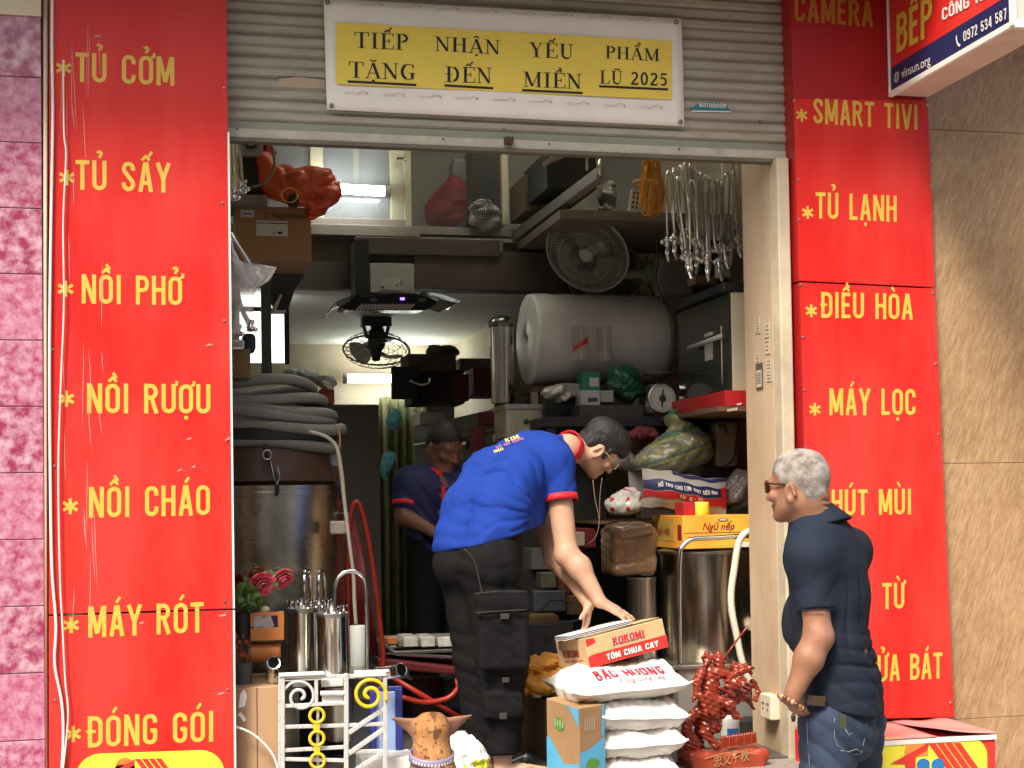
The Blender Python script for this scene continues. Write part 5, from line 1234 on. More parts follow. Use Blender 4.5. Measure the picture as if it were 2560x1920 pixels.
# ---------------------------------------------------------------- red folding chair with a steel tray
YC = .95; Wc = lambda x, y, d=0: W(x, y, YC+d); kc_ = MPP(930, 1500, YC)
ch = thing('red_chair', 'red folding chair with curved slatted back behind the canisters', 'chair', Wc(950, 1760))
q = MB(); q.tube(smooth_curve([Wc(x, y) for x, y in ((872, 1640), (868, 1400), (876, 1290), (886, 1258), (897, 1262), (910, 1300), (926, 1380), (940, 1480), (952, 1580), (958, 1640), (956, 1690), (948, 1800))], 6), 6.5*kc_, n=12); q.build('frame', G['redm'], ch, smooth=True)
q = MB()
for i in range(9):
    u_ = i/8; x0_, y0_ = 874+26*u_, 1285-4+26*u_**2*3
    q.tube([Wc(x0_, y0_, .004), Wc(874+70*u_, 1640, .004)], 4.6*kc_, n=6, flat=.4)
q.build('slat', mat('dull_red_slats', (.17, .012, .008), rough=.5, var=.15), ch, smooth=True)
q = MB(); q.prism([Wc(945, 1672), Wc(1175, 1690), Wc(1175, 1672), Wc(945, 1645)], (0, .38, 0)); q.build('seat', mat('dull_red_seat', (.10, .01, .009), rough=.5), ch, bevel=.01)
q = MB(); q.tube([Wc(975, 1690, .02), Wc(1160, 1800, .02)], 7*kc_, n=10); q.tube(smooth_curve([Wc(x, y, .01) for x, y in ((1000, 1742), (1060, 1756), (1120, 1745), (1150, 1715))], 5), 7*kc_, n=10); q.tube([Wc(1140, 1690, .03), Wc(1180, 1840, .03)], 7*kc_, n=10); q.build('leg', G['redm'], ch, smooth=True)
ty = thing('steel_tray', 'steel tray on the red chair seat', 'tray', W(1060, 1645, 1.0))
q = MB()
q.prism([W(958, 1612, 1.0), W(990, 1640, 1.0), W(1150, 1648, 1.0), W(1150, 1640, 1.0), W(995, 1632, 1.0), W(962, 1606, 1.0)], (0, .26, 0)); fr(q, 985, 1622, 1148, 1636, .995, .28); q.build('tray', M['steel2'], ty, bevel=.003)
lb = thing('label_packs', 'wrapped packs of pale labels stacked on the steel tray', 'packet', W(1060, 1620, 1.0)); 
for i, (x0_, x1_) in enumerate(((1010, 1046), (1054, 1088), (1096, 1132))):
    q = MB(); fr(q, x0_, 1592, x1_, 1618, 1.02, .2); q.build('packet', mat('pale_label', (.5, .5, .44), rough=.4, var=.25, vscale=30), lb, bevel=.004)
q = MB(); fr(q, 992, 1590, 1145, 1619, 1.03, .18); q.build('wrapping', mat('dim_wrap', (.2, .2, .17), rough=.4), lb, bevel=.01)
carton('tray_box', 'small orange box at the left end of the steel tray', 'box', 958, 1594, 994, 1612, 1.0, .12, G['oran'], part='box')
carton('carton', 'black carton in the dark under the red chair', 'carton', 1000, 1690, 1150, 1900, 1.4, .4, G['black'])
# plastic bag with yellow print beside the dog
p = W(1170, 1890, -.22); k_ = MPP(1170, 1890, -.22)
heap('plastic_bag', 'white plastic carrier bag with lime print beside the dog', 'bag', p+V((-.12, -.14, -.22)), p+V((.13, .16, .17)), [(p+V((0, 0, -.08)), (58*k_, .1, .12)), (p+V((-12*k_, .0, 15*k_)), (38*k_, .07, 50*k_))],
     [mat('glossy_white_bag', (.74, .74, .72), rough=.25, var=.08, vscale=9), mat('lime_print', (.62, .62, .03), rough=.4)], fold=.007, freq=60, h=.006, fdir=(.9, 0, .5), colour=lambda c: (((c[:, 2] < p.z-2*k_) & (c[:, 0] > p.x-22*k_)) & (np.sin(c[:, 0]*60+c[:, 2]*30) > -.7)).astype(int), part='bag')
# ---------------------------------------------------------------- big pot with dark tub and coiled hoses
YB2 = 1.0; o = W(662, 1500, YB2); k_ = MPP(662, 1400, YB2); zt2 = W(662, 1216, YB2).z; r = 196*k_
bpot = thing('stock_pot', 'big round stainless stock pot at the left of the shop', 'pot', (o.x, YB2, fz))
q = MB(); q.lathe([(0, fz), (r, fz), (r, zt2-.05), (r*1.0, zt2-.048), (r*1.015, zt2-.046), (r*1.015, zt2-.03), (r*1.0, zt2-.028), (r*1.0, zt2-.016), (r*1.015, zt2-.014), (r*1.015, zt2), (r*.96, zt2), (r*.96, zt2-.1), (0, zt2-.1)], (o.x, YB2, 0), n=72); q.build('body', mat('worn_steel', (.50, .47, .38), rough=.26, metal=1, var=.22, vscale=3, bump=.04, bscale=8), bpot, smooth=True, auto=35)
q = MB(); hx = o+V((r*.98, -.05, 0)); hz = W(835, 1310, YB2).z
q.tube([V((o.x+r*.93, YB2-r*.38, hz+.05)), V((o.x+r*1.02, YB2-r*.42, hz+.05)), V((o.x+r*1.02, YB2-r*.42, hz-.03)), V((o.x+r*.93, YB2-r*.38, hz-.03))], .008, n=8); q.build('handle', M['steel2'], bpot, smooth=True)
zb_ = W(662, 1205, YB2).z; zw = W(662, 1105, YB2).z; r2 = 178*k_
tub = thing('wooden_tub', 'dark brown round tub sitting on the stock pot', 'tub', (o.x, YB2, zb_))
q = MB(); q.lathe([(r2*.95, zt2-.005), (r2*1.02, zb_), (r2*1.0, zb_+.01), (r2*.93, zw), (0, zw)], (o.x, YB2, 0), n=48); q.build('tub', mat('dark_brown_tub', (.075, .035, .018), rough=.5, var=.25, vscale=3), tub, smooth=True, auto=40)
q = MB(); q.lathe([(r2*1.0, zw-.01), (r2*1.03, zw+.0), (r2*1.03, zw+.05), (r2*.9, zw+.065), (0, zw+.07)], (o.x, YB2, 0), n=48); q.build('lid', G['black'], tub, smooth=True, auto=40)
st_ = thing('buckle_strap', 'strap with a metal buckle hooked on the stock pot rim', 'strap', W(690, 1180, .6)); ys = YB2-r*1.05
q = MB(); q.tube(smooth_curve([W(x, y, ys) for x, y in ((662, 1110), (664, 1130), (672, 1150), (684, 1180), (692, 1200), (694, 1225), (690, 1240))], 5), .008, n=8, flat=.35); q.build('webbing', G['black'], st_, smooth=True)
q = MB(); q.tube([W(668+11*math.cos(R(t)), 1137+12*math.sin(R(t)), ys-.01) for t in range(0, 360, 30)], .004, n=6, closed=True); q.tube([W(x, y, ys-.01) for x, y in ((676, 1152), (686, 1195), (692, 1212), (700, 1192), (694, 1166))], .0025, n=6); q.build('buckle', M['steel2'], st_, smooth=True)
# coils of grey hose
rr = random.Random(12)
for i, (yy, rad, lab, off) in enumerate(((1098, 182, 'lowest loop of grey corrugated hose on the dark tub', 0), (1073, 186, 'second loop of grey corrugated hose coming up from the tub', 10), (1046, 178, 'third loop of grey corrugated hose in the coil', -8), (1016, 168, 'fourth loop of grey corrugated hose in the coil', 6), (988, 160, 'fifth loop of grey corrugated hose in the coil', -10), (958, 140, 'topmost loop of grey corrugated hose in the coil', -16))):
    zc = W(662, yy, YB2-.25).z; cx = o.x+off*k_; pts = []
    for j in range(25):
        a_ = 2*math.pi*j/24; pts.append(V((cx+rad*k_*math.cos(a_), YB2+.0+rad*k_*math.sin(a_)*.92, zc+.022*math.sin(a_+i*1.7)-.018*math.cos(a_)+.01*math.sin(3*a_+i))))
    q = corrugated(pts, 14.5*k_, pitch=.0085, depth=.10, n=12); tag(q.build('hose_coil', G['hose'], smooth=True), lab, 'hose', 'grey hose loops coiled on the tub')
q = MB(); q.tube(smooth_curve([W(x, y, .62) for x, y in ((770, 1078), (815, 1092), (842, 1120), (854, 1180), (862, 1260), (874, 1360), (884, 1440), (886, 1500), (890, 1560))], 8), .0085, n=10); tag(q.build('water_tube', mat('grey_white_tube', (.36, .33, .27), rough=.5), smooth=True), 'pale plastic tube curving down past the stock pot', 'tube')
q = MB(); q.tube(smooth_curve([W(x, y, .64) for x, y in ((838, 1060), (848, 1080), (850, 1110), (845, 1140), (852, 1200), (856, 1240))], 8), .004, n=8); tag(q.build('cord', mat('ochre_cord', (.30, .20, .08), rough=.6), smooth=True), 'thin ochre cord dangling beside the pale tube', 'cord')
carton('valve_block', 'pale plastic valve block hanging by the stock pot', 'valve', 826, 1302, 866, 1336, .66, .04, mat('dim_cream', (.36, .33, .26), rough=.5), bevel=.008, part='block')
carton('dusty_card', 'grey card sticking out behind the dark tub', 'card', 806, 1133, 848, 1166, .9, .01, G['grey'], part='card')
carton('red_box', 'small dark red box on the shelf above the hose coil', 'box', 800, 973, 836, 1010, 1.5, .15, mat('brick_red_box', (.20, .035, .02), rough=.6), part='box')
p = W(815, 958, 1.5)
heap('clear_bag', 'crumpled clear bag of parts on the dark red box', 'bag', p-V((.07, .07, .05)), p+V((.07, .07, .06)), [(p, (.035, .03, .025)), (p+V((.015, 0, .01)), (.02, .02, .025))], mat('silver_bag', (.45, .42, .36), rough=.25, var=.3, vscale=20), h=.005, fold=.006, freq=80, part='bag')
p = W(755, 938, 1.4)
heap('hose_bundle', 'grey green bundle slumped behind the top hose loop', 'bundle', p-V((.14, .1, .07)), p+V((.14, .1, .07)), [(p+V((-.04, 0, 0)), (.06, .05, .04)), (p+V((.04, 0, -.02)), (.06, .05, .035))], mat('green_grey', (.14, .15, .12), rough=.5, var=.3, vscale=14), h=.006, fold=.007, part='bundle')
# ================================================================ loft front and upper goods
YF = 2.06
lf = thing('glass_screen', 'cream framed glass screen along the front of the loft', 'screen', W(1000, 560, YF))
q = MB()
def frm(x0_, y0_, x1_, y1_, d=-.03, th=.05, nm='frame', mt=None):
    q = MB(); fr(q, x0_, y0_, x1_, y1_, YF+d, th); q.build(nm, mt or mat('cream_frame', (.42, .385, .28), rough=.5, var=.1), lf, bevel=.003)
frm(777, 250, 806, 556); frm(978, 250, 1011, 562); frm(1012, 250, 1025, 570, -.045, .06); frm(560, 250, 600, 556); frm(1256, 250, 1268, 560)
SL = mat('dusty_sill', (.21, .175, .15), rough=.6, var=.2)
for a_ in ((700, 549, 1014, 561, -.05, .08), (700, 566, 1050, 584, -.07, .09), (1014, 572, 1290, 585, -.05, .07)): frm(*a_, nm='sill', mt=SL)
M['glass'] = mat('hazy_glass', (.38, .40, .42), rough=.08, alpha=.25, var=.2, vscale=5, spec=.6)  # grey tint puts the reflected haze into the glass colour
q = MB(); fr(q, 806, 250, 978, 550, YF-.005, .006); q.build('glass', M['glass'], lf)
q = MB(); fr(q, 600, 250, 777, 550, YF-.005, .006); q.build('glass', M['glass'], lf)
q = MB(); fr(q, 1025, 250, 1256, 572, YF-.005, .006); q.build('glass', mat('dark_glass', (.12, .12, .11), rough=.1, alpha=.2, spec=.4), lf)
q = MB(); q.box(W(1003, 397, YF-.055), (.05, .02, .012)); q.ball(W(1012, 400, YF-.065), .011, n=6); q.build('catch', M['chrome'], lf)
# tube lamps
def tube_lamp(label, p0, p1, r, strength, side):
    t = thing('tube_lamp', label, 'lamp', (p0+p1)/2); d = (p1-p0).normalized()
    q = MB(); q.tube([p0, p1], r, n=14); q.build('tube', mat('lit_tube_%s' % side, (.95, 1.0, .93), emit=strength), t, smooth=True)
    q = MB()
    for p, s_ in ((p0, -1), (p1, 1)): q.tube([p, p+d*s_*.03], r*1.25, n=12)
    q.build('end_cap', mat('lamp_cap', (.4, .4, .36), rough=.5), t, smooth=True)
    q = MB(); m_ = (p0+p1)/2; q.box(m_+V((0, r*1.8, .006)), ((p1-p0).length+.05, r*1.5, r*1.6)); q.build('batten', M['white'], t, bevel=.004)
tube_lamp('lit tube lamp high on the back wall under the low ceiling', W(868, 946, 4.60), W(868, 946, 4.60)+V((.62, 0, 0)), .030, 8, 'back')
tube_lamp('lit tube lamp under the high ceiling behind the raised shutter, mirrored in the loft glass', V((1.1, 1.25, 4.42)), V((2.3, 1.25, 4.42)), .026, 14, 'front')
tube_lamp('glowing tube by the loft glass right of the orange bag, standing for a reflection', W(770, 468, YF-.10), W(961, 478, YF-.10), .026, 12, 'loft')  # tube added where the glass only mirrors a lamp
# things behind the glass
p = W(898, 545, 2.45); k_ = MPP(898, 530, 2.45)
q = MB(); q.lathe([(50*k_, 0), (50*k_, 8*k_), (44*k_, 32*k_), (30*k_, 46*k_), (8*k_, 52*k_), (0, 53*k_)], p+V((0, 0, -5*k_)), n=36); tag(q.build('pot_lid', mat('grey_lid', (.16, .14, .15), rough=.35, metal=.4), smooth=True), 'grey domed pot lid standing behind the loft glass', 'pot lid')
q = MB(); fr(q, 806, 300, 976, 552, 2.75, .02); tag(q.build('haze_sheet', mat('haze_grey', (.10, .105, .11), rough=.35, metal=.5, var=.2, vscale=5)), 'dull grey sheet behind the loft glass, standing for its reflected haze', 'sheet')  # sheet added for the grey haze that the glass would reflect
q = MB(); fr(q, 884, 300, 896, 460, 2.6, .02); tag(q.build('shower_rail', M['chrome']), 'thin chrome strip hanging behind the loft glass', 'strip')
p = W(1118, 508, 2.3); k_ = MPP(1118, 508, 2.3)
heap('cloth_bag', 'maroon cloth bag slumped on the loft behind the glass', 'bag', p-V((.18, .14, .2)), p+V((.18, .16, .2)), [(p+V((-8*k_, 0, -25*k_)), (50*k_, .1, 42*k_)), (p+V((14*k_, 0, 12*k_)), (38*k_, .09, 48*k_)), (p+V((22*k_, 0, 48*k_)), (18*k_, .05, 22*k_))], mat('maroon_cloth', (.30, .02, .03), rough=.6, var=.2, vscale=6), h=.008, fold=.006, part='bag')
carton('pail', 'pale grey pail standing on the loft above the maroon bag', 'pail', 1134, 396, 1180, 560, 2.55, .14, mat('grey_pail', (.23, .24, .22), rough=.5), bevel=.02, part='pail')
carton('black_case', 'tall black case on the loft right of the pail', 'case', 1180, 372, 1258, 560, 2.4, .2, G['black'], part='case')
p = W(1214, 540, 1.98); k_ = MPP(1214, 540, 1.98)
heap('net_bag', 'white plastic bag with a round wire rack on the loft edge', 'bag', p-V((.13, .1, .12)), p+V((.13, .12, .12)), [(p+V((0, .01, -8*k_)), (40*k_, .05, 28*k_)), (p+V((-6*k_, 0, 14*k_)), (32*k_, .04, 26*k_))], mat('dim_white_bag', (.27, .28, .24), rough=.35, var=.25, vscale=14), h=.006, fold=.006, freq=70, part='bag')
q = MB(); o = W(1206, 522, 1.90)
for rr_ in (26, 20, 14): q.tube([o+V((rr_*k_*math.cos(R(t)), 0, rr_*k_*math.sin(R(t)))) for t in range(0, 360, 15)], .003, n=6, closed=True)
for i in range(9): q.tube([o+V(((-20+5*i)*k_, -.003, -16*k_)), o+V(((-20+5*i)*k_, -.003, 16*k_))], .0018, n=5)
tag(q.build('wire_rack', M['dark'], smooth=True), 'round black wire rack leaning on the white loft bag', 'wire rack')
carton('foil_packet', 'shiny clear packet of parts hanging under the loft edge', 'packet', 1178, 600, 1258, 626, 1.95, .02, mat('foil', (.33, .32, .31), rough=.2, metal=.5, var=.4, vscale=40), rot=4, part='packet')
carton('carton', 'dark brown carton with a pale end on the side gallery', 'carton', 1312, 440, 1400, 528, 1.6, .35, mat('dim_brown_box', (.10, .07, .045), rough=.8)); q = MB(); fr(q, 1352, 438, 1398, 520, 1.59, .004); tag(q.build('pale_box', mat('dim_khaki', (.20, .18, .10), rough=.7), bevel=.002), 'small khaki box against the dark gallery carton', 'box')
carton('black_case', 'large black case hanging over the side gallery edge', 'case', 1368, 380, 1490, 470, 1.2, .5, G['black'], part='case')
q = MB(); q.prism([W(1366, 398, 1.0), W(1372, 406, 1.0), W(1420, 384, 1.0), W(1385, 382, 1.0)], (0, .1, 0)); tag(q.build('card_flap', mat('dim_card', (.25, .21, .17), rough=.7)), 'pale card flap poking from the black gallery case', 'card')
# gallery rail along the side shelf
gr0, gr1 = W(1278, 592, 2.03), W(1492, 432, .70)
ra = thing('gallery_rail', 'long grey rail running along the side gallery edge', 'rail', (gr0+gr1)/2)
q = MB(); d_ = (gr1-gr0); n_ = V((0, 0, 1)); q.prism([gr0-n_*.03, gr1-n_*.03, gr1+n_*.03, gr0+n_*.03], (.05, 0, 0)); q.build('rail', mat('dim_rail', (.20, .17, .145), rough=.5, var=.2), ra, bevel=.006)
q = MB(); q.lathe([(.035, -.01), (.05, 0), (.035, .01), (.03, 0), (.035, -.01)], W(1500, 424, .68), Matrix.Rotation(R(90), 3, 'Y') @ Matrix.Rotation(R(20), 3, 'X'), n=20); q.build('end_ring', M['steel2'], ra, smooth=True)
q = MB(); fr(q, 1466, 385, 1470, 425, .7, .01); q.build('hanger', M['steel2'], ra)
# ---------------------------------------------------------------- upper left: carton, bag, speaker, taps
ncx, nctr, nsz = carton('carton', 'brown carton marked Nagakawa with a white label under the orange bag', 'carton', 588, 655, 779, 513, 1.0, .36, mat('brown_carton', (.26, .155, .062), rough=.75, vscale=2.5, col2=(.30, .17, .085)))
NOc = V((nctr.x-nsz[0]/2, 1.0, nctr.z-nsz[2]/2))
q = MB(); q.box(W(680, 571, .999), (78*MPP(680, 571, 1), .002, 38*MPP(680, 571, 1))); q.box(W(618, 534, .999), (32*MPP(680, 571, 1), .002, 17*MPP(680, 571, 1))); q.build('label', mat('dim_label', (.52, .51, .48), rough=.5, var=.06), ncx)
q = MB(); kk = MPP(680, 571, 1)
q.box(W(680, 558, .9975), (76*kk, .001, 2.5*kk)); q.box(W(618, 534, .9975), (24*kk, .001, 4*kk), mi=1); q.box(W(700, 582, .9975), (12*kk, .001, 6*kk)); q.box(W(685, 583, .9975), (10*kk, .001, 2*kk)); q.build('label_print', [M['ink'], mat('violet_print', (.12, .08, .3), rough=.5)], ncx)
q = MB(); o = W(680, 545, .998); fonttext(q, 'Nagakawa', o, W(758, 547, .998)-o, V((0, 0, 15*kk)), NF, offset=.008, lift=.001)
q.tube([W(668, 538, .998)+V((6*kk*math.cos(R(t)), -.0015, 6*kk*math.sin(R(t)))) for t in range(30, 330, 25)], 1.1*kk, n=5); q.build('lettering', mat('carton_print', (.035, .03, .012), rough=.6), ncx)
p = W(762, 462, .92); k_ = MPP(762, 462, .92)
OR_ = mat('orange_tarp', (.42, .052, .012), rough=.42, var=.15, vscale=5)
heap('orange_bag', 'bulging orange tarpaulin bag on top of the brown carton', 'bag', p+V((-.28, -.14, -.19)), p+V((.22, .2, .24)), [(p+V((0, .03, 0)), (82*k_, .1, 50*k_)), (p+V((45*k_, .02, -8*k_)), (38*k_, .09, 44*k_)), (p+V((22*k_, 0, -62*k_)), (16*k_, .05, 34*k_)), (p+V((-92*k_, .05, 40*k_)), (26*k_, .06, 60*k_)), (p+V((-60*k_, .04, 22*k_)), (50*k_, .06, 30*k_))], OR_, h=.007, fold=.011, freq=38, fdir=(.55, .2, .85), k=.04, part='bag')
q = MB(); q.tube(smooth_curve([W(x, y, .80) for x, y in ((672, 345), (682, 375), (686, 410), (678, 440), (660, 458), (630, 468))], 6), .006, n=8); tag(q.build('strap', mat('olive_strap', (.13, .11, .06), rough=.6), smooth=True), 'olive strap looping down across the orange bag', 'strap')
q = MB(); q.tube(smooth_curve([W(726+20*math.cos(R(t))+3*math.sin(t), 488+18*math.sin(R(t)), .8) for t in range(0, 700, 25)], 3), .0022, n=5); tag(q.build('yellow_string', mat('yellow_string', (.55, .32, .03), rough=.6), smooth=True), 'tangled yellow string on the brown carton', 'string')
carton('black_pouch', 'small black pouch under the orange bag', 'pouch', 722, 482, 748, 512, .86, .06, G['black'], bevel=.012, part='pouch')
spk = thing('speaker', 'grey speaker box with a round dark cone high at the left', 'speaker', W(627, 365, .9))
q = MB(); fr(q, 598, 300, 657, 386, .9, .2); q.build('box', mat('speaker_grey', (.20, .19, .18), rough=.5), spk, bevel=.006)
q = MB(); k_ = MPP(627, 357, .89); q.lathe([(18*k_, 0), (19*k_, .01), (14*k_, .016), (11*k_, .006)], W(627, 355, .9), Matrix.Rotation(R(90), 3, 'X'), n=28); q.build('surround', M['blk'], spk, smooth=True)
q = MB(); q.lathe([(11*k_, .005), (6*k_, .012), (0, .014)], W(627, 355, .9), Matrix.Rotation(R(90), 3, 'X'), n=24); q.build('cone', M['steel2'], spk, smooth=True)
carton('appliance', 'black appliance with small switches under the speaker box', 'appliance', 596, 388, 660, 480, .95, .2, G['black'], bevel=.01, part='casing')
q = MB(); fr(q, 566, 488, 668, 508, .9, .3); tag(q.build('shelf', mat('dim_grey_shelf', (.16, .14, .13), rough=.6, var=.3, vscale=20)), 'grey shelf edge above the brown carton', 'shelf')
TG = 'chrome taps hanging at the left edge'
def strand(label, pts, r, Y, knob=True):
    t = thing('chrome_tap', label, 'tap', W(*pts[0], Y), TG)
    q = MB(); q.tube(smooth_curve([W(x, y, Y) for x, y in pts], 5), r, n=10); q.build('spout', M['chrome'], t, smooth=True)
    if knob:
        e = W(*pts[-1], Y); q = MB(); q.lathe([(0, -.02), (.014, -.018), (.016, 0), (.012, .012), (.018, .016), (.018, .03), (0, .032)], e, n=14); q.ball(e+V((.02, -.01, -.01)), .011, n=6); q.build('valve', M['chrome'], t, smooth=True, auto=50)
strand('thin chrome tap spout hanging straight beside the speaker box', [(578, 340), (580, 400), (582, 460), (584, 490)], .006, .34)
strand('chrome tap hanging second from the red sign beside the speaker', [(586, 338), (590, 390), (594, 440), (600, 474)], .007, .36)
strand('chrome tap with bent spout third from the sign edge', [(594, 342), (600, 380), (604, 430), (608, 468)], .006, .4)
strand('slanting chrome tap crossing in front of the brown carton', [(574, 580), (600, 620), (625, 660), (642, 688)], .009, .3)
strand('lower slanting chrome tap beneath the brown carton corner', [(574, 610), (590, 640), (606, 675), (612, 700)], .008, .28)
strand('steep chrome tap closest to the sign at carton height', [(576, 590), (582, 640), (596, 690), (600, 708)], .008, .26)
strand('pale wrapped tap hanging down below the clear bag', [(590, 708), (600, 760), (618, 800), (626, 818)], .010, .25)
strand('short pale tap hanging vertically at the sign edge', [(586, 712), (588, 760), (592, 800), (593, 830)], .010, .24)
def clearbag(label, pts, Y, nm='tap_bag'):
    c = [sum(p[0] for p in pts)/len(pts), sum(p[1] for p in pts)/len(pts)]; q = MB(); n = len(pts)
    def f(u, v):
        t = u*n; i = int(t) % n; a, b_ = pts[i], pts[(i+1) % n]; w_ = t-int(t); x, y = a[0]+(b_[0]-a[0])*w_, a[1]+(b_[1]-a[1])*w_
        return W(c[0]+(x-c[0])*v, c[1]+(y-c[1])*v, Y-.03*(1-v*v)+.008*math.sin(u*40+v*5)*v)
    q.sheet(f, n*8, 8); o = q.build(nm, G['cloud'], smooth=True, solid=.001); tag(o, label, 'bag'); return o
clearbag('clear plastic bag around the hanging taps below the carton', [(574, 640), (610, 655), (660, 662), (692, 668), (676, 700), (640, 722), (636, 760), (628, 800), (612, 826), (585, 838), (574, 800), (572, 720)], .22)
# left background: post, bright board, screens
q = MB(); fr(q, 655, 660, 677, 940, 1.5, .05); tag(q.build('shelf_post', mat('dim_post', (.06, .062, .05), rough=.5)), 'dark upright shelf post left of the range hood', 'post')
wbd = thing('window', 'glowing white board behind the shelf post, standing for a lamp-lit wall', 'window', W(650, 830, 2.2))
q = MB(); fr(q, 600, 738, 712, 906, 2.25, .02); q.build('pane', mat('glow_white', (.9, .92, .88), rough=.4, emit=.8), wbd)  # glowing board added in place of a white wall lit by an unseen lamp
q = MB(); fr(q, 596, 768, 716, 777, 2.22, .03); fr(q, 712, 735, 722, 910, 2.22, .03); q.build('frame', G['black'], wbd)
def screen(nm, label, pts, Y, d, m_):
    q = MB(); q.prism([W(x, y, Y) for x, y in ccw(pts)], d); return tag(q.build(nm, m_, bevel=.004), label, 'screen')
screen('monitor', 'black monitor tilted on the left shelf under the carton', [(655, 705), (700, 670), (752, 672), (762, 690), (735, 730), (718, 782), (690, 785), (668, 740)], 1.7, (0, .06, 0), mat('dark_blue_screen', (.022, .025, .032), rough=.2))
screen('monitor_stand', 'silver stand below the tilted black monitor', [(675, 780), (700, 735), (706, 738), (690, 775), (716, 776), (712, 784), (676, 785)], 1.68, (0, .02, 0), M['steel2'])
carton('brown_carton', 'small taped brown carton under the bagged taps', 'carton', 572, 872, 626, 945, .7, .2, mat('taped_brown', (.16, .095, .03), rough=.4, var=.2, vscale=12))
carton('parts_box', 'black curved bracket beside the taped brown carton', 'bracket', 606, 832, 640, 880, .8, .1, G['black'], bevel=.02, part='bracket')
carton('clear_parts_bag', 'crumpled clear bag of fittings above the taped carton', 'bag', 576, 848, 612, 874, .68, .05, M['steel2'], bevel=.01, part='bag')
# ---------------------------------------------------------------- range hood and its carton on the loft beam
YH = 1.75; Wh = lambda x, y, d=0: W(x, y, YH+d); kh = MPP(980, 750, YH)
hd = thing('range_hood', 'black range hood with curved glass wings mounted on the loft beam', 'range hood', Wh(970, 770))
q = MB(); q.prism([Wh(*p) for p in ccw([(856, 770), (862, 760), (882, 748), (925, 737), (985, 730), (1040, 733), (1078, 745), (1098, 758), (1075, 772), (1060, 776), (862, 775)])], (0, .28, .02)); q.build('body', mat('gloss_black', (.006, .006, .007), rough=.3, spec=.3), hd, bevel=.006)
for nm, pts in (('glass_wing', ((817, 781), (840, 758), (872, 745), (900, 738))), ('glass_wing', ((1052, 733), (1095, 740), (1130, 752), (1146, 757)))):
    q = MB(); up_ = [Wh(*p) for p in pts]; n = len(up_)
    q.sheet(lambda u, v: (lambda t: up_[min(int(t), n-2)].lerp(up_[min(int(t), n-2)+1], t-min(int(t), n-2)))(u*(n-1))+V((0, -.06+.34*v, .0)), 9, 3); q.build(nm, mat('hood_glass', (.05, .055, .045), rough=.15, alpha=.55, spec=.2), hd, smooth=True, solid=.006)
q = MB(); q.prism([Wh(1072, 772), Wh(1098, 781), Wh(1146, 757), Wh(1098, 748)], (0, .01, 0)); q.build('side_fold', mat('hood_side', (.12, .125, .10), rough=.2), hd)
q = MB()
for i in range(16): x = 892+8.6*i; q.ribbon([(0, 0), (1, 1)], .28, Wh(x, 774), V((15*kh, 0, 0)), V((0, 0, 14*kh)), NF, .004+i*1e-4)
q.build('filter_slots', M['steel2'], hd)
q = MB(); q.box(Wh(1006, 747, -.003), (11*kh, .004, 6*kh)); q.build('display', mat('blue_led', (.10, .05, .9), emit=3.0), hd)
q = MB(); fr(q, 926, 746, 944, 753, YH-.003, .004); fr(q, 1048, 746, 1064, 754, YH-.003, .004); q.build('button', mat('hood_button', (.08, .08, .085), rough=.3), hd)
q = MB(); fr(q, 888, 600, 922, 742, YH+.02, .2); q.build('duct', G['black'], hd)
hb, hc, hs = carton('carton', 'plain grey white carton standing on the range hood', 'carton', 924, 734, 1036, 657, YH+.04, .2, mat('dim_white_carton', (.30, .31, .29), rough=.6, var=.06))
q = MB()
q.box(W(980, 710, YH+.038), (52*kh, .002, 30*kh)); q.build('label', mat('pale_grey_label', (.36, .37, .33), rough=.5), hb)
q = MB(); q.box(W(993, 713, YH+.035), (4*kh, .002, 5*kh)); q.box(W(1003, 708, YH+.035), (2*kh, .002, 16*kh)); q.box(W(958, 718, YH+.035), (6*kh, .002, 5*kh)); q.build('print', M['dark'], hb)
carton('dark_panel', 'large dark panel fixed to the loft beam right of the carton', 'panel', 1036, 632, 1415, 722, YH+.2, .05, mat('dark_panel_brown', (.075, .056, .042), rough=.5), part='panel')
carton('wall_speaker', 'dark brown long box fixed under the loft sill', 'box', 890, 600, 1250, 634, YH+.18, .08, mat('dim_umber', (.06, .045, .035), rough=.6), part='box')
# ---------------------------------------------------------------- ceiling fan hanging over the back room
def fan_cage(q, c, ax, r, dep, nw, rings, wire=.0022, rim=.006):
    rot = V((0, 0, 1)).rotation_difference(V(ax).normalized()).to_matrix(); c = V(c)
    prof = lambda t, s_: (r*math.sin(t*math.pi/2)**.8 if t > 0 else 0, s_*dep*math.cos(t*math.pi/2))
    for s_ in (1, -1):
        for i in range(nw):
            a_ = 2*math.pi*i/nw; pts = []
            for j in range(1, 7):
                rr_, z = prof(.18+.82*(j-1)/5, s_); pts.append(c+rot @ V((rr_*math.cos(a_+.15*j*(1 if s_ > 0 else -1)), rr_*math.sin(a_+.15*j*(1 if s_ > 0 else -1)), z)))
            q.tube(pts, wire, n=4, caps=False)
        for t in rings:
            rr_, z = prof(t, s_); q.tube([c+rot @ V((rr_*math.cos(R(k)), rr_*math.sin(R(k)), z)) for k in range(0, 360, 12)], wire*1.2, n=5, closed=True)
    q.tube([c+rot @ V((r*math.cos(R(k)), r*math.sin(R(k)), 0)) for k in range(0, 360, 8)], rim, n=8, closed=True)
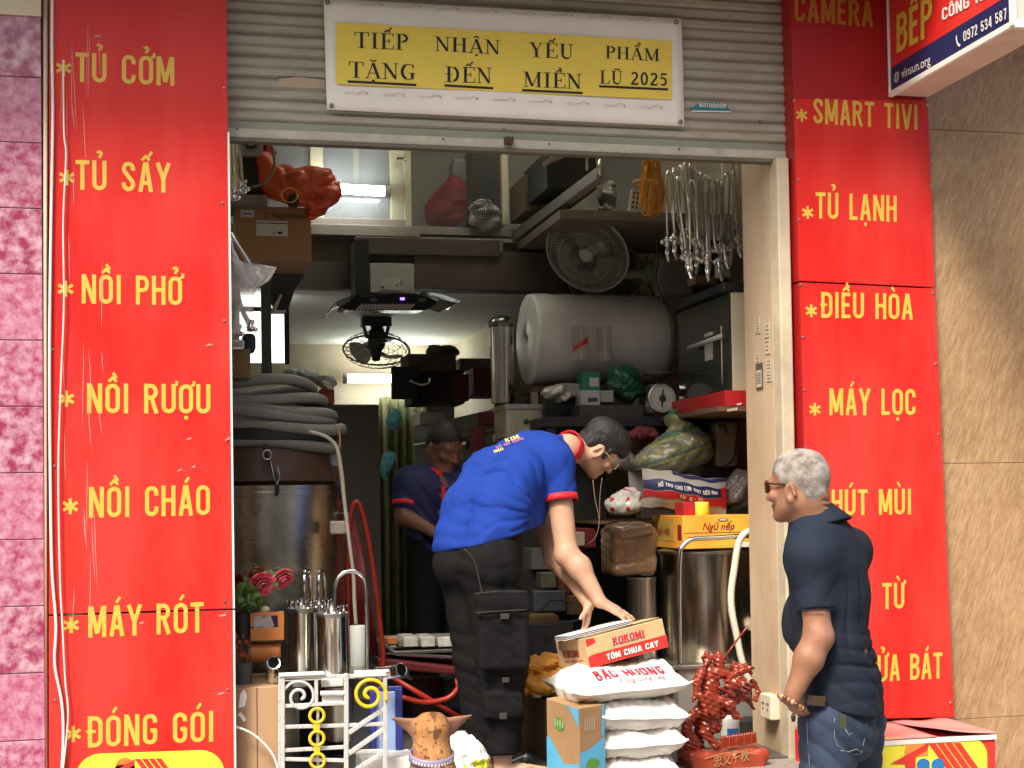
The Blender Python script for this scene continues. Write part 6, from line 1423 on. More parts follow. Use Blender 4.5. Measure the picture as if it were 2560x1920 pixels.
def fan_blades(q, c, ax, r, n=3, pitch=28):
    rot = V((0, 0, 1)).rotation_difference(V(ax).normalized()).to_matrix(); c = V(c)
    for i in range(n):
        a0 = 2*math.pi*i/n+.5
        def f(u, v):
            a_ = a0+(u-.5)*1.5*(.55+.45*math.sin(v*2.4)); rr_ = r*(.2+.72*v); return c+rot @ V((rr_*math.cos(a_), rr_*math.sin(a_), (u-.5)*r*.34*math.sin(R(pitch))*2))
        q.sheet(f, 8, 6)
c = W(941, 876, 3.2); k_ = MPP(941, 876, 3.2); ax = V((.10, .36, 1))
of = thing('orbit_fan', 'black orbit fan hanging from the low ceiling', 'fan', c)
q = MB(); fan_cage(q, c, ax, 83*k_, 30*k_, 26, (.5, .75), wire=.0016, rim=.006); q.build('cage', M['blk'], of, smooth=True)
q = MB(); fan_blades(q, c, ax, 74*k_); q.build('blade', mat('grey_blade', (.22, .22, .2), rough=.3, alpha=.8), of, smooth=True, solid=.002)
q = MB(); rot = V((0, 0, 1)).rotation_difference(ax.normalized()).to_matrix(); q.lathe([(0, -28*k_), (10*k_, -26*k_), (14*k_, 0), (22*k_, 16*k_), (24*k_, 40*k_), (17*k_, 58*k_), (0, 62*k_)], c, rot, n=24); q.build('motor', M['blk'], of, smooth=True)
q = MB(); cz2 = 2.69
for sx in (-1, 1):
    q.tube(smooth_curve([c+V((sx*22*k_, 0, 30*k_)), c+V((sx*30*k_, 0, 55*k_)), V((c.x+sx*33*k_, c.y, cz2-.04))], 5), 4.5*k_, n=8)
q.box((c.x, c.y, cz2-.025), (72*k_, .12, .06)); q.tube([V((c.x, c.y, cz2-.02)), c+V((0, 0, 55*k_))], 3*k_, n=8); q.build('bracket', M['blk'], of, smooth=True, auto=40)
# ---------------------------------------------------------------- wall fans on the right
def wall_fan(label, c, ax, r, cage_m, body_m, wall_x):
    t = thing('wall_fan', label, 'fan', c); axn = V(ax).normalized(); rot = V((0, 0, 1)).rotation_difference(axn).to_matrix()
    q = MB(); fan_cage(q, c, ax, r, r*.26, 60, (.38, .62), wire=.0013, rim=.006); q.build('cage', cage_m, t, smooth=True)
    q = MB(); fan_blades(q, c, ax, r*.9); q.build('blade', mat('fan_blade_dim', (.16, .15, .13), rough=.35, alpha=.75), t, smooth=True, solid=.002)
    q = MB(); q.lathe([(0, r*.12), (r*.16, r*.1), (r*.2, 0), (r*.24, -r*.2), (r*.36, -r*.26), (r*.38, -r*.62), (r*.28, -r*.78), (0, -r*.82)], c, rot, n=28); q.build('motor', body_m, t, smooth=True, auto=50)
    q = MB(); m_ = c-axn*r*.6; q.tube(smooth_curve([m_, m_+V((.06, .03, -.12)), m_+V((.18, .05, -.16)), V((m_.x+.34, m_.y+.08, m_.z-.14))], 5), .028, n=14); q.lathe([(.05, 0), (.055, .02), (.055, .07), (0, .075)], V((m_.x+.36, m_.y+.08, m_.z-.14)), Matrix.Rotation(R(-90), 3, 'Y'), n=20); q.build('arm', mat('dim_green_plastic', (.20, .24, .16), rough=.45), t, smooth=True, auto=40)
    return t
FG = mat('fan_grey_green', (.33, .37, .31), rough=.4, var=.08)
f1_ = wall_fan('pale green wall fan tipped downward beside the power strip', W(1468, 634, 1.45), (-.52, -.60, -.60), .225, FG, FG, 3.0)
q = MB(); c = W(1468, 634, 1.45)-V((-.52, -.60, -.60)).normalized()*.235; q.ball(c, (.064, .06, .064), n=10); q.build('motor_cap', mat('cream_cap', (.52, .50, .40), rough=.4), f1_, smooth=True)
q = MB(); q.box(c+V((-.03, -.052, -.01)), (.03, .004, .022), Matrix.Rotation(R(20), 3, 'Y')); q.build('sticker', mat('blue_sticker', (.06, .17, .36), rough=.4), f1_)
wall_fan('dark wall fan facing down behind the pale green one', W(1515, 690, 1.95), (-.15, -.75, -.6), .21, mat('dim_fan_grey', (.26, .235, .21), rough=.4), M['dark'], 3.0)
ps = thing('power_strip', 'cream power strip hanging beside the orange cord', 'power strip', W(1586, 500, 1.0)); k_ = MPP(1586, 500, 1)
rt = Matrix.Rotation(R(8), 3, 'Y'); c = W(1586, 502, 1.0); q = MB(); q.box(c, (25*k_, .03, 56*k_), rt); q.build('housing', mat('strip_cream', (.50, .47, .38), rough=.4), ps, bevel=.004)
q = MB()
for i in range(4):
    for s_ in (-1, 1): q.box(c+rt @ V((s_*5*k_, -.0155, (18-12*i)*k_)), (4.5*k_, .003, 6*k_), rt)
q.build('slot', M['blk'], ps)
# orange cord coil
oc_ = thing('cord_coil', 'bundle of orange electric cord hanging under the shutter', 'cord', W(1630, 460, .9)); q = MB(); rr = random.Random(5); k_ = MPP(1630, 460, .9)
for i in range(17):
    w_ = rr.uniform(12, 40); cx = 1630+rr.uniform(-10, 12); tp_, bt_ = rr.uniform(388, 402), rr.uniform(500, 545)
    pts = [W(cx+w_*math.sin(R(t))*(.6+.4*math.cos(R(t))**2)*(.65 if math.cos(R(t)) > 0 else 1)+rr.uniform(-3, 3), (tp_+bt_)/2-(bt_-tp_)/2*math.cos(R(t)), .9+rr.uniform(-.04, .04)) for t in range(0, 360, 24)]
    q.tube([p for a_, b_ in zip(pts, pts[1:]+pts[:1]) for p in (a_, (a_+b_)/2)], .0042, n=6, closed=True)
q.build('cord', mat('orange_cord', (.62, .25, .02), rough=.45, var=.12), oc_, smooth=True)
q = MB(); q.tube([W(1612+28*math.cos(R(t)), 455+6*math.sin(R(t)), .84+.05*math.sin(R(t))) for t in range(0, 360, 20)], .004, n=6, closed=True); q.build('tie', MATS['orange_cord'], oc_, smooth=True)
# ---------------------------------------------------------------- bunch of chrome swan-neck taps
def tap_proto():
    t = thing('swan_neck_tap', 'chrome swan-neck tap in the bunch hanging right of the orange cord', 'tap', (0, 0, 0), 'chrome taps hanging in a bunch')
    q = MB(); pts = [V((-.018, 0, -.36)), V((-.018, 0, -.06))]+[V((-.018*math.cos(R(a_)), 0, -.06+.055*math.sin(R(a_)))) for a_ in range(15, 180, 20)]+[V((.018, 0, -.06)), V((.022, 0, -.28)), V((.03, -.012, -.33))]
    q.tube(pts, .0066, n=8); q.build('spout', M['tapc'], t, smooth=True)
    q = MB(); q.lathe([(0, -.45), (.012, -.448), (.014, -.42), (.011, -.415), (.011, -.40), (.016, -.395), (.016, -.365), (.009, -.36), (.009, -.35)], (-.018, 0, 0), n=12); q.build('body', M['tapc'], t, smooth=True, auto=50)
    q = MB(); q.tube([V((-.05, 0, -.385)), V((.02, 0, -.385))], .007, n=8); q.ball((.024, 0, -.385), (.013, .012, .012), n=6); q.ball((-.05, 0, -.385), (.01, .013, .013), n=6); q.tube([V((-.018, 0, -.45)), V((-.018, -.01, -.485))], .008, n=8); q.build('valve', M['tapc'], t, smooth=True, auto=50)
    return t
M['tapc'] = mat('tap_chrome', (.60, .58, .54), rough=.18, metal=1, var=.06)
pr_ = tap_proto(); rr = random.Random(21); n = 0
for i, (x, y, Y) in enumerate([(1672, 425, .78), (1686, 418, .74), (1700, 412, .70), (1712, 404, .76), (1725, 408, .66), (1738, 420, .72), (1752, 428, .70), (1766, 436, .76), (1780, 442, .72), (1794, 446, .68), (1806, 452, .78), (1818, 430, .74), (1834, 424, .70), (1850, 436, .75), (1862, 446, .8), (1695, 440, .62), (1730, 448, .6), (1772, 462, .62), (1838, 395, .82), (1856, 402, .86)]):
    o_ = pr_ if i == 0 else copy_tree(pr_)
    o_.location = W(x, y, Y); o_.rotation_euler = (R(rr.uniform(-5, 5)), R(rr.uniform(-6, 6)), R(rr.uniform(-60, 60))); s_ = rr.uniform(.86, 1.02); o_.scale = (s_, s_, s_)
tr_ = thing('hanging_rail', 'dark rail under the gallery from which the taps hang', 'rail', W(1760, 395, .8)); q = MB(); q.tube([W(1560, 372, .78), W(1900, 398, .78)], .012, n=8); q.build('rail', M['dark'], tr_, smooth=True)
def hangbag(label, pts, Y):
    q = MB(); P = [W(x, y, Y) for x, y in ccw(pts)]; q.prism(P, (0, .03, 0)); tag(q.build('plastic_sleeve', mat('dim_sleeve', (.26, .24, .22), rough=.22, alpha=.35, var=.3, vscale=14, bump=.5, bscale=25)), label, 'bag')
hangbag('hazy plastic sleeve over the middle taps', [(1722, 395), (1800, 400), (1815, 540), (1805, 600), (1735, 590), (1725, 480)], .6)
hangbag('hazy plastic sleeve over the taps next to the door pillar', [(1812, 395), (1872, 400), (1880, 600), (1860, 640), (1808, 600)], .66)
p = W(1700, 700, 1.35)
carton('grey_sleeve', 'grey plastic sleeve of fittings hanging below the tap bunch', 'bag', 1642, 640, 1735, 740, 1.35, .05, mat('dim_sleeve2', (.15, .13, .115), rough=.35, var=.3, vscale=9, bump=.3, bscale=14), bevel=.02, part='bag')
q = MB(); q.tube([W(1768+22*math.cos(R(t)), 690+26*math.sin(R(t)), 1.2) for t in range(-200, 20, 15)], .012, n=8); tag(q.build('pan_handle', G['black'], smooth=True), 'black bowed handle resting above the glass cabinet', 'handle')
q = MB(); q.tube(smooth_curve([W(x, y, 1.1) for x, y in ((1640, 600), (1645, 660), (1640, 700), (1662, 760))], 6), .005, n=6); tag(q.build('wire', G['black'], smooth=True), 'black wire dropping from the fan bracket', 'wire')
# ---------------------------------------------------------------- glass cabinet on the right
Xc = 2.50
n0, n1_ = WX(1826, 970, Xc).y, WX(1698, 985, Xc).y
zc0 = (WX(1826, 975, Xc).z+WX(1700, 1005, Xc).z)/2; zc1 = (WX(1826, 726, Xc).z+WX(1697, 780, Xc).z)/2
gc_ = thing('glass_cabinet', 'dark glass fronted cabinet with a cream side and black top', 'cabinet', (Xc+.2, (n0+n1_)/2, zc0))
q = MB(); bx(q, Xc+.012, 3.05, n0, n1_, zc0, zc1); q.build('casing', mat('cream_enamel', (.50, .44, .31), rough=.4, var=.05), gc_, bevel=.004)
q = MB(); bx(q, Xc, Xc+.012, n0+.004, n1_-.004, zc0+.01, zc1-.005); q.build('door', mat('dark_green_glass', (.028, .032, .024), rough=.12, coat=.3), gc_)
q = MB(); bx(q, Xc-.03, 3.06, n0-.01, n1_+.05, zc1, zc1+.045); q.build('top', M['blk'], gc_, bevel=.008)
q = MB(); h0, h1 = WX(1722, 871, Xc-.03), WX(1803, 840, Xc-.03); q.tube([h0, h1], .011, n=10); q.tube([WX(1803, 815, Xc-.02), WX(1806, 960, Xc-.02)], .003, n=8); q.build('handle', mat('dim_handle', (.36, .38, .33), rough=.35), gc_, smooth=True)
q = MB(); pm = WX(1772, 880, Xc-.004); q.box(pm, (.004, .10, .08)); pm = WX(1772, 836, Xc-.004); q.box(pm, (.004, .11, .016)); q.build('sticker', mat('dim_sticker', (.42, .44, .38), rough=.4), gc_)
# red flat carton under it
p0, p1 = WX(1692, 1040, Xc-.05), WX(1890, 1000, Xc-.05)
rf = thing('flat_carton', 'flat red printed carton lying under the glass cabinet', 'carton', (Xc+.2, .9, zc0-.06))
q = MB(); bx(q, Xc-.05, 3.0, n0-.06, n1_+.25, zc0-.075, zc0-.004); q.build('carton', mat('scarlet_carton', (.40, .012, .014), rough=.45, var=.1), rf, bevel=.003)
q = MB(); o = WX(1830, 1024, Xc-.0515); q.box(o, (.002, .12, .012)); q.box(WX(1848, 1010, Xc-.0515), (.002, .05, .008)); q.box(WX(1770, 1030, Xc-.0515), (.002, .06, .008)); q.build('print', mat('pale_print2', (.6, .45, .35), rough=.5), rf)
q = MB(); bx(q, Xc-.10, 3.05, .45, 1.75, zc0-.10, zc0-.078); tag(q.build('shelf', G['brown']), 'dark shelf board carrying the glass cabinet', 'shelf')
wi = thing('kettle', 'brown and cream appliance side with a black hook under the shelf', 'appliance', W(1820, 1110, .9)); q = MB(); fr(q, 1790, 1052, 1846, 1168, 1.0, .2); q.build('body', mat('dim_peach', (.20, .145, .11), rough=.5), wi, bevel=.02)
q = MB(); q.tube(smooth_curve([W(x, y, .96) for x, y in ((1846, 1055), (1842, 1100), (1832, 1150), (1800, 1168), (1785, 1162))], 6), .005, n=6); q.tube([W(1795, 1062, .95), W(1812, 1066, .95), W(1816, 1082, .95)], .008, n=6); q.build('cord', G['black'], wi, smooth=True)
# ---------------------------------------------------------------- work table with roll, scale, boxes
zt3 = W(1500, 1042, 1.25).z
wt = thing('work_table', 'dark table along the right wall under the bubble wrap roll', 'table', (2.2, 1.6, fz))
q = MB(); bx(q, W(1360, 1045, 1.25).x, 3.0, 1.25, 2.2, zt3-.05, zt3); q.build('table_top', G['black'], wt, bevel=.004)
for x in (W(1372, 1045, 1.25).x, 2.9):
    q = MB(); bx(q, x, x+.04, 1.27, 1.31, fz, zt3-.05); q.build('leg', G['black'], wt)
YRl = 1.72; kr = MPP(1400, 850, YRl); c0 = W(1316, 848, YRl); c1 = W(1655, 850, YRl); rr_ = 113*kr; c1 = V((c1.x, YRl+.02, c0.z))
br_ = thing('bubble_wrap_roll', 'huge roll of bubble wrap lying on the shelf', 'roll', (c0+c1)/2)
q = MB(); d_ = c1-c0; rot = V((0, 0, 1)).rotation_difference(d_.normalized()).to_matrix(); Ln = d_.length
pf = [(.03, .02), (.03, 0), (rr_*.55, .003), (rr_*.94, .004), (rr_*.985, .010), (rr_, .026)]
pf += [(rr_*(1+.012*math.sin(i*2.3)), .05+(Ln-.1)*i/14) for i in range(1, 14)]+[(rr_, Ln-.05), (rr_*.9, Ln), (.03, Ln)]
q.lathe(pf, c0, rot, n=64); q.build('roll', mat('bubble_wrap', (.64, .62, .59), rough=.3, var=.07, vscale=5, bump=.25, bscale=160, stretch=(1, 1, 1)), br_, smooth=True)
q = MB(); q.lathe([(0, .012), (.028, .012)], c0, rot, n=20); q.build('core', mat('core_brown', (.09, .055, .035), rough=.7), br_)
q = MB(); fr(q, 1330, 968, 1660, 980, 1.6, .3); tag(q.build('shelf', G['brown']), 'dark shelf board under the bubble wrap roll', 'shelf')
q = MB(); fr(q, 1330, 980, 1345, 1010, 1.6, .04); fr(q, 1352, 975, 1360, 1005, 1.6, .03); tag(q.build('shelf_bracket', mat('dim_brass', (.30, .22, .12), rough=.4)), 'pale bracket legs under the bubble wrap shelf', 'bracket')
# black cooker under the roll
carton('black_cooker', 'boxy black cooker standing under the bubble wrap roll', 'cooker', 1362, 985, 1458, 1090, 1.5, .4, G['black'], bevel=.006, part='casing')
# tall steel boiler
o = W(1257, 1008, 1.75); k_ = MPP(1257, 900, 1.75)
bo = thing('steel_boiler', 'tall slim steel boiler with a black lid beside the bubble wrap', 'boiler', o)
q = MB(); q.lathe([(0, 0), (29*k_, 0), (30*k_, 190*k_), (30*k_, 192*k_)], o, n=40); q.build('body', M['steel'], bo, smooth=True, auto=40)
q = MB(); q.lathe([(32*k_, 190*k_), (35*k_, 195*k_), (34*k_, 203*k_), (26*k_, 213*k_), (10*k_, 220*k_), (0, 221*k_)], o, n=36); q.build('lid', mat('dark_lid', (.16, .16, .15), rough=.22, metal=.8), bo, smooth=True)
# steel box with green knob
sb, sc_, ss = carton('steel_box', 'square steel control box with a round green knob', 'control box', 1266, 1092, 1360, 1022, 1.55, .3, mat('warm_steel_box', (.50, .46, .32), rough=.38, metal=.7, var=.2, vscale=6), part='casing')
q = MB(); k_ = MPP(1315, 1055, 1.55); q.lathe([(7.5*k_, 0), (7*k_, .012), (0, .014)], W(1315, 1054, 1.55), Matrix.Rotation(R(90), 3, 'X'), n=18); q.build('knob', mat('dark_green_knob', (.005, .07, .02), rough=.4), sb, smooth=True, auto=40)
q = MB(); q.lathe([(13*k_, 0), (11*k_, .014), (0, .016)], W(1342, 1058, 1.55), Matrix.Rotation(R(90), 3, 'X'), n=18); q.build('dial', M['blk'], sb, smooth=True, auto=40)
q = MB(); fr(q, 1262, 1010, 1362, 1022, 1.54, .32); q.build('lip', M['steel2'], sb)
# clear filter tubes on the roll shelf
for i, (x0_, x1_, lab) in enumerate(((1430, 1472, 'clear plastic filter tube with a red band in front of the roll'), (1492, 1530, 'plain clear plastic filter tube right of the red banded one'))):
    o = W((x0_+x1_)/2, 902, 1.42); k_ = MPP(1450, 860, 1.42); r_ = (x1_-x0_)/2*k_
    t = thing('filter_tube', lab, 'tube', o)
    q = MB(); q.lathe([(0, 0), (r_, 0), (r_, 78*k_), (r_*1.08, 80*k_), (r_*1.08, 86*k_), (0, 87*k_)], o, n=28); q.build('tube', mat('clear_tube', (.42, .38, .33), rough=.08, alpha=.4, var=.1, spec=.8), t, smooth=True, auto=40)
    q = MB(); q.lathe([(r_*.1, 5*k_), (r_*.1, 76*k_)], o+V((r_*.2, 0, 0)), n=8); q.build('core_rod', M['white'], t, smooth=True)
    if i == 0:
        q = MB(); nn = 14
        q.add([o+V((r_*1.02*math.cos(a_), r_*1.02*math.sin(a_), (20+30*(j/nn)+w_)*k_)) for j in range(nn+1) for a_ in [R(-160+140*j/nn)] for w_ in (0, 13)], [(2*j, 2*j+2, 2*j+3, 2*j+1) for j in range(nn)]); q.build('red_band', G['redp'], t, smooth=True)
      
# boxes on the table
carton('green_box', 'green and white medicine box on the table by the scale', 'box', 1456, 930, 1500, 978, 1.38, .1, G['green'], part='box')
q = MB(); fr(q, 1474, 944, 1497, 966, 1.378, .002); tag(q.build('label', mat('dim_white_label', (.4, .42, .38), rough=.5)), 'white label on the green medicine box', 'label')
carton('white_box', 'white and violet box under the green medicine box', 'box', 1453, 976, 1500, 1018, 1.36, .12, mat('dim_white_box', (.36, .36, .36), rough=.5), part='box')
q = MB(); fr(q, 1470, 994, 1494, 1004, 1.357, .002); tag(q.build('violet_patch', mat('violet_patch', (.05, .03, .12), rough=.5)), 'violet printed patch on the lower white box', 'patch')
carton('white_box', 'grey white box right of the violet printed one', 'box', 1500, 976, 1534, 1006, 1.37, .1, G['grey'], part='box')
p = W(1560, 955, 1.4); k_ = MPP(1560, 955, 1.4)
heap('green_bag', 'dark green plastic bag beside the kitchen scale', 'bag', p-V((.14, .12, .13)), p+V((.14, .14, .13)), [(p+V((0, 0, 5*k_)), (42*k_, .08, 36*k_)), (p+V((18*k_, 0, -22*k_)), (26*k_, .06, 24*k_))], mat('green_bag', (.018, .085, .045), rough=.3, var=.3, vscale=10), h=.006, fold=.008, freq=55, part='bag')
carton('parts_tray', 'dark tray of small coloured parts at the table edge', 'tray', 1450, 1012, 1610, 1046, 1.28, .2, mat('tray_bits', (.03, .03, .028), rough=.5, vscale=30, col2=(.13, .10, .06), c2pos=(.6, .75)), part='tray')
carton('white_packet', 'crumpled pale packets beside the black cooker', 'packet', 1396, 958, 1452, 992, 1.42, .1, mat('dim_packet', (.26, .245, .20), rough=.4, var=.3, vscale=20), rot=12, bevel=.012, part='packet')
# kitchen scale
o = W(1655, 1032, 1.22); k_ = MPP(1655, 990, 1.22)
ks = thing('kitchen_scale', 'round dial kitchen scale with a flat pan on the table', 'scale', o)
q = MB(); q.box(o+V((0, .05, 36*k_)), (64*k_, .09, 74*k_), taper=.8); q.build('body', mat('dim_scale_green', (.06, .07, .055), rough=.45), ks, bevel=.01)
q = MB(); q.lathe([(37*k_, 0), (38*k_, .012), (35*k_, .014)], o+V((0, .002, 36*k_)), Matrix.Rotation(R(90), 3, 'X'), n=40); q.build('bezel', M['steel2'], ks, smooth=True)
q = MB(); q.lathe([(36*k_, .008), (0, .008)], o+V((0, .002, 36*k_)), Matrix.Rotation(R(90), 3, 'X'), n=40); q.build('dial', mat('dial_white', (.42, .43, .38), rough=.5), ks)
q = MB(); d0 = o+V((0, -.012, 36*k_)); q.box(d0, (3*k_, .002, 44*k_), Matrix.Rotation(R(6), 3, 'Y')); q.lathe([(9*k_, 0), (8*k_, .004), (0, .005)], d0, Matrix.Rotation(R(90), 3, 'X'), n=18)
for i in range(20): a_ = 2*math.pi*i/20; q.box(d0+V((30*k_*math.cos(a_), .002, 30*k_*math.sin(a_))), (1.5*k_, .001, 4*k_), Matrix.Rotation(-a_+math.pi/2, 3, 'Y'))
q.build('needle', M['dark'], ks)
q = MB(); q.lathe([(5*k_, 74*k_), (5*k_, 92*k_), (38*k_, 96*k_), (40*k_, 102*k_), (37*k_, 99*k_), (0, 97*k_)], o+V((0, .05, 0)), n=32); q.build('pan', mat('dim_pan', (.10, .085, .075), rough=.4, metal=.5), ks, smooth=True)
# ---------------------------------------------------------------- back of the shop: cartons, cooker counter, curtain
YK = 2.75
carton('carton', 'open brown carton on top of the dark pile at the back', 'carton', 1020, 885, 1140, 928, YK, .3, mat('back_carton', (.085, .05, .03), rough=.8, var=.2))
carton('dark_panel', 'square black panel edge on in front of the back lamp', 'panel', 980, 916, 1044, 998, YK-.05, .03, G['black'], part='panel')
carton('carton', 'wide dark carton stacked at the back under the open one', 'carton', 1030, 925, 1160, 1010, YK+.03, .3, mat('very_dark_carton', (.035, .022, .017), rough=.8))
carton('carton', 'dark red printed carton at the back beside the steel boiler', 'carton', 1140, 935, 1172, 1002, YK-.06, .2, mat('deep_red_box', (.10, .008, .01), rough=.6))
carton('carton', 'larger deep red carton right of the other red one', 'carton', 1184, 918, 1246, 990, YK-.1, .25, mat('deep_red_box2', (.13, .009, .012), rough=.6))
carton('grey_carton', 'grey carton lid resting behind the deep red cartons', 'carton', 1150, 896, 1236, 922, YK+.05, .3, mat('back_grey', (.14, .13, .10), rough=.7))
q = MB(); q.tube(smooth_curve([W(x, y, YK-.12) for x, y in ((1025, 952), (1050, 962), (1072, 958), (1075, 945))], 6), .008, n=8); tag(q.build('ladle', M['chrome'], smooth=True), 'bright curved ladle in front of the dark cartons', 'ladle')
ct = thing('gas_counter', 'steel gas cooker counter receding behind the bent man', 'cooker', W(1150, 1100, 2.3))
q = MB()
A_, B_ = W(1035, 1068, 3.3), W(1290, 1010, 1.85)
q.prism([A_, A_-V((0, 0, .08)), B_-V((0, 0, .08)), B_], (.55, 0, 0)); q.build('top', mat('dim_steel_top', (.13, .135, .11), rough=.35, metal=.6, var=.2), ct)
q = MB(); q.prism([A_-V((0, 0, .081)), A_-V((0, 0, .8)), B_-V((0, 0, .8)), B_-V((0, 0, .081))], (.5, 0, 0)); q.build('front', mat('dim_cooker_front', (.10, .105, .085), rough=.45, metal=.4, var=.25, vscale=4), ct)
q = MB()
for u_ in (.25, .55, .85): p = A_.lerp(B_, u_)-V((.01, 0, .17)); q.lathe([(.03, 0), (.026, .02), (0, .022)], p, Matrix.Rotation(R(-90), 3, 'Y'), n=14)
q.build('knob', M['steel2'], ct, smooth=True, auto=40)
q = MB(); q.tube([A_.lerp(B_, .05)-V((.03, 0, .12)), A_.lerp(B_, .95)-V((.03, 0, .12))], .006, n=8); q.build('gas_pipe', M['steel2'], ct, smooth=True)
q = MB(); fr(q, 1180, 1068, 1215, 1130, 2.0, .02); q.build('red_plate', mat('dim_red_plate', (.12, .015, .012), rough=.5), ct)
q = MB(); c0_, c1_ = W(948, 1012, 4.6).x, W(1066, 1012, 4.6).x
q.sheet(lambda u, v: V((c0_+(c1_-c0_)*u, 4.6+.035*math.sin(u*34)+.012*math.sin(u*13+v*2), fz+.02+(2.28-fz)*v)), 90, 8); tag(q.build('curtain', mat('olive_curtain', (.19, .17, .065), rough=.6, vscale=3, col2=(.13, .15, .07), stretch=(8, 1, .3)), smooth=True, solid=.003), 'olive gold curtain hanging in the back doorway', 'curtain')
for i, (x, y, r_, lab) in enumerate(((985, 1050, 13, 'teal rubber glove hooked at the cooker counter corner'), (968, 1155, 17, 'teal rubber glove hanging beside the dim man'))):
    p = W(x, y, 2.0); k_ = MPP(x, y, 2.0)
    heap('rubber_glove', lab, 'glove', p-V((.09, .05, .12)), p+V((.09, .05, .12)), [(p, (r_*k_*.8, .02, r_*k_*1.2)), (p+V((-8*k_, 0, -28*k_ if i else -10*k_)), (r_*k_*.5, .02, r_*k_)), (p+V((5*k_, 0, 12*k_)), (r_*k_*.6, .02, r_*k_*.7))], mat('teal_rubber', (.10, .36, .40), rough=.35, var=.2, vscale=25), h=.005, fold=.004, part='glove')
# ================================================================ dim clutter in the depth of the shop
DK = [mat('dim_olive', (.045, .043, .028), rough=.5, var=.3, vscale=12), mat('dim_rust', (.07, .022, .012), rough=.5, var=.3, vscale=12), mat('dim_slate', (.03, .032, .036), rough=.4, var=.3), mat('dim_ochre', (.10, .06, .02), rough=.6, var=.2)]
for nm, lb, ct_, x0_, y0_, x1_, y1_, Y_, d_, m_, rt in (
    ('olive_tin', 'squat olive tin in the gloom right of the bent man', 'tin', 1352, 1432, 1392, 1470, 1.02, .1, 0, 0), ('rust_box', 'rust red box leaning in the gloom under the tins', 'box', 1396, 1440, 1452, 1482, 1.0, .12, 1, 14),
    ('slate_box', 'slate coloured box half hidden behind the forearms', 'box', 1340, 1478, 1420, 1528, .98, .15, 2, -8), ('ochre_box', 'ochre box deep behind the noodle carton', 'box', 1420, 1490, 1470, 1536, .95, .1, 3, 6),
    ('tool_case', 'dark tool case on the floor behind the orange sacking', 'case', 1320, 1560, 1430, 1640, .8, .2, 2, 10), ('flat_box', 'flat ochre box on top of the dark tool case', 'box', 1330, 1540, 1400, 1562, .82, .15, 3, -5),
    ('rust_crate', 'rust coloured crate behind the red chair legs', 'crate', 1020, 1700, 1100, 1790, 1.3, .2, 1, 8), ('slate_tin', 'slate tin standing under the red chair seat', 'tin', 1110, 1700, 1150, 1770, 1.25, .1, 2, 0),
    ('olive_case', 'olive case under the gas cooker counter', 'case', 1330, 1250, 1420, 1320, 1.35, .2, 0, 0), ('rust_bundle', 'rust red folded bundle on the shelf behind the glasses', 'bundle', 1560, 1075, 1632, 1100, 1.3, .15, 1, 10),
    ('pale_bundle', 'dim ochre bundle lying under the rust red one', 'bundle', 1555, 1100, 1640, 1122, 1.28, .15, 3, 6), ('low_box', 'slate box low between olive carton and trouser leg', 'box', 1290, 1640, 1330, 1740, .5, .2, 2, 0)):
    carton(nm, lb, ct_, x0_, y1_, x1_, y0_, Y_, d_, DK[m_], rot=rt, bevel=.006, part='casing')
q = MB()
for i, pts in enumerate((((1366, 1600), (1400, 1560), (1440, 1552), (1470, 1530)), ((1350, 1530), (1380, 1500), (1430, 1506)))): q.tube(smooth_curve([W(x, y, .74) for x, y in pts], 5), .006, n=6)
tag(q.build('loose_cable', M['dark'], smooth=True), 'dark loose cables draped over the shadowed boxes', 'cable')
p = W(1490, 1150, 1.1)
heap('pale_bag', 'greyish knotted bag in front of the glasses of the bent man', 'bag', p+V((.0, -.1, -.1)), p+V((.28, .12, .12)), [(p+V((.12, 0, .01)), (.06, .05, .05)), (p+V((.20, .02, -.03)), (.05, .05, .05))], mat('grey_bag', (.17, .16, .14), rough=.4, var=.2), h=.007, fold=.008, freq=45, part='bag')

for nm, lb, x, y, Y_, bl_, m_, pt in (
    ('clear_bag', 'hazy clear bag crumpled against the pillar above the orange carton', 1845, 1225, .95, ((0, 0, 40, 42), (-14, 18, 26, 24), (16, -22, 24, 24)), mat('hazy_bag', (.30, .29, .27), rough=.2, var=.3, vscale=12, coat=.3), 'bag'),
    ('hanging_bag', 'dusty brown bag hanging from the gallery above the pale fan', 1520, 505, 1.5, ((0, 0, 17, 30), (4, -26, 14, 20), (-3, 28, 9, 14)), mat('dusty_bag', (.19, .16, .13), rough=.5, var=.25), 'bag'),
    ('foil_bag', 'silvery crumpled bag squeezed under the left end of the bubble wrap', 1384, 980, 1.3, ((0, 0, 26, 15), (20, 6, 22, 11)), mat('silver_crumple', (.36, .34, .30), rough=.3, var=.3, metal=.3), 'bag'),
    ('rag_bundle', 'dark red rag bundle on the shelf above the clear bag of packets', 1600, 1085, 1.18, ((0, 0, 30, 12), (22, 4, 24, 10)), mat('rag_red', (.14, .02, .02), rough=.7, var=.3), 'cloth'),
    ('net_sack', 'olive sack slumped on the cartons at the back', 1098, 880, 2.85, ((0, 0, 34, 16), (26, 4, 22, 12)), DK[0], 'sack')):
    p = W(x, y, Y_); k_ = MPP(x, y, Y_); heap(nm, lb, pt, p-V((.16, .12, .16)), p+V((.16, .12, .16)), [(p+V((a*k_, 0, -b*k_)), (c*k_, .055, d*k_)) for a, b, c, d in bl_], m_, h=.006, fold=.007, freq=60, part='bag')
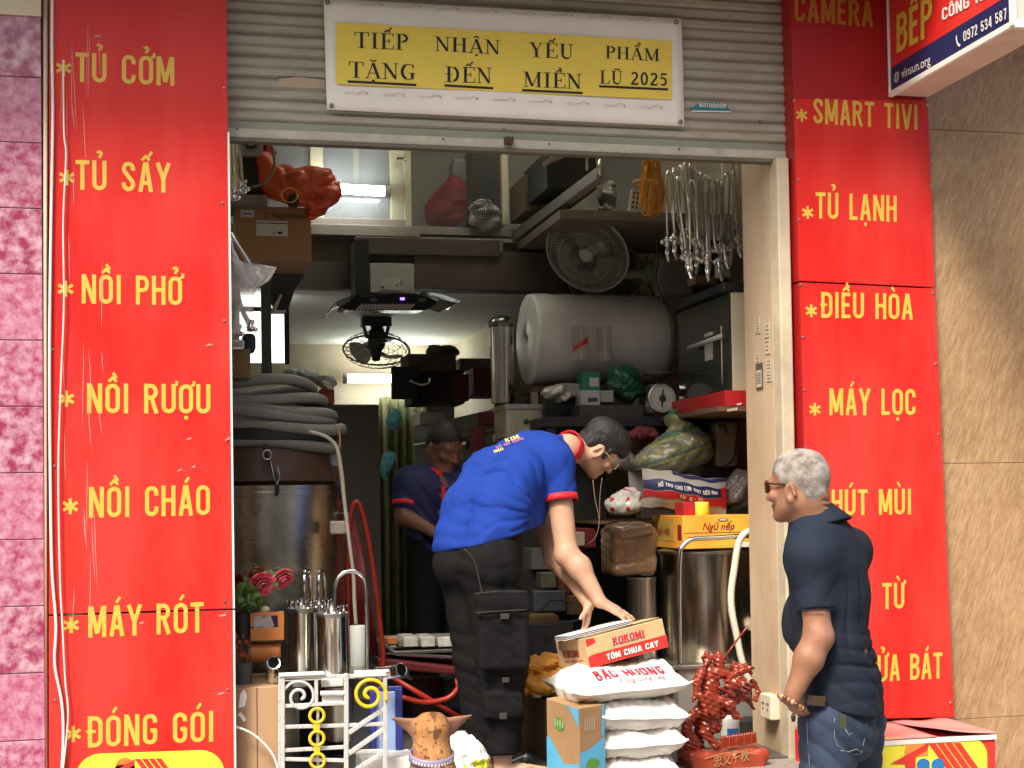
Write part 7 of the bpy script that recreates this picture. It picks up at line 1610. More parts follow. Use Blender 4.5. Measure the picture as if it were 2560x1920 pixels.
for nm, lb, ct_, x0_, y0_, x1_, y1_, Y_, d_, m_, rt in (
    ('steel_case', 'dull steel box on the gas counter behind the dim man', 'box', 1045, 1030, 1110, 1062, 2.7, .15, M['steel2'], 6), ('red_pack', 'small red pack on the gas counter left of the control box', 'pack', 1200, 1030, 1240, 1062, 2.1, .1, MATS['deep_red_box2'], -8),
    ('pale_pack', 'pale slim pack upright on top of the glass cabinet', 'pack', 1800, 640, 1826, 694, .95, .08, mat('dim_pack', (.28, .25, .2), rough=.5), 0), ('brown_pack', 'brown pack lying on top of the glass cabinet', 'pack', 1735, 690, 1790, 712, 1.0, .1, G['brown'], 5),
    ('shelf_box', 'umber carton on the left shelf beside the monitor', 'carton', 690, 600, 760, 668, 1.75, .2, mat('umber_box', (.12, .09, .06), rough=.7), 0), ('wall_meter', 'small cream meter box on the inner pillar above the roll', 'meter', 1640, 770, 1676, 820, 1.9, .05, mat('dim_meter', (.42, .37, .28), rough=.5), 0)):
    carton(nm, lb, ct_, x0_, y1_, x1_, y0_, Y_, d_, m_, rot=rt, bevel=.005, part='casing')
q = MB(); rr = random.Random(77)
for i in range(7):
    x0_, y0_ = rr.uniform(1560, 1700), rr.uniform(560, 600); q.tube(smooth_curve([W(x0_, y0_, 1.85), W(x0_+rr.uniform(-30, 20), y0_+rr.uniform(60, 110), 1.84), W(x0_+rr.uniform(-20, 50), y0_+rr.uniform(150, 220), 1.86)], 6), .004, n=5)
tag(q.build('wiring', M['dark'], smooth=True), 'loose dark wiring hanging down the inner pillar behind the fans', 'wire')
# ================================================================ people
def skin(nm, c, c2): return mat(nm, c, rough=.5, vscale=9, col2=c2, bump=.05, bscale=220, sss=.12)
def nz(v): return V(v).normalized()
def axes(f, up=(0, 0, 1)):
    f = nz(f); l = nz(V(up).cross(f)); return f, l, f.cross(l)
def rotm(l, f, u): return [tuple(l), tuple(f), tuple(u)]
def add_head(s, c, f, u, k=1.0, neck=None, nr=.055):
    """skull, face, nose, lips, eyes and ears around c; f = where the face looks, u = crown"""
    f = nz(f); l = nz(V(u).cross(f)); u = f.cross(l); M_ = rotm(l, f, u)
    P = lambda a, b, d: V(c)+(l*a+f*b+u*d)*k
    s.ell(P(0, -.012, .028), (.076*k, .098*k, .088*k), M_, k=.02)
    s.ell(P(0, .028, -.035), (.062*k, .066*k, .085*k), M_, k=.03)
    for sd in (1, -1):
        s.cap(P(sd*.056, -.005, -.055), P(sd*.022, .068, -.098), .022*k, .017*k, k=.03)
        s.ell(P(sd*.045, .068, -.030), (.022*k, .018*k, .018*k), M_, k=.02)
    s.ell(P(0, .078, -.100), (.022*k, .018*k, .018*k), M_, k=.02)
    s.cap(P(-.038, .076, .014), P(.038, .076, .014), .013*k, k=.02)
    for sd in (1, -1): s.ell(P(sd*.031, .094, -.004), (.015*k, .014*k, .010*k), M_, k=.012, cut=True)
    for sd in (1, -1): s.ell(P(sd*.031, .079, -.004), (.012*k, .011*k, .008*k), M_, k=.004)
    s.cap(P(0, .086, .004), P(0, .112, -.036), .008*k, .012*k, k=.012)
    for sd in (1, -1): s.ell(P(sd*.012, .098, -.042), (.009*k, .011*k, .008*k), M_, k=.008)
    s.ell(P(0, .092, -.063), (.024*k, .010*k, .006*k), M_, k=.006); s.ell(P(0, .090, -.074), (.021*k, .010*k, .007*k), M_, k=.006)
    s.ell(P(0, .103, -.0685), (.022*k, .006*k, .0016*k), M_, k=.003, cut=True)
    for sd in (1, -1):
        e = P(sd*.080, -.010, -.022); le = nz(l*sd-f*.35); fe = nz(f+l*sd*.35); Me = rotm(le, fe, u)
        s.ell(e, (.009*k, .021*k, .033*k), Me, k=.008); s.ell(e+le*.010*k+f*.002, (.009*k, .012*k, .021*k), Me, k=.006, cut=True)
        s.ell(e+u*-.026*k+f*.004*k, (.007*k, .010*k, .010*k), Me, k=.006)
        s.cap(e+u*.026*k-f*.006*k+le*.004, e-u*.012*k-f*.017*k+le*.006, .0045*k, k=.006)
    if neck is not None: s.cap(P(0, -.028, -.06), neck, nr*.95, nr, k=.035)
def add_hand(s, wr, d, n, thumb, curl=(10, 12, 12, 14), spread=.14, k=1.0, tcurl=20):
    """wr wrist, d wrist-to-finger direction, n back of the hand, thumb = unit vector towards the thumb side"""
    d = nz(d); n = nz(V(n)-d*V(n).dot(d)); t = nz(V(thumb)-d*V(thumb).dot(d)-n*V(thumb).dot(n)); wr = V(wr)
    offs = (.027, .009, -.010, -.027); lens = (.072, .081, .075, .058); tips = []
    for i in range(4):
        kn = wr+(d*(.090-.006*abs(i-1))+t*offs[i]+n*(.003-.004*abs(i-1.3)))*k
        s.cap(wr+t*offs[i]*.45*k, kn, .0155*k, .0115*k, k=.014)
        dd = nz(d+t*offs[i]/.027*spread); p = kn; a = 0
        for j, fr_ in enumerate((.46, .30, .24)):
            a += R(curl[i]*(1 if j else .6)); q_ = nz(dd*math.cos(a)-n*math.sin(a)); e = p+q_*lens[i]*fr_*k
            s.cap(p, e, (.0088-.0008*j)*k, (.0080-.0009*j)*k, k=.006); p = e
        tips.append(p)
    b = wr+(d*.022+t*.026-n*.004)*k; dt = nz(t*.62+d*.72-n*.22); p = b
    s.cap(wr+d*.01, b+dt*.02, .015*k, .015*k, k=.014)
    for j, ln in enumerate((.042, .032, .024)):
        a = R(tcurl*j); q_ = nz(dt*math.cos(a)+(d*.6-n*.5)*math.sin(a)); e = p+q_*ln*k; s.cap(p, e, (.0125-.0015*j)*k, (.011-.0015*j)*k, k=.008); p = e
    return tips
def hairs(s, amp, fr_): s.warp(lambda X, Y, Z: amp*np.sin(fr_*X+3*np.sin(fr_*.4*Z))*np.sin(fr_*.9*Y+2*np.sin(fr_*.5*X))*np.sin(fr_*1.1*Z+1))
def folds(X, Y, Z, o, axis, per, fr_, amp, wob=5):
    """bands of cloth creases: waves across axis, bent by per"""
    a = (X-o[0])*axis[0]+(Y-o[1])*axis[1]+(Z-o[2])*axis[2]; b = (X-o[0])*per[0]+(Y-o[1])*per[1]+(Z-o[2])*per[2]
    w_ = np.sin(fr_*a+wob*np.sin(4.5*b+1.3)+1.7*np.sin(11*b+5*a)); return amp*(1-np.abs(w_))**2*(.5+.5*np.sin(7*b-3*a+.6))
def collar_strip(name, parent, m_, c, up, f, r0, r1, h, gap=35, drop=.0, lift=.0):
    up = nz(up); f = nz(V(f)-up*V(f).dot(up)); l = up.cross(f); q = MB()
    def fn(u, v):
        a = R(gap/2+(360-gap)*u); d = f*math.cos(a)+l*math.sin(a); fr_ = max(0, math.cos(a))
        return V(c)+d*(r0+(r1-r0)*(1-v))+up*(h*v-drop*fr_*(1.2-v))+up*lift
    q.sheet(fn, 40, 5); return q.build(name, m_, parent, smooth=True, solid=.005)
SKIN1 = skin('warm_skin', (.47, .265, .165), (.54, .32, .215)); SKIN2 = skin('tanned_skin', (.25, .115, .064), (.33, .165, .10))
HAIR = mat('black_hair', (.012, .010, .010), rough=.5, var=.3, vscale=60, bump=.5, bscale=180)
BLUE = mat('royal_blue_jersey', (.012, .040, .25), rough=.85, var=.07, vscale=14, bump=.05, bscale=400, spec=.15); RED_C = mat('red_ribbing', (.60, .012, .022), rough=.6, var=.08)
TRO = mat('charcoal_trousers', (.009, .009, .0095), spec=.12, rough=.85, var=.12, vscale=9, bump=.06, bscale=300)
# ---------------------------------------------------------------- man in the blue polo shirt, bending over the sacks
g_, l_, _ = axes((.82, .57, 0))
k1 = MPP(1250, 1300, .25)
pm = thing('person', 'man in royal blue red-trimmed polo and black cargo trousers bending over sacks', 'person', W(1200, 1930, .1))
hemM, t1, t2, shM = W(1200, 1352, .12), W(1216, 1272, .16), W(1262, 1192, .25), W(1326, 1139, .34)
rsh, lsh = W(1388, 1156, .20), W(1316, 1150, .48)
relb, rwr = W(1417, 1388, .12), W(1499, 1503, .04)
lelb, lwr = W(1388, 1396, .30), W(1472, 1508, .10)
hc = W(1500, 1118, .40); hf = nz(CR*.62+F0*.22-CU*.75); hu = nz(CR*.74-CU*-.66)
hf, hl, hu = axes(hf, hu)
nb = W(1418, 1122, .36)
rh, lh = W(1226, 1405, .05), W(1166, 1405, .20); rk, lk = W(1256, 1640, .03), W(1196, 1650, .20); ra, la = W(1256, 1885, .04), W(1212, 1890, .20)
lo, hi = bounds([hc, rwr, W(1600, 1550, .0), W(1590, 1540, .2), ra-V((0, 0, .06)), la, lsh, lh, relb, W(1100, 1300, .3), W(1370, 1930, -.05)], .16)
s = SDF(lo, hi, .0052)
for a_, b_, ra_, rb_ in ((hemM, t1, .09, .09), (t1, t2, .09, .09), (t2, shM, .09, .08), (shM, rsh, .07, .055), (shM, lsh, .07, .055), (shM, nb, .06, .055), (hemM, rh, .08, .07), (hemM, lh, .08, .07), (rh, rk, .07, .05), (lh, lk, .07, .05), (rk, ra, .05, .035), (lk, la, .05, .035)): s.cap(a_, b_, ra_, rb_, k=.05)
s.cap(rsh, relb, .058, .047, k=.04); m_ = relb.lerp(rwr, .32)+V((.008, 0, .012)); s.cap(relb, m_, .047, .048, k=.03); s.cap(m_, rwr, .046, .029, k=.03)
s.cap(lsh, lelb, .058, .046, k=.04); m_ = lelb.lerp(lwr, .32)+V((.006, 0, .012)); s.cap(lelb, m_, .045, .045, k=.03); s.cap(m_, lwr, .043, .028, k=.03)
add_hand(s, rwr, (W(1592, 1550, .02)-rwr), V((.25, -.35, .9)), V((0, 1, .2)), curl=(9, 5, 6, 10), spread=.22)
add_hand(s, lwr, (W(1464, 1576, .06)-lwr), V((1, -.1, .1)), V((.2, -1, 0)), curl=(8, 9, 9, 12), spread=.16)
add_head(s, hc, hf, hu, 1.0, neck=nb, nr=.06)
for a_, t_ in ((ra, W(1362, 1920, .0)), (la, W(1290, 1930, .2))): s.cap(a_, a_+V((0, 0, -.05)), .036, .036, k=.02); s.cap(a_+V((.01, 0, -.062)), V((t_.x, t_.y, a_.z-.075)), .036, .022, k=.02)
body = s.build('body', SKIN1, pm)
# shirt
lo2, hi2 = bounds([hemM, t1, shM, rsh, lsh, W(1100, 1330, .2), W(1320, 1390, .1), W(1410, 1260, .15), nb], .17); s = SDF(lo2, hi2, .006)
ch = [hemM-(t1-hemM)*.35, hemM, t1, t2, shM]; rs = [.124, .122, .118, .114, .092]
for i in range(4):
    for sd, y in ((-1, .082), (1, .082)): s.cap(ch[i]+l_*y*sd, ch[i+1]+l_*y*sd, rs[i], rs[i+1], k=.05)
s.cap(shM, rsh, .09, .078, k=.05); s.cap(shM, lsh, .09, .078, k=.05); s.cap(shM, nb-(nb-shM)*.25, .085, .07, k=.05)
s.cap(W(1335, 1205, .28), W(1296, 1318, .17), .088, .10, k=.06)
rs_e = rsh.lerp(relb, .41); ls_e = lsh.lerp(lelb, .41)
hd_ = nz(hemM-t1); hp = hemM+hd_*.012+g_*0
pb = W(1352, 1300, .15)
def radial(X, Y, Z):
    dx, dz = X-pb.x, Z-pb.z; r_ = np.sqrt(dx*dx+dz*dz+.3*(Y-pb.y)**2); a = np.arctan2(dz, dx)
    w_ = np.sin(13*a+2.2*np.sin(8*r_+1)+1.2*np.sin(19*Y)+.5*np.sin(31*r_))
    return .0075*(np.maximum(0, 1-1.3*np.abs(w_))+.25*w_)*np.clip((r_-.04)*8, 0, 1)*np.clip((.47-r_)*5, .1, 1)
s.warp(radial); s.warp(lambda X, Y, Z: crumple(X, Y, Z, .0012, 24, 5))
s.warp(lambda X, Y, Z: .0022*np.sin(62*X+30*Z+4*np.sin(13*Z+9*Y)))
s.plane(W(1205, 1354, .12), nz(W(1232, 1450, .12)-W(1207, 1352, .12)), k=.01)
rd = nz(relb-rsh); ld = nz(lelb-lsh)
def sleeve(s, a, b, ra, rb, k):
    t = SDF(s.lo, s.lo+s.h*(s.n-1), s.h); t.d = np.full(s.n, 1.0, np.float32); d = nz(V(b)-V(a)); t.cap(a, V(b)+d*.05, ra, rb, k=.01)
    t.warp(lambda X, Y, Z: folds(X, Y, Z, a, tuple(d*.8+V((.3, 0, .5))), (.5, .5, -.4), 60, .006, 2)); t.plane(b, d, k=.004)
    h = np.maximum(k-np.abs(s.d-t.d), 0)/k; s.d = np.minimum(s.d, t.d)-h*h*k*.25*(np.maximum(s.d, t.d) < k)
sleeve(s, rsh, rs_e-rd*.012, .082, .0745, .03); sleeve(s, lsh, ls_e-ld*.012, .08, .072, .03)
s.build('polo_shirt', BLUE, pm)
def band(name, p, d, r, w_, m_, parent, flat=(0, 0, 0)):
    q = MB(); rot = V((0, 0, 1)).rotation_difference(nz(d)).to_matrix(); q.lathe([(r*.96, -w_/2), (r, -w_/2), (r*1.01, 0), (r, w_/2), (r*.94, w_/2)], p, rot, n=36); return q.build(name, m_, parent, smooth=True, solid=.002)
band('sleeve_band', rs_e-rd*.006, rd, .0775, .026, RED_C, pm); band('sleeve_band', ls_e-ld*.006, ld, .075, .026, RED_C, pm)
nd = nz(hc-hu*.09-hf*.03-nb); collar_strip('collar', pm, RED_C, nb-nd*.008, nd, hf, .068, .082, .042, gap=50, drop=.02)
# hair, glasses, lanyard
s = SDF(*bounds([hc], .17), .004); M_ = rotm(hl, hf, hu)
s.ell(hc+hu*.045-hf*.014, (.083, .104, .088), M_, k=.02); s.ell(hc+hu*.075+hf*.03, (.072, .07, .058), M_, k=.02); s.ell(hc-hu*.02-hf*.055, (.070, .052, .07), M_, k=.02); s.ell(hc+hu*.06+hf*.07, (.060, .035, .034), M_, k=.02)
for sd in (1, -1): s.cap(hc+hl*.074*sd+hf*.024+hu*.02, hc+hl*.073*sd+hf*.028-hu*.022, .010, .006, k=.012)
s.warp(lambda X, Y, Z: crumple(X, Y, Z, .0013, 60, 2))
s.box(hc+hf*.125-hu*.075, (.13, .075, .105), .02, M_, k=.02, cut=True)
for sd in (1, -1): s.ell(hc+hl*.095*sd-hf*.012-hu*.028, (.035, .030, .040), M_, k=.008, cut=True)
s.plane(hc-hu*.065, nz(-hu*.8+hf*.3), k=.02); s.build('hair', HAIR, pm, smooth_it=1)
q = MB(); GL = mat('pale_frame', (.55, .48, .36), rough=.25, metal=.3)
for sd in (1, -1):
    ec = hc+hl*.033*sd+hf*.105-hu*.004; q.tube([ec+hl*.024*math.cos(R(t))+hu*.017*math.sin(R(t)) for t in range(0, 360, 20)], .0018, n=6, closed=True)
    q.tube([hc+hl*.058*sd+hf*.104+hu*.004, hc+hl*.078*sd+hf*.05+hu*.002, hc+hl*.082*sd-hf*.005-hu*.002, hc+hl*.082*sd-hf*.02-hu*.02], .0018, n=6)
q.tube([hc+hl*.011+hf*.109, hc-hl*.011+hf*.109], .0018, n=6); gl = q.build('glasses', GL, pm, smooth=True)
q = MB()
for sd in (1, -1):
    ec = hc+hl*.033*sd+hf*.105-hu*.004; q.face([ec+hl*.023*math.cos(R(t))+hu*.016*math.sin(R(t)) for t in range(0, 360, 20)])
q.build('lens', mat('clear_lens', (.6, .6, .6), rough=.05, alpha=.15), gl)
q = MB(); q.tube(smooth_curve([W(x, y, .33) for x, y in ((1482, 1200), (1488, 1250), (1498, 1300), (1490, 1340), (1470, 1360))], 6), .0016, n=5); q.tube(smooth_curve([W(x, y, .33) for x, y in ((1505, 1195), (1500, 1240), (1499, 1300))], 6), .0012, n=5); q.build('ear_cord', mat('dim_cord', (.32, .2, .12), rough=.5), pm, smooth=True)
q = MB(); rr = random.Random(2); BP = lambda u, v: W(1237+70*u, 1116-22*u+24*v-9*u*v, .28)
bk = shM.lerp(t2, .45)
def onshirt(u, v):      # strip over the upper back, found on the cloth surface
    return u, v
shirt = bpy.data.objects['polo_shirt']
bpy.context.view_layer.update()
dg = bpy.context.evaluated_depsgraph_get(); ev = shirt.evaluated_get(dg); o0 = base_of(pm)
def hit(px, py):
    d = ray(px, py).normalized(); ok, loc, nrm, _i = ev.ray_cast(CAM-o0, d); return (loc+o0, nrm) if ok else (None, None)
def decal(q, tx, p00, p10, p01, mi=0):
    sub = MB(); paint(sub, tx, V((0, 0, 0)), V((1, 0, 0)), V((0, 0, 1)), V((0, 0, 0)))
    vs = []; ok = True
    for i, (x, y, z) in enumerate(sub.v):
        p, n_ = hit(p00[0]+(p10[0]-p00[0])*x+(p01[0]-p00[0])*z, p00[1]+(p10[1]-p00[1])*x+(p01[1]-p00[1])*z)
        if p is None: p = W(p00[0], p00[1], .3); n_ = V((0, 0, -1))
        vs.append(p+n_*(.0035+.00003*(i % 9)))
    q.add(vs, sub.f, mi)
q = MB(); decal(q, 'ĐỒ GIA DỤNG', (1243, 1124), (1312, 1099), (1239, 1118), 1); decal(q, 'KIM', (1266, 1108), (1300, 1096), (1262, 1099), 0); decal(q, 'INOX', (1237, 1134), (1268, 1124), (1233, 1128), 0)
q.build('back_print', [mat('yellow_print', (.6, .52, .12), rough=.5), mat('rose_print', (.36, .14, .25), rough=.5)], pm)
# trousers
lo3, hi3 = bounds([hemM+V((0, 0, .05)), rk, lk, ra, la, W(1100, 1350, .2)], .17); s = SDF(lo3, hi3, .0065)
for sd in (-1, 1): s.cap(hemM+hd_*-.04+l_*.075*sd, hemM+hd_*.10+l_*.085*sd, .110, .118, k=.05)
s.cap(rh, rk, .118, .100, k=.05); s.cap(rk, ra, .098, .074, k=.05); s.cap(lh, lk, .115, .098, k=.03); s.cap(lk, la, .096, .072, k=.03)
rt_ = rotm(V((0, -1, 0)), V((1, 0, 0)), V((0, 0, 1)))
s.box(W(1258, 1590, -.075), (.100, .030, .135), .02, k=.02); s.box(W(1256, 1512, -.082), (.106, .034, .045), .01, k=.01); s.box(W(1258, 1762, -.04), (.078, .03, .05), .01, k=.01)
s.warp(lambda X, Y, Z: folds(X, Y, Z, rk, (.35, 0, .93), (.9, .2, -.2), 58, .004, 2.5)*np.clip(1.1-2.2*np.abs(np.abs(Z-rk.z-.03)-.18), .25, 1)+crumple(X, Y, Z, .0036, 15, 3))
s.plane(ra+V((0, 0, .005)), (0, 0, -1), k=.01); s.build('trousers', TRO, pm)
q = MB(); q.box(W(1262, 1541, -.122), (.035, .006, .022)); q.box(W(1258, 1790, -.075), (.03, .006, .026)); q.box(W(1264, 1700, -.085), (.03, .006, .02)); q.build('buckle_tab', mat('grey_tab', (.04, .04, .04), rough=.5), pm, bevel=.002)
q = MB(); q.tube(smooth_curve([W(x, y, -.115) for x, y in ((1160, 1352+20), (1185, 1400), (1200, 1460), (1205, 1485))], 5), .0025, n=6)
for pts in (((1186, 1484), (1250, 1478), (1318, 1478)), ((1190, 1532), (1250, 1528), (1318, 1524))): q.tube(smooth_curve([W(x, y, -.122) for x, y in pts], 5), .0022, n=5)
q.build('stitching', mat('trouser_seam', (.03, .03, .03), rough=.6), pm, smooth=True)
q = MB(); q.tube(smooth_curve([W(x, y, -.045) for x, y in ((1278, 1906), (1292, 1900), (1306, 1894), (1318, 1890), (1330, 1898))], 5), .009, n=8, flat=.5); q.box(W(1316, 1896, -.05), (.03, .012, .035), Matrix.Rotation(R(35), 3, 'Y')); q.build('sandal_strap', M['blk'], pm, smooth=True)
q = MB(); q.box(V(((ra.x+.045), ra.y, ra.z-.108)), (.24, .10, .022)); q.box(V(((la.x+.03), la.y, la.z-.108)), (.24, .10, .022)); q.build('sandal_sole', M['blk'], pm, bevel=.008)
# ---------------------------------------------------------------- man in the shadows behind
pd = thing('person', 'man in dark shade wearing a navy red-collared polo, looking down', 'person', W(1110, 1830, 1.5))
Wd = lambda x, y, d=0: W(x, y, 1.5+d)
hc = Wd(1112, 1115); hf, hl, hu = axes((.40, -.80, -.42)); nb = Wd(1098, 1190, .03)
wa, ch_ = Wd(1105, 1340, .02), Wd(1100, 1225, .02); rs_, ls_ = Wd(1022, 1205, .02), Wd(1180, 1200, .06)
re_, rw_ = Wd(1012, 1290, -.03), Wd(1080, 1328, -.14); le_, lw_ = Wd(1205, 1300, -.02), Wd(1150, 1345, -.14)
lk1, lk2 = Wd(1060, 1590, .0), Wd(1150, 1590, .06); la1, la2 = Wd(1062, 1810, .03), Wd(1150, 1810, .08)
s = SDF(*bounds([hc, rs_, ls_, wa, la1, la2, rw_, lw_, re_, le_], .15), .0065)
for a_, b_, x, y in ((wa, ch_, .10, .11), (ch_, nb, .10, .06), (rs_, ls_, .06, .06), (rs_, re_, .055, .045), (re_, rw_, .045, .03), (ls_, le_, .055, .045), (le_, lw_, .045, .03), (wa, lk1, .08, .055), (wa, lk2, .08, .055), (lk1, la1, .055, .035), (lk2, la2, .055, .035)): s.cap(a_, b_, x, y, k=.04)
add_head(s, hc, hf, hu, 1.05, neck=nb, nr=.058)
add_hand(s, rw_, nz(V((.9, -.3, -.35))), V((.2, -.7, .6)), V((.3, -.3, .9)), curl=(18, 20, 22, 24)); add_hand(s, lw_, nz(V((-.8, -.4, -.3))), V((0, -.7, .6)), V((-.3, -.3, .9)), curl=(18, 20, 22, 24))
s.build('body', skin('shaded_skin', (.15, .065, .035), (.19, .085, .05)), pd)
s = SDF(*bounds([nb, rs_, ls_, wa, re_, le_], .15), .0075)
for sd in (-.085, .085): s.cap(Wd(1105+sd*400, 1365, .02), ch_+V((sd, 0, 0)), .115, .115, k=.05)
s.cap(ch_, nb, .11, .075, k=.05); s.cap(rs_, ls_, .075, .075, k=.05); s.cap(rs_, rs_.lerp(re_, .62), .074, .07, k=.04); s.cap(ls_, ls_.lerp(le_, .62), .074, .07, k=.04)
s.warp(lambda X, Y, Z: folds(X, Y, Z, ch_, (.5, 0, .86), (.8, 0, -.5), 42, .010)); s.plane(Wd(1105, 1385), (0, 0, -1), k=.01)
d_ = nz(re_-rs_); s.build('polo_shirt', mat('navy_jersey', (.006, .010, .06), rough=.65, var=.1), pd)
band('sleeve_band', rs_.lerp(re_, .68), d_, .072, .022, RED_C, pd)
collar_strip('collar', pd, RED_C, nb+V((0, 0, .0)), V((.10, -.22, 1)), hf, .076, .122, .055, gap=50, drop=.05)
q = MB(); q.tube([Wd(1108, 1215, -.125), Wd(1110, 1245, -.13), Wd(1112, 1265, -.125)], .012, n=6, flat=.4); q.build('placket', RED_C, pd)
s = SDF(*bounds([wa, la1, la2], .17), .009)
s.cap(wa+V((-.07, 0, .02)), wa+V((.07, 0, .02)), .115, k=.05); s.cap(wa+V((-.08, 0, -.08)), lk1, .11, .085, k=.05); s.cap(wa+V((.08, 0.02, -.08)), lk2, .11, .085, k=.05); s.cap(lk1, la1, .085, .07, k=.03); s.cap(lk2, la2, .085, .07, k=.03); s.plane(wa+V((0, 0, .09)), (0, 0, 1)); s.build('trousers', TRO, pd)
s = SDF(*bounds([hc], .16), .005); M_ = rotm(hl, hf, hu); s.ell(hc+hu*.040-hf*.018, (.083, .104, .088), M_, k=.02); s.ell(hc-hu*.01-hf*.055, (.074, .055, .07), M_, k=.02); s.warp(lambda X, Y, Z: crumple(X, Y, Z, .0012, 60, 3)); s.box(hc+hf*.13-hu*.07, (.13, .075, .105), .02, M_, k=.02, cut=True); s.build('hair', HAIR, pd, smooth_it=1)
q = MB(); q.box(la1+V((0, -.04, -.05)), (.09, .25, .07)); q.box(la2+V((0, -.04, -.05)), (.09, .25, .07)); q.build('shoe', M['blk'], pd, bevel=.02)
# ---------------------------------------------------------------- older man at the right, seen from behind
pn_ = thing('person', 'grey-haired man in slate polo and jeans watching from the right sign', 'person', W(2100, 2450, -.9))
YN = -.9; Wn = lambda x, y, d=0: W(x, y, YN+d); kn = MPP(2070, 1500, YN)
g_, l_, _ = axes((-.81, .58, 0))
hc = Wn(1996, 1212, .0); hf, hl, hu = axes((-.62, .78, -.05), (-.05, 0, 1)); nb = Wn(2036, 1322, -.0)
ch_ = [Wn(2046, 1345), Wn(2062, 1425), Wn(2068, 1510), Wn(2086, 1610), Wn(2106, 1700), Wn(2112, 1775)]
lsh, rsh = Wn(2028, 1392, -.12), Wn(2118, 1378, .12)
lel, lwr = Wn(2046, 1592, -.17), Wn(1978, 1746, -.16); rel, rwr = Wn(2120, 1570, .22), Wn(2060, 1700, .24)
lhip, rhip = Wn(2070, 1800, -.07), Wn(2140, 1800, .06); lkn, rkn = Wn(2062, 2095, -.08), Wn(2130, 2080, .06)
gz = .03; lan, ran = V((lkn.x+.03, lkn.y, gz+.09)), V((rkn.x+.03, rkn.y, gz+.09))
s = SDF(*bounds([hc, lwr, rwr, lsh, rsh, lan, ran, lel, rel, W(2010, 1800, -1.1)], .14), .0052)
for a_, b_ in zip(ch_, ch_[1:]): s.cap(a_, b_, .10, .10, k=.05)
for a_, b_, x, y in ((ch_[0], nb, .07, .058), (lsh, rsh, .06, .06), (lsh, lel, .056, .047), (rsh, rel, .056, .047), (rel, rwr, .046, .03), (ch_[5], lhip, .09, .085), (ch_[5], rhip, .09, .085), (lhip, lkn, .085, .055), (rhip, rkn, .085, .055), (lkn, lan, .055, .04), (rkn, ran, .055, .04)): s.cap(a_, b_, x, y, k=.04)
m_ = lel.lerp(lwr, .35); s.cap(lel, m_, .048, .049, k=.03); s.cap(m_, lwr, .048, .030, k=.03); s.ell(lel+V((.012, -.02, -.0)), (.03, .03, .035), k=.02)
add_hand(s, lwr, nz(Wn(2016, 1812, -.05)-lwr), V((-.75, -.62, .0)), V((-.55, .75, -.1)), curl=(14, 16, 18, 20), spread=.03); add_hand(s, rwr, V((-.5, .3, -.8)), V((.3, .8, 0)), V((-.8, -.2, 0)), curl=(16, 18, 20, 22))
add_head(s, hc, hf, hu, 1.10, neck=nb, nr=.068); s.cap(hc-hf*.045-hu*.05, nb-hf*.01, .060, .066, k=.03)
for i, z in enumerate((-.062, -.082, -.10)):   # creases at the nape
    a0 = hc+hu*z-hf*.105+hl*.05; a1 = hc+hu*(z-.004)-hf*.105-hl*.05; s.cap(a0, a1, .0045, k=.006, cut=True)
for a_ in (lan, ran): s.cap(a_, a_+V((0, 0, -.04)), .04, k=.02)
s.build('body', SKIN2, pn_)
SLATE = mat('slate_blue_polo', (.013, .019, .033), rough=.8, var=.08, vscale=10, bump=.05, bscale=420, spec=.2)
s = SDF(*bounds([nb, lsh, rsh, ch_[5], Wn(2110, 1800), lel, rel, Wn(1960, 1560), Wn(2190, 1700)], .13), .006)
rs_ = [.092, .106, .109, .112, .117, .118]
CH = ch_+[Wn(2118, 1830)]; rs_ = rs_+[.118]
for i in range(6):
    for sd in (-1, 1): s.cap(CH[i]+l_*.066*sd, CH[i+1]+l_*.072*sd, rs_[i], rs_[i+1], k=.05)
s.cap(lsh, rsh, .082, .078, k=.07); s.cap(nb-V((0, 0, .07)), lsh, .072, .076, k=.06); s.cap(nb-V((0, 0, .07)), rsh, .076, .076, k=.06); s.cap(Wn(2070, 1385), Wn(2090, 1480), .10, .115, k=.08); s.cap(ch_[0], nb-V((0, 0, .05)), .095, .078, k=.05); s.ell(Wn(2035, 1560, .1), (.12, .12, .13), k=.06)
le_ = lsh.lerp(lel, .665); re_ = rsh.lerp(rel, .62)
s.warp(lambda X, Y, Z: folds(X, Y, Z, Wn(2090, 1640), (-.22, 0, .97), (.95, .2, .2), 46, .015, 1.8)*np.clip(1-5.5*np.abs(Z-Wn(2090, 1650).z), .0, 1)+folds(X, Y, Z, ch_[2], (.90, .2, .35), (.3, 0, -.95), 34, .009, 1.6)+crumple(X, Y, Z, .0016, 17, 8))
s.plane(Wn(2110, 1768), nz(CU*-1+CR*-.20), k=.01)
sleeve(s, lsh, le_, .072, .064, .04); sleeve(s, rsh, re_, .072, .066, .04)
s.build('polo_shirt', SLATE, pn_)
nd = nz(V((-.24, .20, 1))); collar_strip('collar', pn_, SLATE, nb+V((.008, .0, .000)), nd, hf, .080, .132, .072, gap=40, drop=.05)
q = MB(); q.tube([le_+nz(lel-lsh)*-.004+(V((math.cos(a_), 0, 0))+V((0, math.sin(a_), 0)))*.0655 for a_ in [i*.2618 for i in range(24)]], .0022, n=6, closed=True); q.build('sleeve_hem', SLATE, pn_, smooth=True)
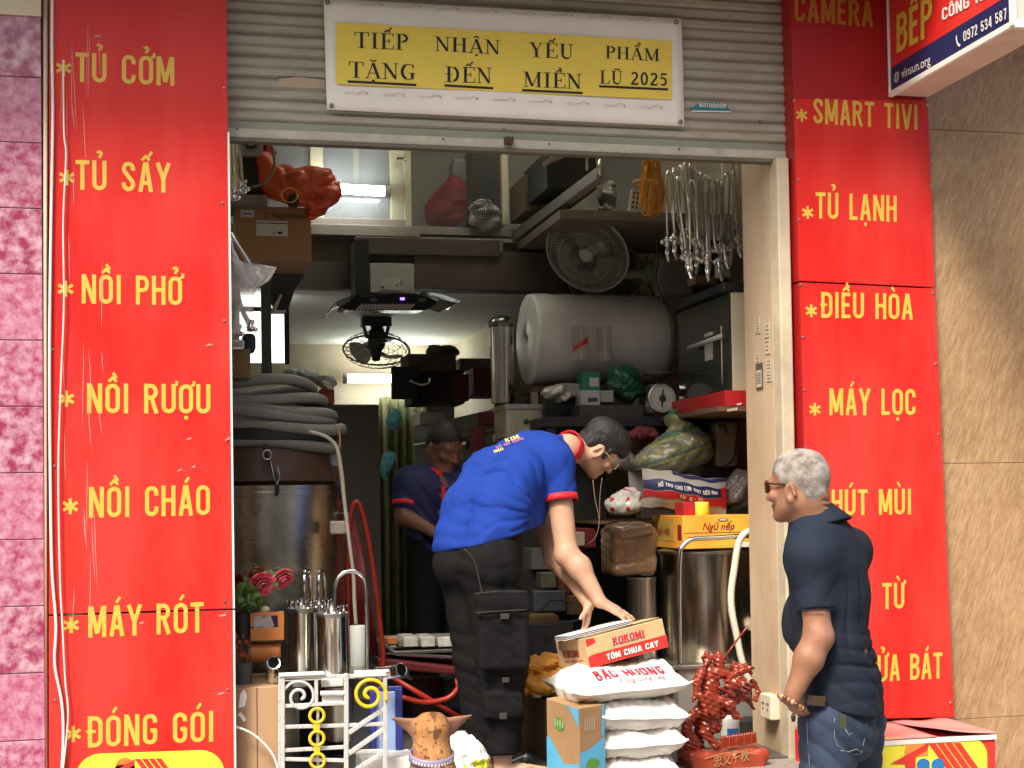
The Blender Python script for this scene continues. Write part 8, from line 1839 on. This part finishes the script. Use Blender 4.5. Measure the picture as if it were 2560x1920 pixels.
# hair (cropped grey), sunglasses, bracelet
GH = mat('grey_stubble', (.15, .115, .09), rough=.85, vscale=26, col2=(.40, .375, .34), c2pos=(.34, .66), bump=.6, bscale=320)
s = SDF(*bounds([hc], .16), .004); M_ = rotm(hl, hf, hu); k_ = 1.10
s.ell(hc+(-hf*.012+hu*.028)*k_, (.0780*k_, .0995*k_, .0895*k_), M_, k=.01); s.ell(hc-hf*.056-hu*.03, (.070, .054, .072), M_, k=.01); s.ell(hc+hu*.085-hf*.01, (.066, .084, .036), M_, k=.02)
hairs(s, .0007, 300); s.box(hc+hf*.125-hu*.075, (.13, .078, .118), .02, M_, k=.015, cut=True)
for sd in (1, -1): s.ell(hc+hl*.098*sd-hf*.006-hu*.035, (.034, .034, .05), M_, k=.008, cut=True)
s.plane(hc-hu*.085-hf*.06, nz(-hu+hf*.15), k=.02); s.build('hair', GH, pn_, smooth_it=1)
sg_ = MB(); 
for sd in (1, -1):
    ec = hc+hl*.036*sd+hf*.112+hu*.002
    sg_.sheet(lambda u, v: ec+hl*sd*(.034*(2*u-1))+hu*(.024*(2*v-1)*(1-.25*(2*u-1)**4))-hf*.014*(u*u if True else 0), 8, 6)
gl = sg_.build('sunglasses', mat('brown_lens', (.10, .055, .02), rough=.12), pn_, smooth=True, solid=.003)
q = MB()
for sd in (1, -1): q.tube([hc+hl*.066*sd+hf*.098+hu*.016, hc+hl*.081*sd+hf*.05+hu*.010, hc+hl*.086*sd-hf*.004+hu*.004, hc+hl*.086*sd-hf*.024-hu*.014], .0034, n=6)
q.tube([hc+hl*.012+hf*.116+hu*.008, hc-hl*.012+hf*.116+hu*.008], .003, n=6); q.build('frame', mat('brown_frame', (.03, .018, .01), rough=.3), gl, smooth=True)
bd = MB(); ax_ = nz(lwr-lel); u_ = nz(ax_.cross(V((0, -1, .2)))); v_ = ax_.cross(u_); bc_ = lwr+ax_*.004+V((0, 0, -.004))
bc2 = [mat('amber_bead', (.30, .12, .03), rough=.2, coat=.4), mat('brown_bead', (.09, .028, .015), rough=.25, coat=.4), mat('pale_bead', (.45, .28, .16), rough=.25, coat=.3)]
for i in range(18):
    a_ = 2*math.pi*i/18; sag = V((0, 0, -.012))*(.5-.5*math.cos(a_*1+.4)); bd.ball(bc_+(u_*math.cos(a_)+v_*math.sin(a_))*.042+sag, .0094, n=7, mi=(i*7) % 3)
bd.build('bead_bracelet', bc2, pn_, smooth=True)
q = MB(); q.lathe([(0, 0), (.007, .004), (.009, .02), (.004, .03), (0, .031)], bc_+V((-.005, -.03, -.07)), n=8); q.build('bracelet_tassel', M['blk'], pn_, smooth=True)
# jeans
DEN = mat('blue_denim', (.013, .022, .046), rough=.8, vscale=4.5, col2=(.030, .050, .095), bump=.12, bscale=500)
s = SDF(*bounds([ch_[5]+V((0, 0, .1)), lhip, rhip, lan, ran], .16), .0075)
for sd in (-1, 1): s.cap(ch_[5]+l_*.06*sd+V((0, 0, .02)), ch_[5]+l_*.072*sd+V((0, 0, -.05)), .104, .112, k=.05)
s.cap(lhip, lkn, .108, .086, k=.04); s.cap(rhip, rkn, .108, .086, k=.04); s.cap(lkn, lan, .086, .068, k=.03); s.cap(rkn, ran, .086, .068, k=.03)
s.ell(Wn(2128, 1835, -.06), (.085, .085, .10), k=.05)
s.warp(lambda X, Y, Z: folds(X, Y, Z, lhip, (.4, 0, .92), (.9, .2, -.4), 44, .010, 3)); s.plane(Wn(2110, 1728), (0, 0, 1)); s.plane(lan+V((0, 0, -.04)), (0, 0, -1)); s.build('jeans', DEN, pn_)
bpy.context.view_layer.update(); ev = bpy.data.objects['jeans'].evaluated_get(bpy.context.evaluated_depsgraph_get()); o0 = base_of(pn_)
def strip(q, pts, r):
    P = []
    for x, y in pts:
        p, n_ = hit(x, y)
        if p is not None: P.append(p+n_*.002)
    if len(P) > 1: q.tube(P, r, n=5)
q = MB(); strip(q, [(2086, 1795), (2085, 1840), (2092, 1862), (2110, 1876), (2135, 1886)], .0016); strip(q, [(2135, 1886), (2152, 1884), (2160, 1850), (2165, 1810)], .0016); strip(q, [(2018, 1800), (2020, 1850), (2024, 1900), (2026, 1940)], .0016); strip(q, [(2112, 1822), (2122, 1838), (2116, 1846), (2128, 1832)], .002); strip(q, [(2100, 1876), (2120, 1880), (2140, 1872), (2150, 1878)], .002)
q.build('stitching', mat('denim_stitch', (.16, .18, .2), rough=.7), pn_, smooth=True)
q = MB(); p, n_ = hit(2106, 1803); p = p if p is not None else Wn(2106, 1803, -.12); q.box(p+V((0, -.003, 0)), (.028, .004, .045)); q.build('pocket_tag', mat('olive_tag', (.05, .055, .03), rough=.6), pn_)
q = MB(); q.box(lan+V((-.04, .03, -.055)), (.25, .1, .07), Matrix.Rotation(R(-35), 3, 'Z')); q.box(ran+V((-.04, .03, -.055)), (.25, .1, .07), Matrix.Rotation(R(-35), 3, 'Z')); q.build('shoe', M['blk'], pn_, bevel=.02)
q = MB(); q.box(Wn(2040, 1752, -.16), (.07, .012, .035), Matrix.Rotation(R(8), 3, 'Y')); q.build('belt', mat('brown_belt', (.05, .028, .015), rough=.5), pn_, bevel=.003)
# ================================================================ dog
YD = -.62; Wq = lambda x, y, d=0: W(x, y, YD+d); kd = MPP(1078, 1850, YD)
dg_ = thing('dog', 'tan brindle dog seen from behind, sitting with ears spread, wearing a collar', 'dog', V((Wq(1078, 1900).x, YD, .03)))
s = SDF(*bounds([Wq(960, 1780), Wq(1200, 1780), V((Wq(1078, 1900).x-.2, YD-.3, .03)), V((Wq(1078, 1900).x+.2, YD+.35, .03))], .06), .006)
hc = Wq(1079, 1822)
s.ell(hc, (.060, .075, .052), k=.02); s.cap(hc+V((0, .04, -.012)), hc+V((0, .14, -.04)), .042, .03, k=.04); s.cap(Wq(1062, 1800), Wq(1096, 1800), .024, k=.02)
for tx, ty, bx_, by_, sd in ((979, 1796, 1040, 1818, -1), (1180, 1788, 1118, 1816, 1)):
    T_, B_ = Wq(tx, ty, .0), Wq(bx_, by_, .02)
    for j in range(9):
        t_ = j/8; s.cap(Wq(bx_+(tx-bx_)*t_, by_-15+(ty-by_+15)*t_, .01), Wq(bx_+(tx-bx_)*t_*.96, by_+20+(ty-by_-20)*t_**1.15, .02), .009-.005*t_, k=.012)
cx = hc.x
s.cap(hc+V((0, -.01, -.02)), Wq(1079, 1885, -.02), .056, .066, k=.04); s.cap(Wq(1079, 1885, -.02), Wq(1079, 1950, -.04), .064, .080, k=.03)
s.ell((cx, YD-.05, .47), (.105, .13, .17), k=.04); s.ell((cx, YD-.13, .27), (.135, .17, .20), k=.08)
for sd in (-1, 1):
    s.cap((cx+sd*.07, YD+.06, .48), (cx+sd*.065, YD+.09, .26), .045, .032, k=.04); s.cap((cx+sd*.065, YD+.09, .26), (cx+sd*.065, YD+.10, .07), .030, .022, k=.03); s.cap((cx+sd*.065, YD+.10, .05), (cx+sd*.065, YD+.15, .045), .024, .02, k=.02)
    s.ell((cx+sd*.13, YD-.08, .20), (.055, .12, .12), k=.05); s.cap((cx+sd*.14, YD-.18, .10), (cx+sd*.14, YD-.02, .06), .035, .028, k=.04); s.cap((cx+sd*.14, YD-.02, .055), (cx+sd*.14, YD+.07, .05), .028, .022, k=.03)
s.cap((cx, YD-.28, .12), (cx+.12, YD-.42, .06), .028, .014, k=.03)
def brindle():
    m = mat('brindle_fur', (.27, .115, .036), rough=.85, vscale=16, col2=(.42, .215, .08), stretch=(1, 1, .35), bump=.35, bscale=260); t = m.node_tree; N = t.nodes; L = t.links
    b = N['Principled BSDF']; src = b.inputs['Base Color'].links[0].from_socket
    tc = N.new('ShaderNodeTexCoord'); n2 = N.new('ShaderNodeTexNoise'); n2.inputs['Scale'].default_value = 58; n2.inputs['Detail'].default_value = 4; L.new(tc.outputs['Object'], n2.inputs['Vector'])
    r2 = N.new('ShaderNodeValToRGB'); r2.color_ramp.elements[0].position = .54; r2.color_ramp.elements[0].color = (0, 0, 0, 1); r2.color_ramp.elements[1].position = .66; r2.color_ramp.elements[1].color = (1, 1, 1, 1); L.new(n2.outputs['Fac'], r2.inputs[0])
    mx = N.new('ShaderNodeMix'); mx.data_type = 'RGBA'; L.new(r2.outputs[0], mx.inputs[0]); L.new(src, mx.inputs[6]); mx.inputs[7].default_value = (.07, .026, .011, 1); L.new(mx.outputs[2], b.inputs['Base Color']); return m
s.build('body', [brindle(), mat('dark_fur', (.12, .045, .02), rough=.8, var=.35, vscale=30), mat('ear_fur', (.24, .12, .075), rough=.75, var=.15, vscale=14)], dg_,
        colour=lambda c: np.select([(np.abs(c[:, 0]-hc.x-.002) < .006+.006*np.sin(c[:, 2]*90)) & (c[:, 2] > hc.z-.035) & (c[:, 1] < YD+.03), np.abs(c[:, 0]-hc.x)+.006*np.sin(c[:, 2]*170+c[:, 0]*90) > .066], [1, 2], 0) if True else None)
q = MB(); cc_ = Wq(1079, 1890, -.048); rot = V((0, 0, 1)).rotation_difference(nz(V((0, -.25, 1)))).to_matrix(); q.lathe([(.074, -.015), (.0815, -.012), (.0815, .012), (.074, .015)], cc_, rot, n=40); cl_ = q.build('collar', mat('lilac_collar', (.23, .20, .30), rough=.45), dg_, smooth=True)
q = MB()
for i in range(15):
    a_ = R(-150+120*i/14); q.box(cc_+rot @ V((.0818*math.cos(a_), .0818*math.sin(a_), .0)), (.0018, .006, .009), Matrix.Rotation(a_, 3, 'Z'))
q.build('collar_print', mat('white_print', (.6, .58, .6), rough=.5), cl_)
# ================================================================ carved red statue
YS2 = -.05; Ws = lambda x, y, d=0: W(x, y, YS2+d); ks2 = MPP(1800, 1750, YS2)
stt = thing('statue', 'glossy red wooden statue of an armoured rider on a rearing horse', 'statue', Ws(1800, 1925))
s = SDF(*bounds([Ws(1690, 1610), Ws(1920, 1925), Ws(1800, 1700, -.12), Ws(1800, 1700, .16)], .03), .0036)
C = lambda x0, y0, x1, y1, r0, r1, d0=0, d1=0, k=.012: s.cap(Ws(x0, y0, d0), Ws(x1, y1, d1), r0*ks2, r1*ks2, k=k)
# horse: rump, barrel, chest, neck, head, legs, tail
C(1762, 1792, 1800, 1760, 36, 32, .03, .03); C(1800, 1760, 1850, 1722, 32, 26, .03, .03); C(1850, 1720, 1838, 1672, 20, 15, .03, .05); C(1838, 1672, 1862, 1668, 13, 9, .05, .03); C(1862, 1668, 1876, 1682, 9, 6, .03, .02)
C(1838, 1668, 1832, 1652, 5, 2, .05, .06)
C(1855, 1735, 1884, 1706, 12, 8, .0, -.03); C(1884, 1706, 1896, 1730, 7, 5, -.03, -.04); C(1896, 1730, 1888, 1748, 5, 7, -.04, -.04)
C(1850, 1740, 1872, 1750, 11, 8, .06, .06); C(1872, 1750, 1884, 1772, 7, 5, .06, .06)
C(1780, 1812, 1762, 1830, 26, 15, -.01, -.01); C(1762, 1830, 1778, 1848, 12, 9, -.01, -.02); C(1778, 1848, 1792, 1866, 9, 10, -.02, -.03)
C(1758, 1808, 1745, 1838, 20, 13, .07, .07); C(1745, 1838, 1752, 1868, 11, 10, .07, .06)
for a_, b_, c_, d_, r_ in ((1738, 1784, 1720, 1800, 13), (1720, 1800, 1715, 1826, 12), (1715, 1826, 1728, 1852, 13), (1728, 1852, 1736, 1872, 15), (1736, 1872, 1718, 1866, 12), (1724, 1840, 1744, 1860, 8)): C(a_, b_, c_, d_, r_, r_, -.02, -.02)
# rider: hem of the robe, torso, head with helmet, arms
C(1775, 1768, 1776, 1716, 34, 22, -.02, -.03); C(1776, 1716, 1772, 1680, 23, 19, -.03, -.03); C(1772, 1678, 1769, 1660, 8, 8, -.03, -.03)
s.ell(Ws(1768, 1650, -.035), (13*ks2, 14*ks2, 16*ks2), k=.006); C(1768, 1638, 1766, 1626, 8, 3, -.03, -.03); C(1758, 1642, 1780, 1644, 5, 5, -.045, -.045, .006); s.cap(Ws(1764, 1660, -.055), Ws(1760, 1684, -.06), 6*ks2, 2*ks2, k=.006)
C(1752, 1684, 1742, 1706, 14, 11, -.05, -.06); C(1742, 1706, 1740, 1738, 10, 7, -.06, -.07); C(1740, 1738, 1733, 1752, 6, 5, -.07, -.07)
C(1795, 1682, 1826, 1690, 14, 11, -.05, -.06); C(1826, 1690, 1858, 1676, 10, 7, -.06, -.07); C(1858, 1676, 1880, 1670, 6, 7, -.07, -.07)
C(1798, 1652, 1796, 1680, 15, 17, .0, .0); C(1797, 1636, 1799, 1650, 8, 12, .0, .0); C(1785, 1640, 1812, 1646, 5, 5, .0, .0)
for i in range(6): C(1752+13*i, 1738+3*i, 1766+14*i, 1790-4*abs(i-2), 9, 7, -.075+.012*i*.6, -.08+.01*i, .006)
C(1775, 1745, 1830, 1760, 15, 11, -.05, -.08); C(1822, 1762, 1838, 1790, 12, 9, -.08, -.07); C(1838, 1790, 1852, 1796, 7, 5, -.07, -.08)
s.ell(Ws(1832, 1712, -.075), (24*ks2, 10*ks2, 15*ks2), k=.006)
C(1810, 1700, 1845, 1712, 4, 4, -.085, -.085, .004); C(1800, 1720, 1835, 1738, 4, 4, -.085, -.085, .004)
s.warp(lambda X, Y, Z: .0028*np.sin(170*X+70*Z+3*np.sin(60*Z))*np.sin(150*Z+40*X)+.0016*np.sin(330*Z+120*X))
s.build('rider', G['statue'], stt, smooth_it=1)
q = MB(); q.tube([Ws(1808, 1648, -.02), Ws(1852, 1588, .0)], 2.6*ks2, n=8); q.lathe([(0, 0), (.006, .006), (.003, .05), (0, .055)], Ws(1851, 1590, .0), V((0, 0, 1)).rotation_difference(nz(Ws(1852, 1588)-Ws(1808, 1648))).to_matrix(), n=8); q.build('spear', G['statue'], stt, smooth=True)
s = SDF(*bounds([Ws(1695, 1855), Ws(1915, 1990), Ws(1800, 1900, -.12), Ws(1800, 1900, .14)], .02), .005)
s.box(Ws(1803, 1930, .0), (98*ks2, .10, 55*ks2), .02, k=.01); s.box(Ws(1860, 1880, .0), (46*ks2, .09, 14*ks2), .012, k=.02); s.box(Ws(1735, 1888, -.02), (28*ks2, .07, 14*ks2), .012, k=.02)
s.warp(lambda X, Y, Z: .004*np.sin(60*X+50*Z)*np.sin(80*Y+20*Z)); s.build('base', mat('base_red', (.30, .045, .018), rough=.35, var=.2, vscale=8, coat=.2), stt)
q = MB()
for i in range(14): p = Ws(1806+6.2*i, 1862-.9*i, -.07+.002*(i % 3)); q.lathe([(.009, -.01), (.008, .028), (.004, .036), (0, .037)], p, n=8)
q.build('carved_grass', G['statue'], stt, smooth=True)
q = MB(); o = Ws(1783, 1916, -.103); fonttext(q, '忠义千秋', o, Ws(1872, 1898, -.103)-o, V((0, 0, 22*ks2)), NF, lift=.004, offset=.012)
q.tube(smooth_curve([Ws(x, y, -.105) for x, y in ((1762, 1897), (1800, 1886), (1840, 1880), (1890, 1884))], 6), .0018, n=6); q.build('lettering', mat('faded_gilt', (.34, .20, .08), rough=.4), stt)
# ================================================================ a thing that turned out to be one mesh needs no Empty above it
kids = {}
for o in bpy.data.objects:
    if o.parent: kids.setdefault(o.parent, []).append(o)
for t in [o for o in bpy.data.objects if o.type == 'EMPTY' and o.parent is None]:
    ch = kids.get(t, [])
    if len(ch) == 1 and ch[0] not in kids:
        c = ch[0]; nm = t.name; loc, rot, scl = t.location.copy(), t.rotation_euler.copy(), t.scale.copy()
        for k in ('label', 'category', 'group', 'kind'):
            if k in t: c[k] = t[k]
        bpy.data.objects.remove(t); c.parent = None; c.name = nm; c.location = loc; c.rotation_euler = rot; c.scale = scl
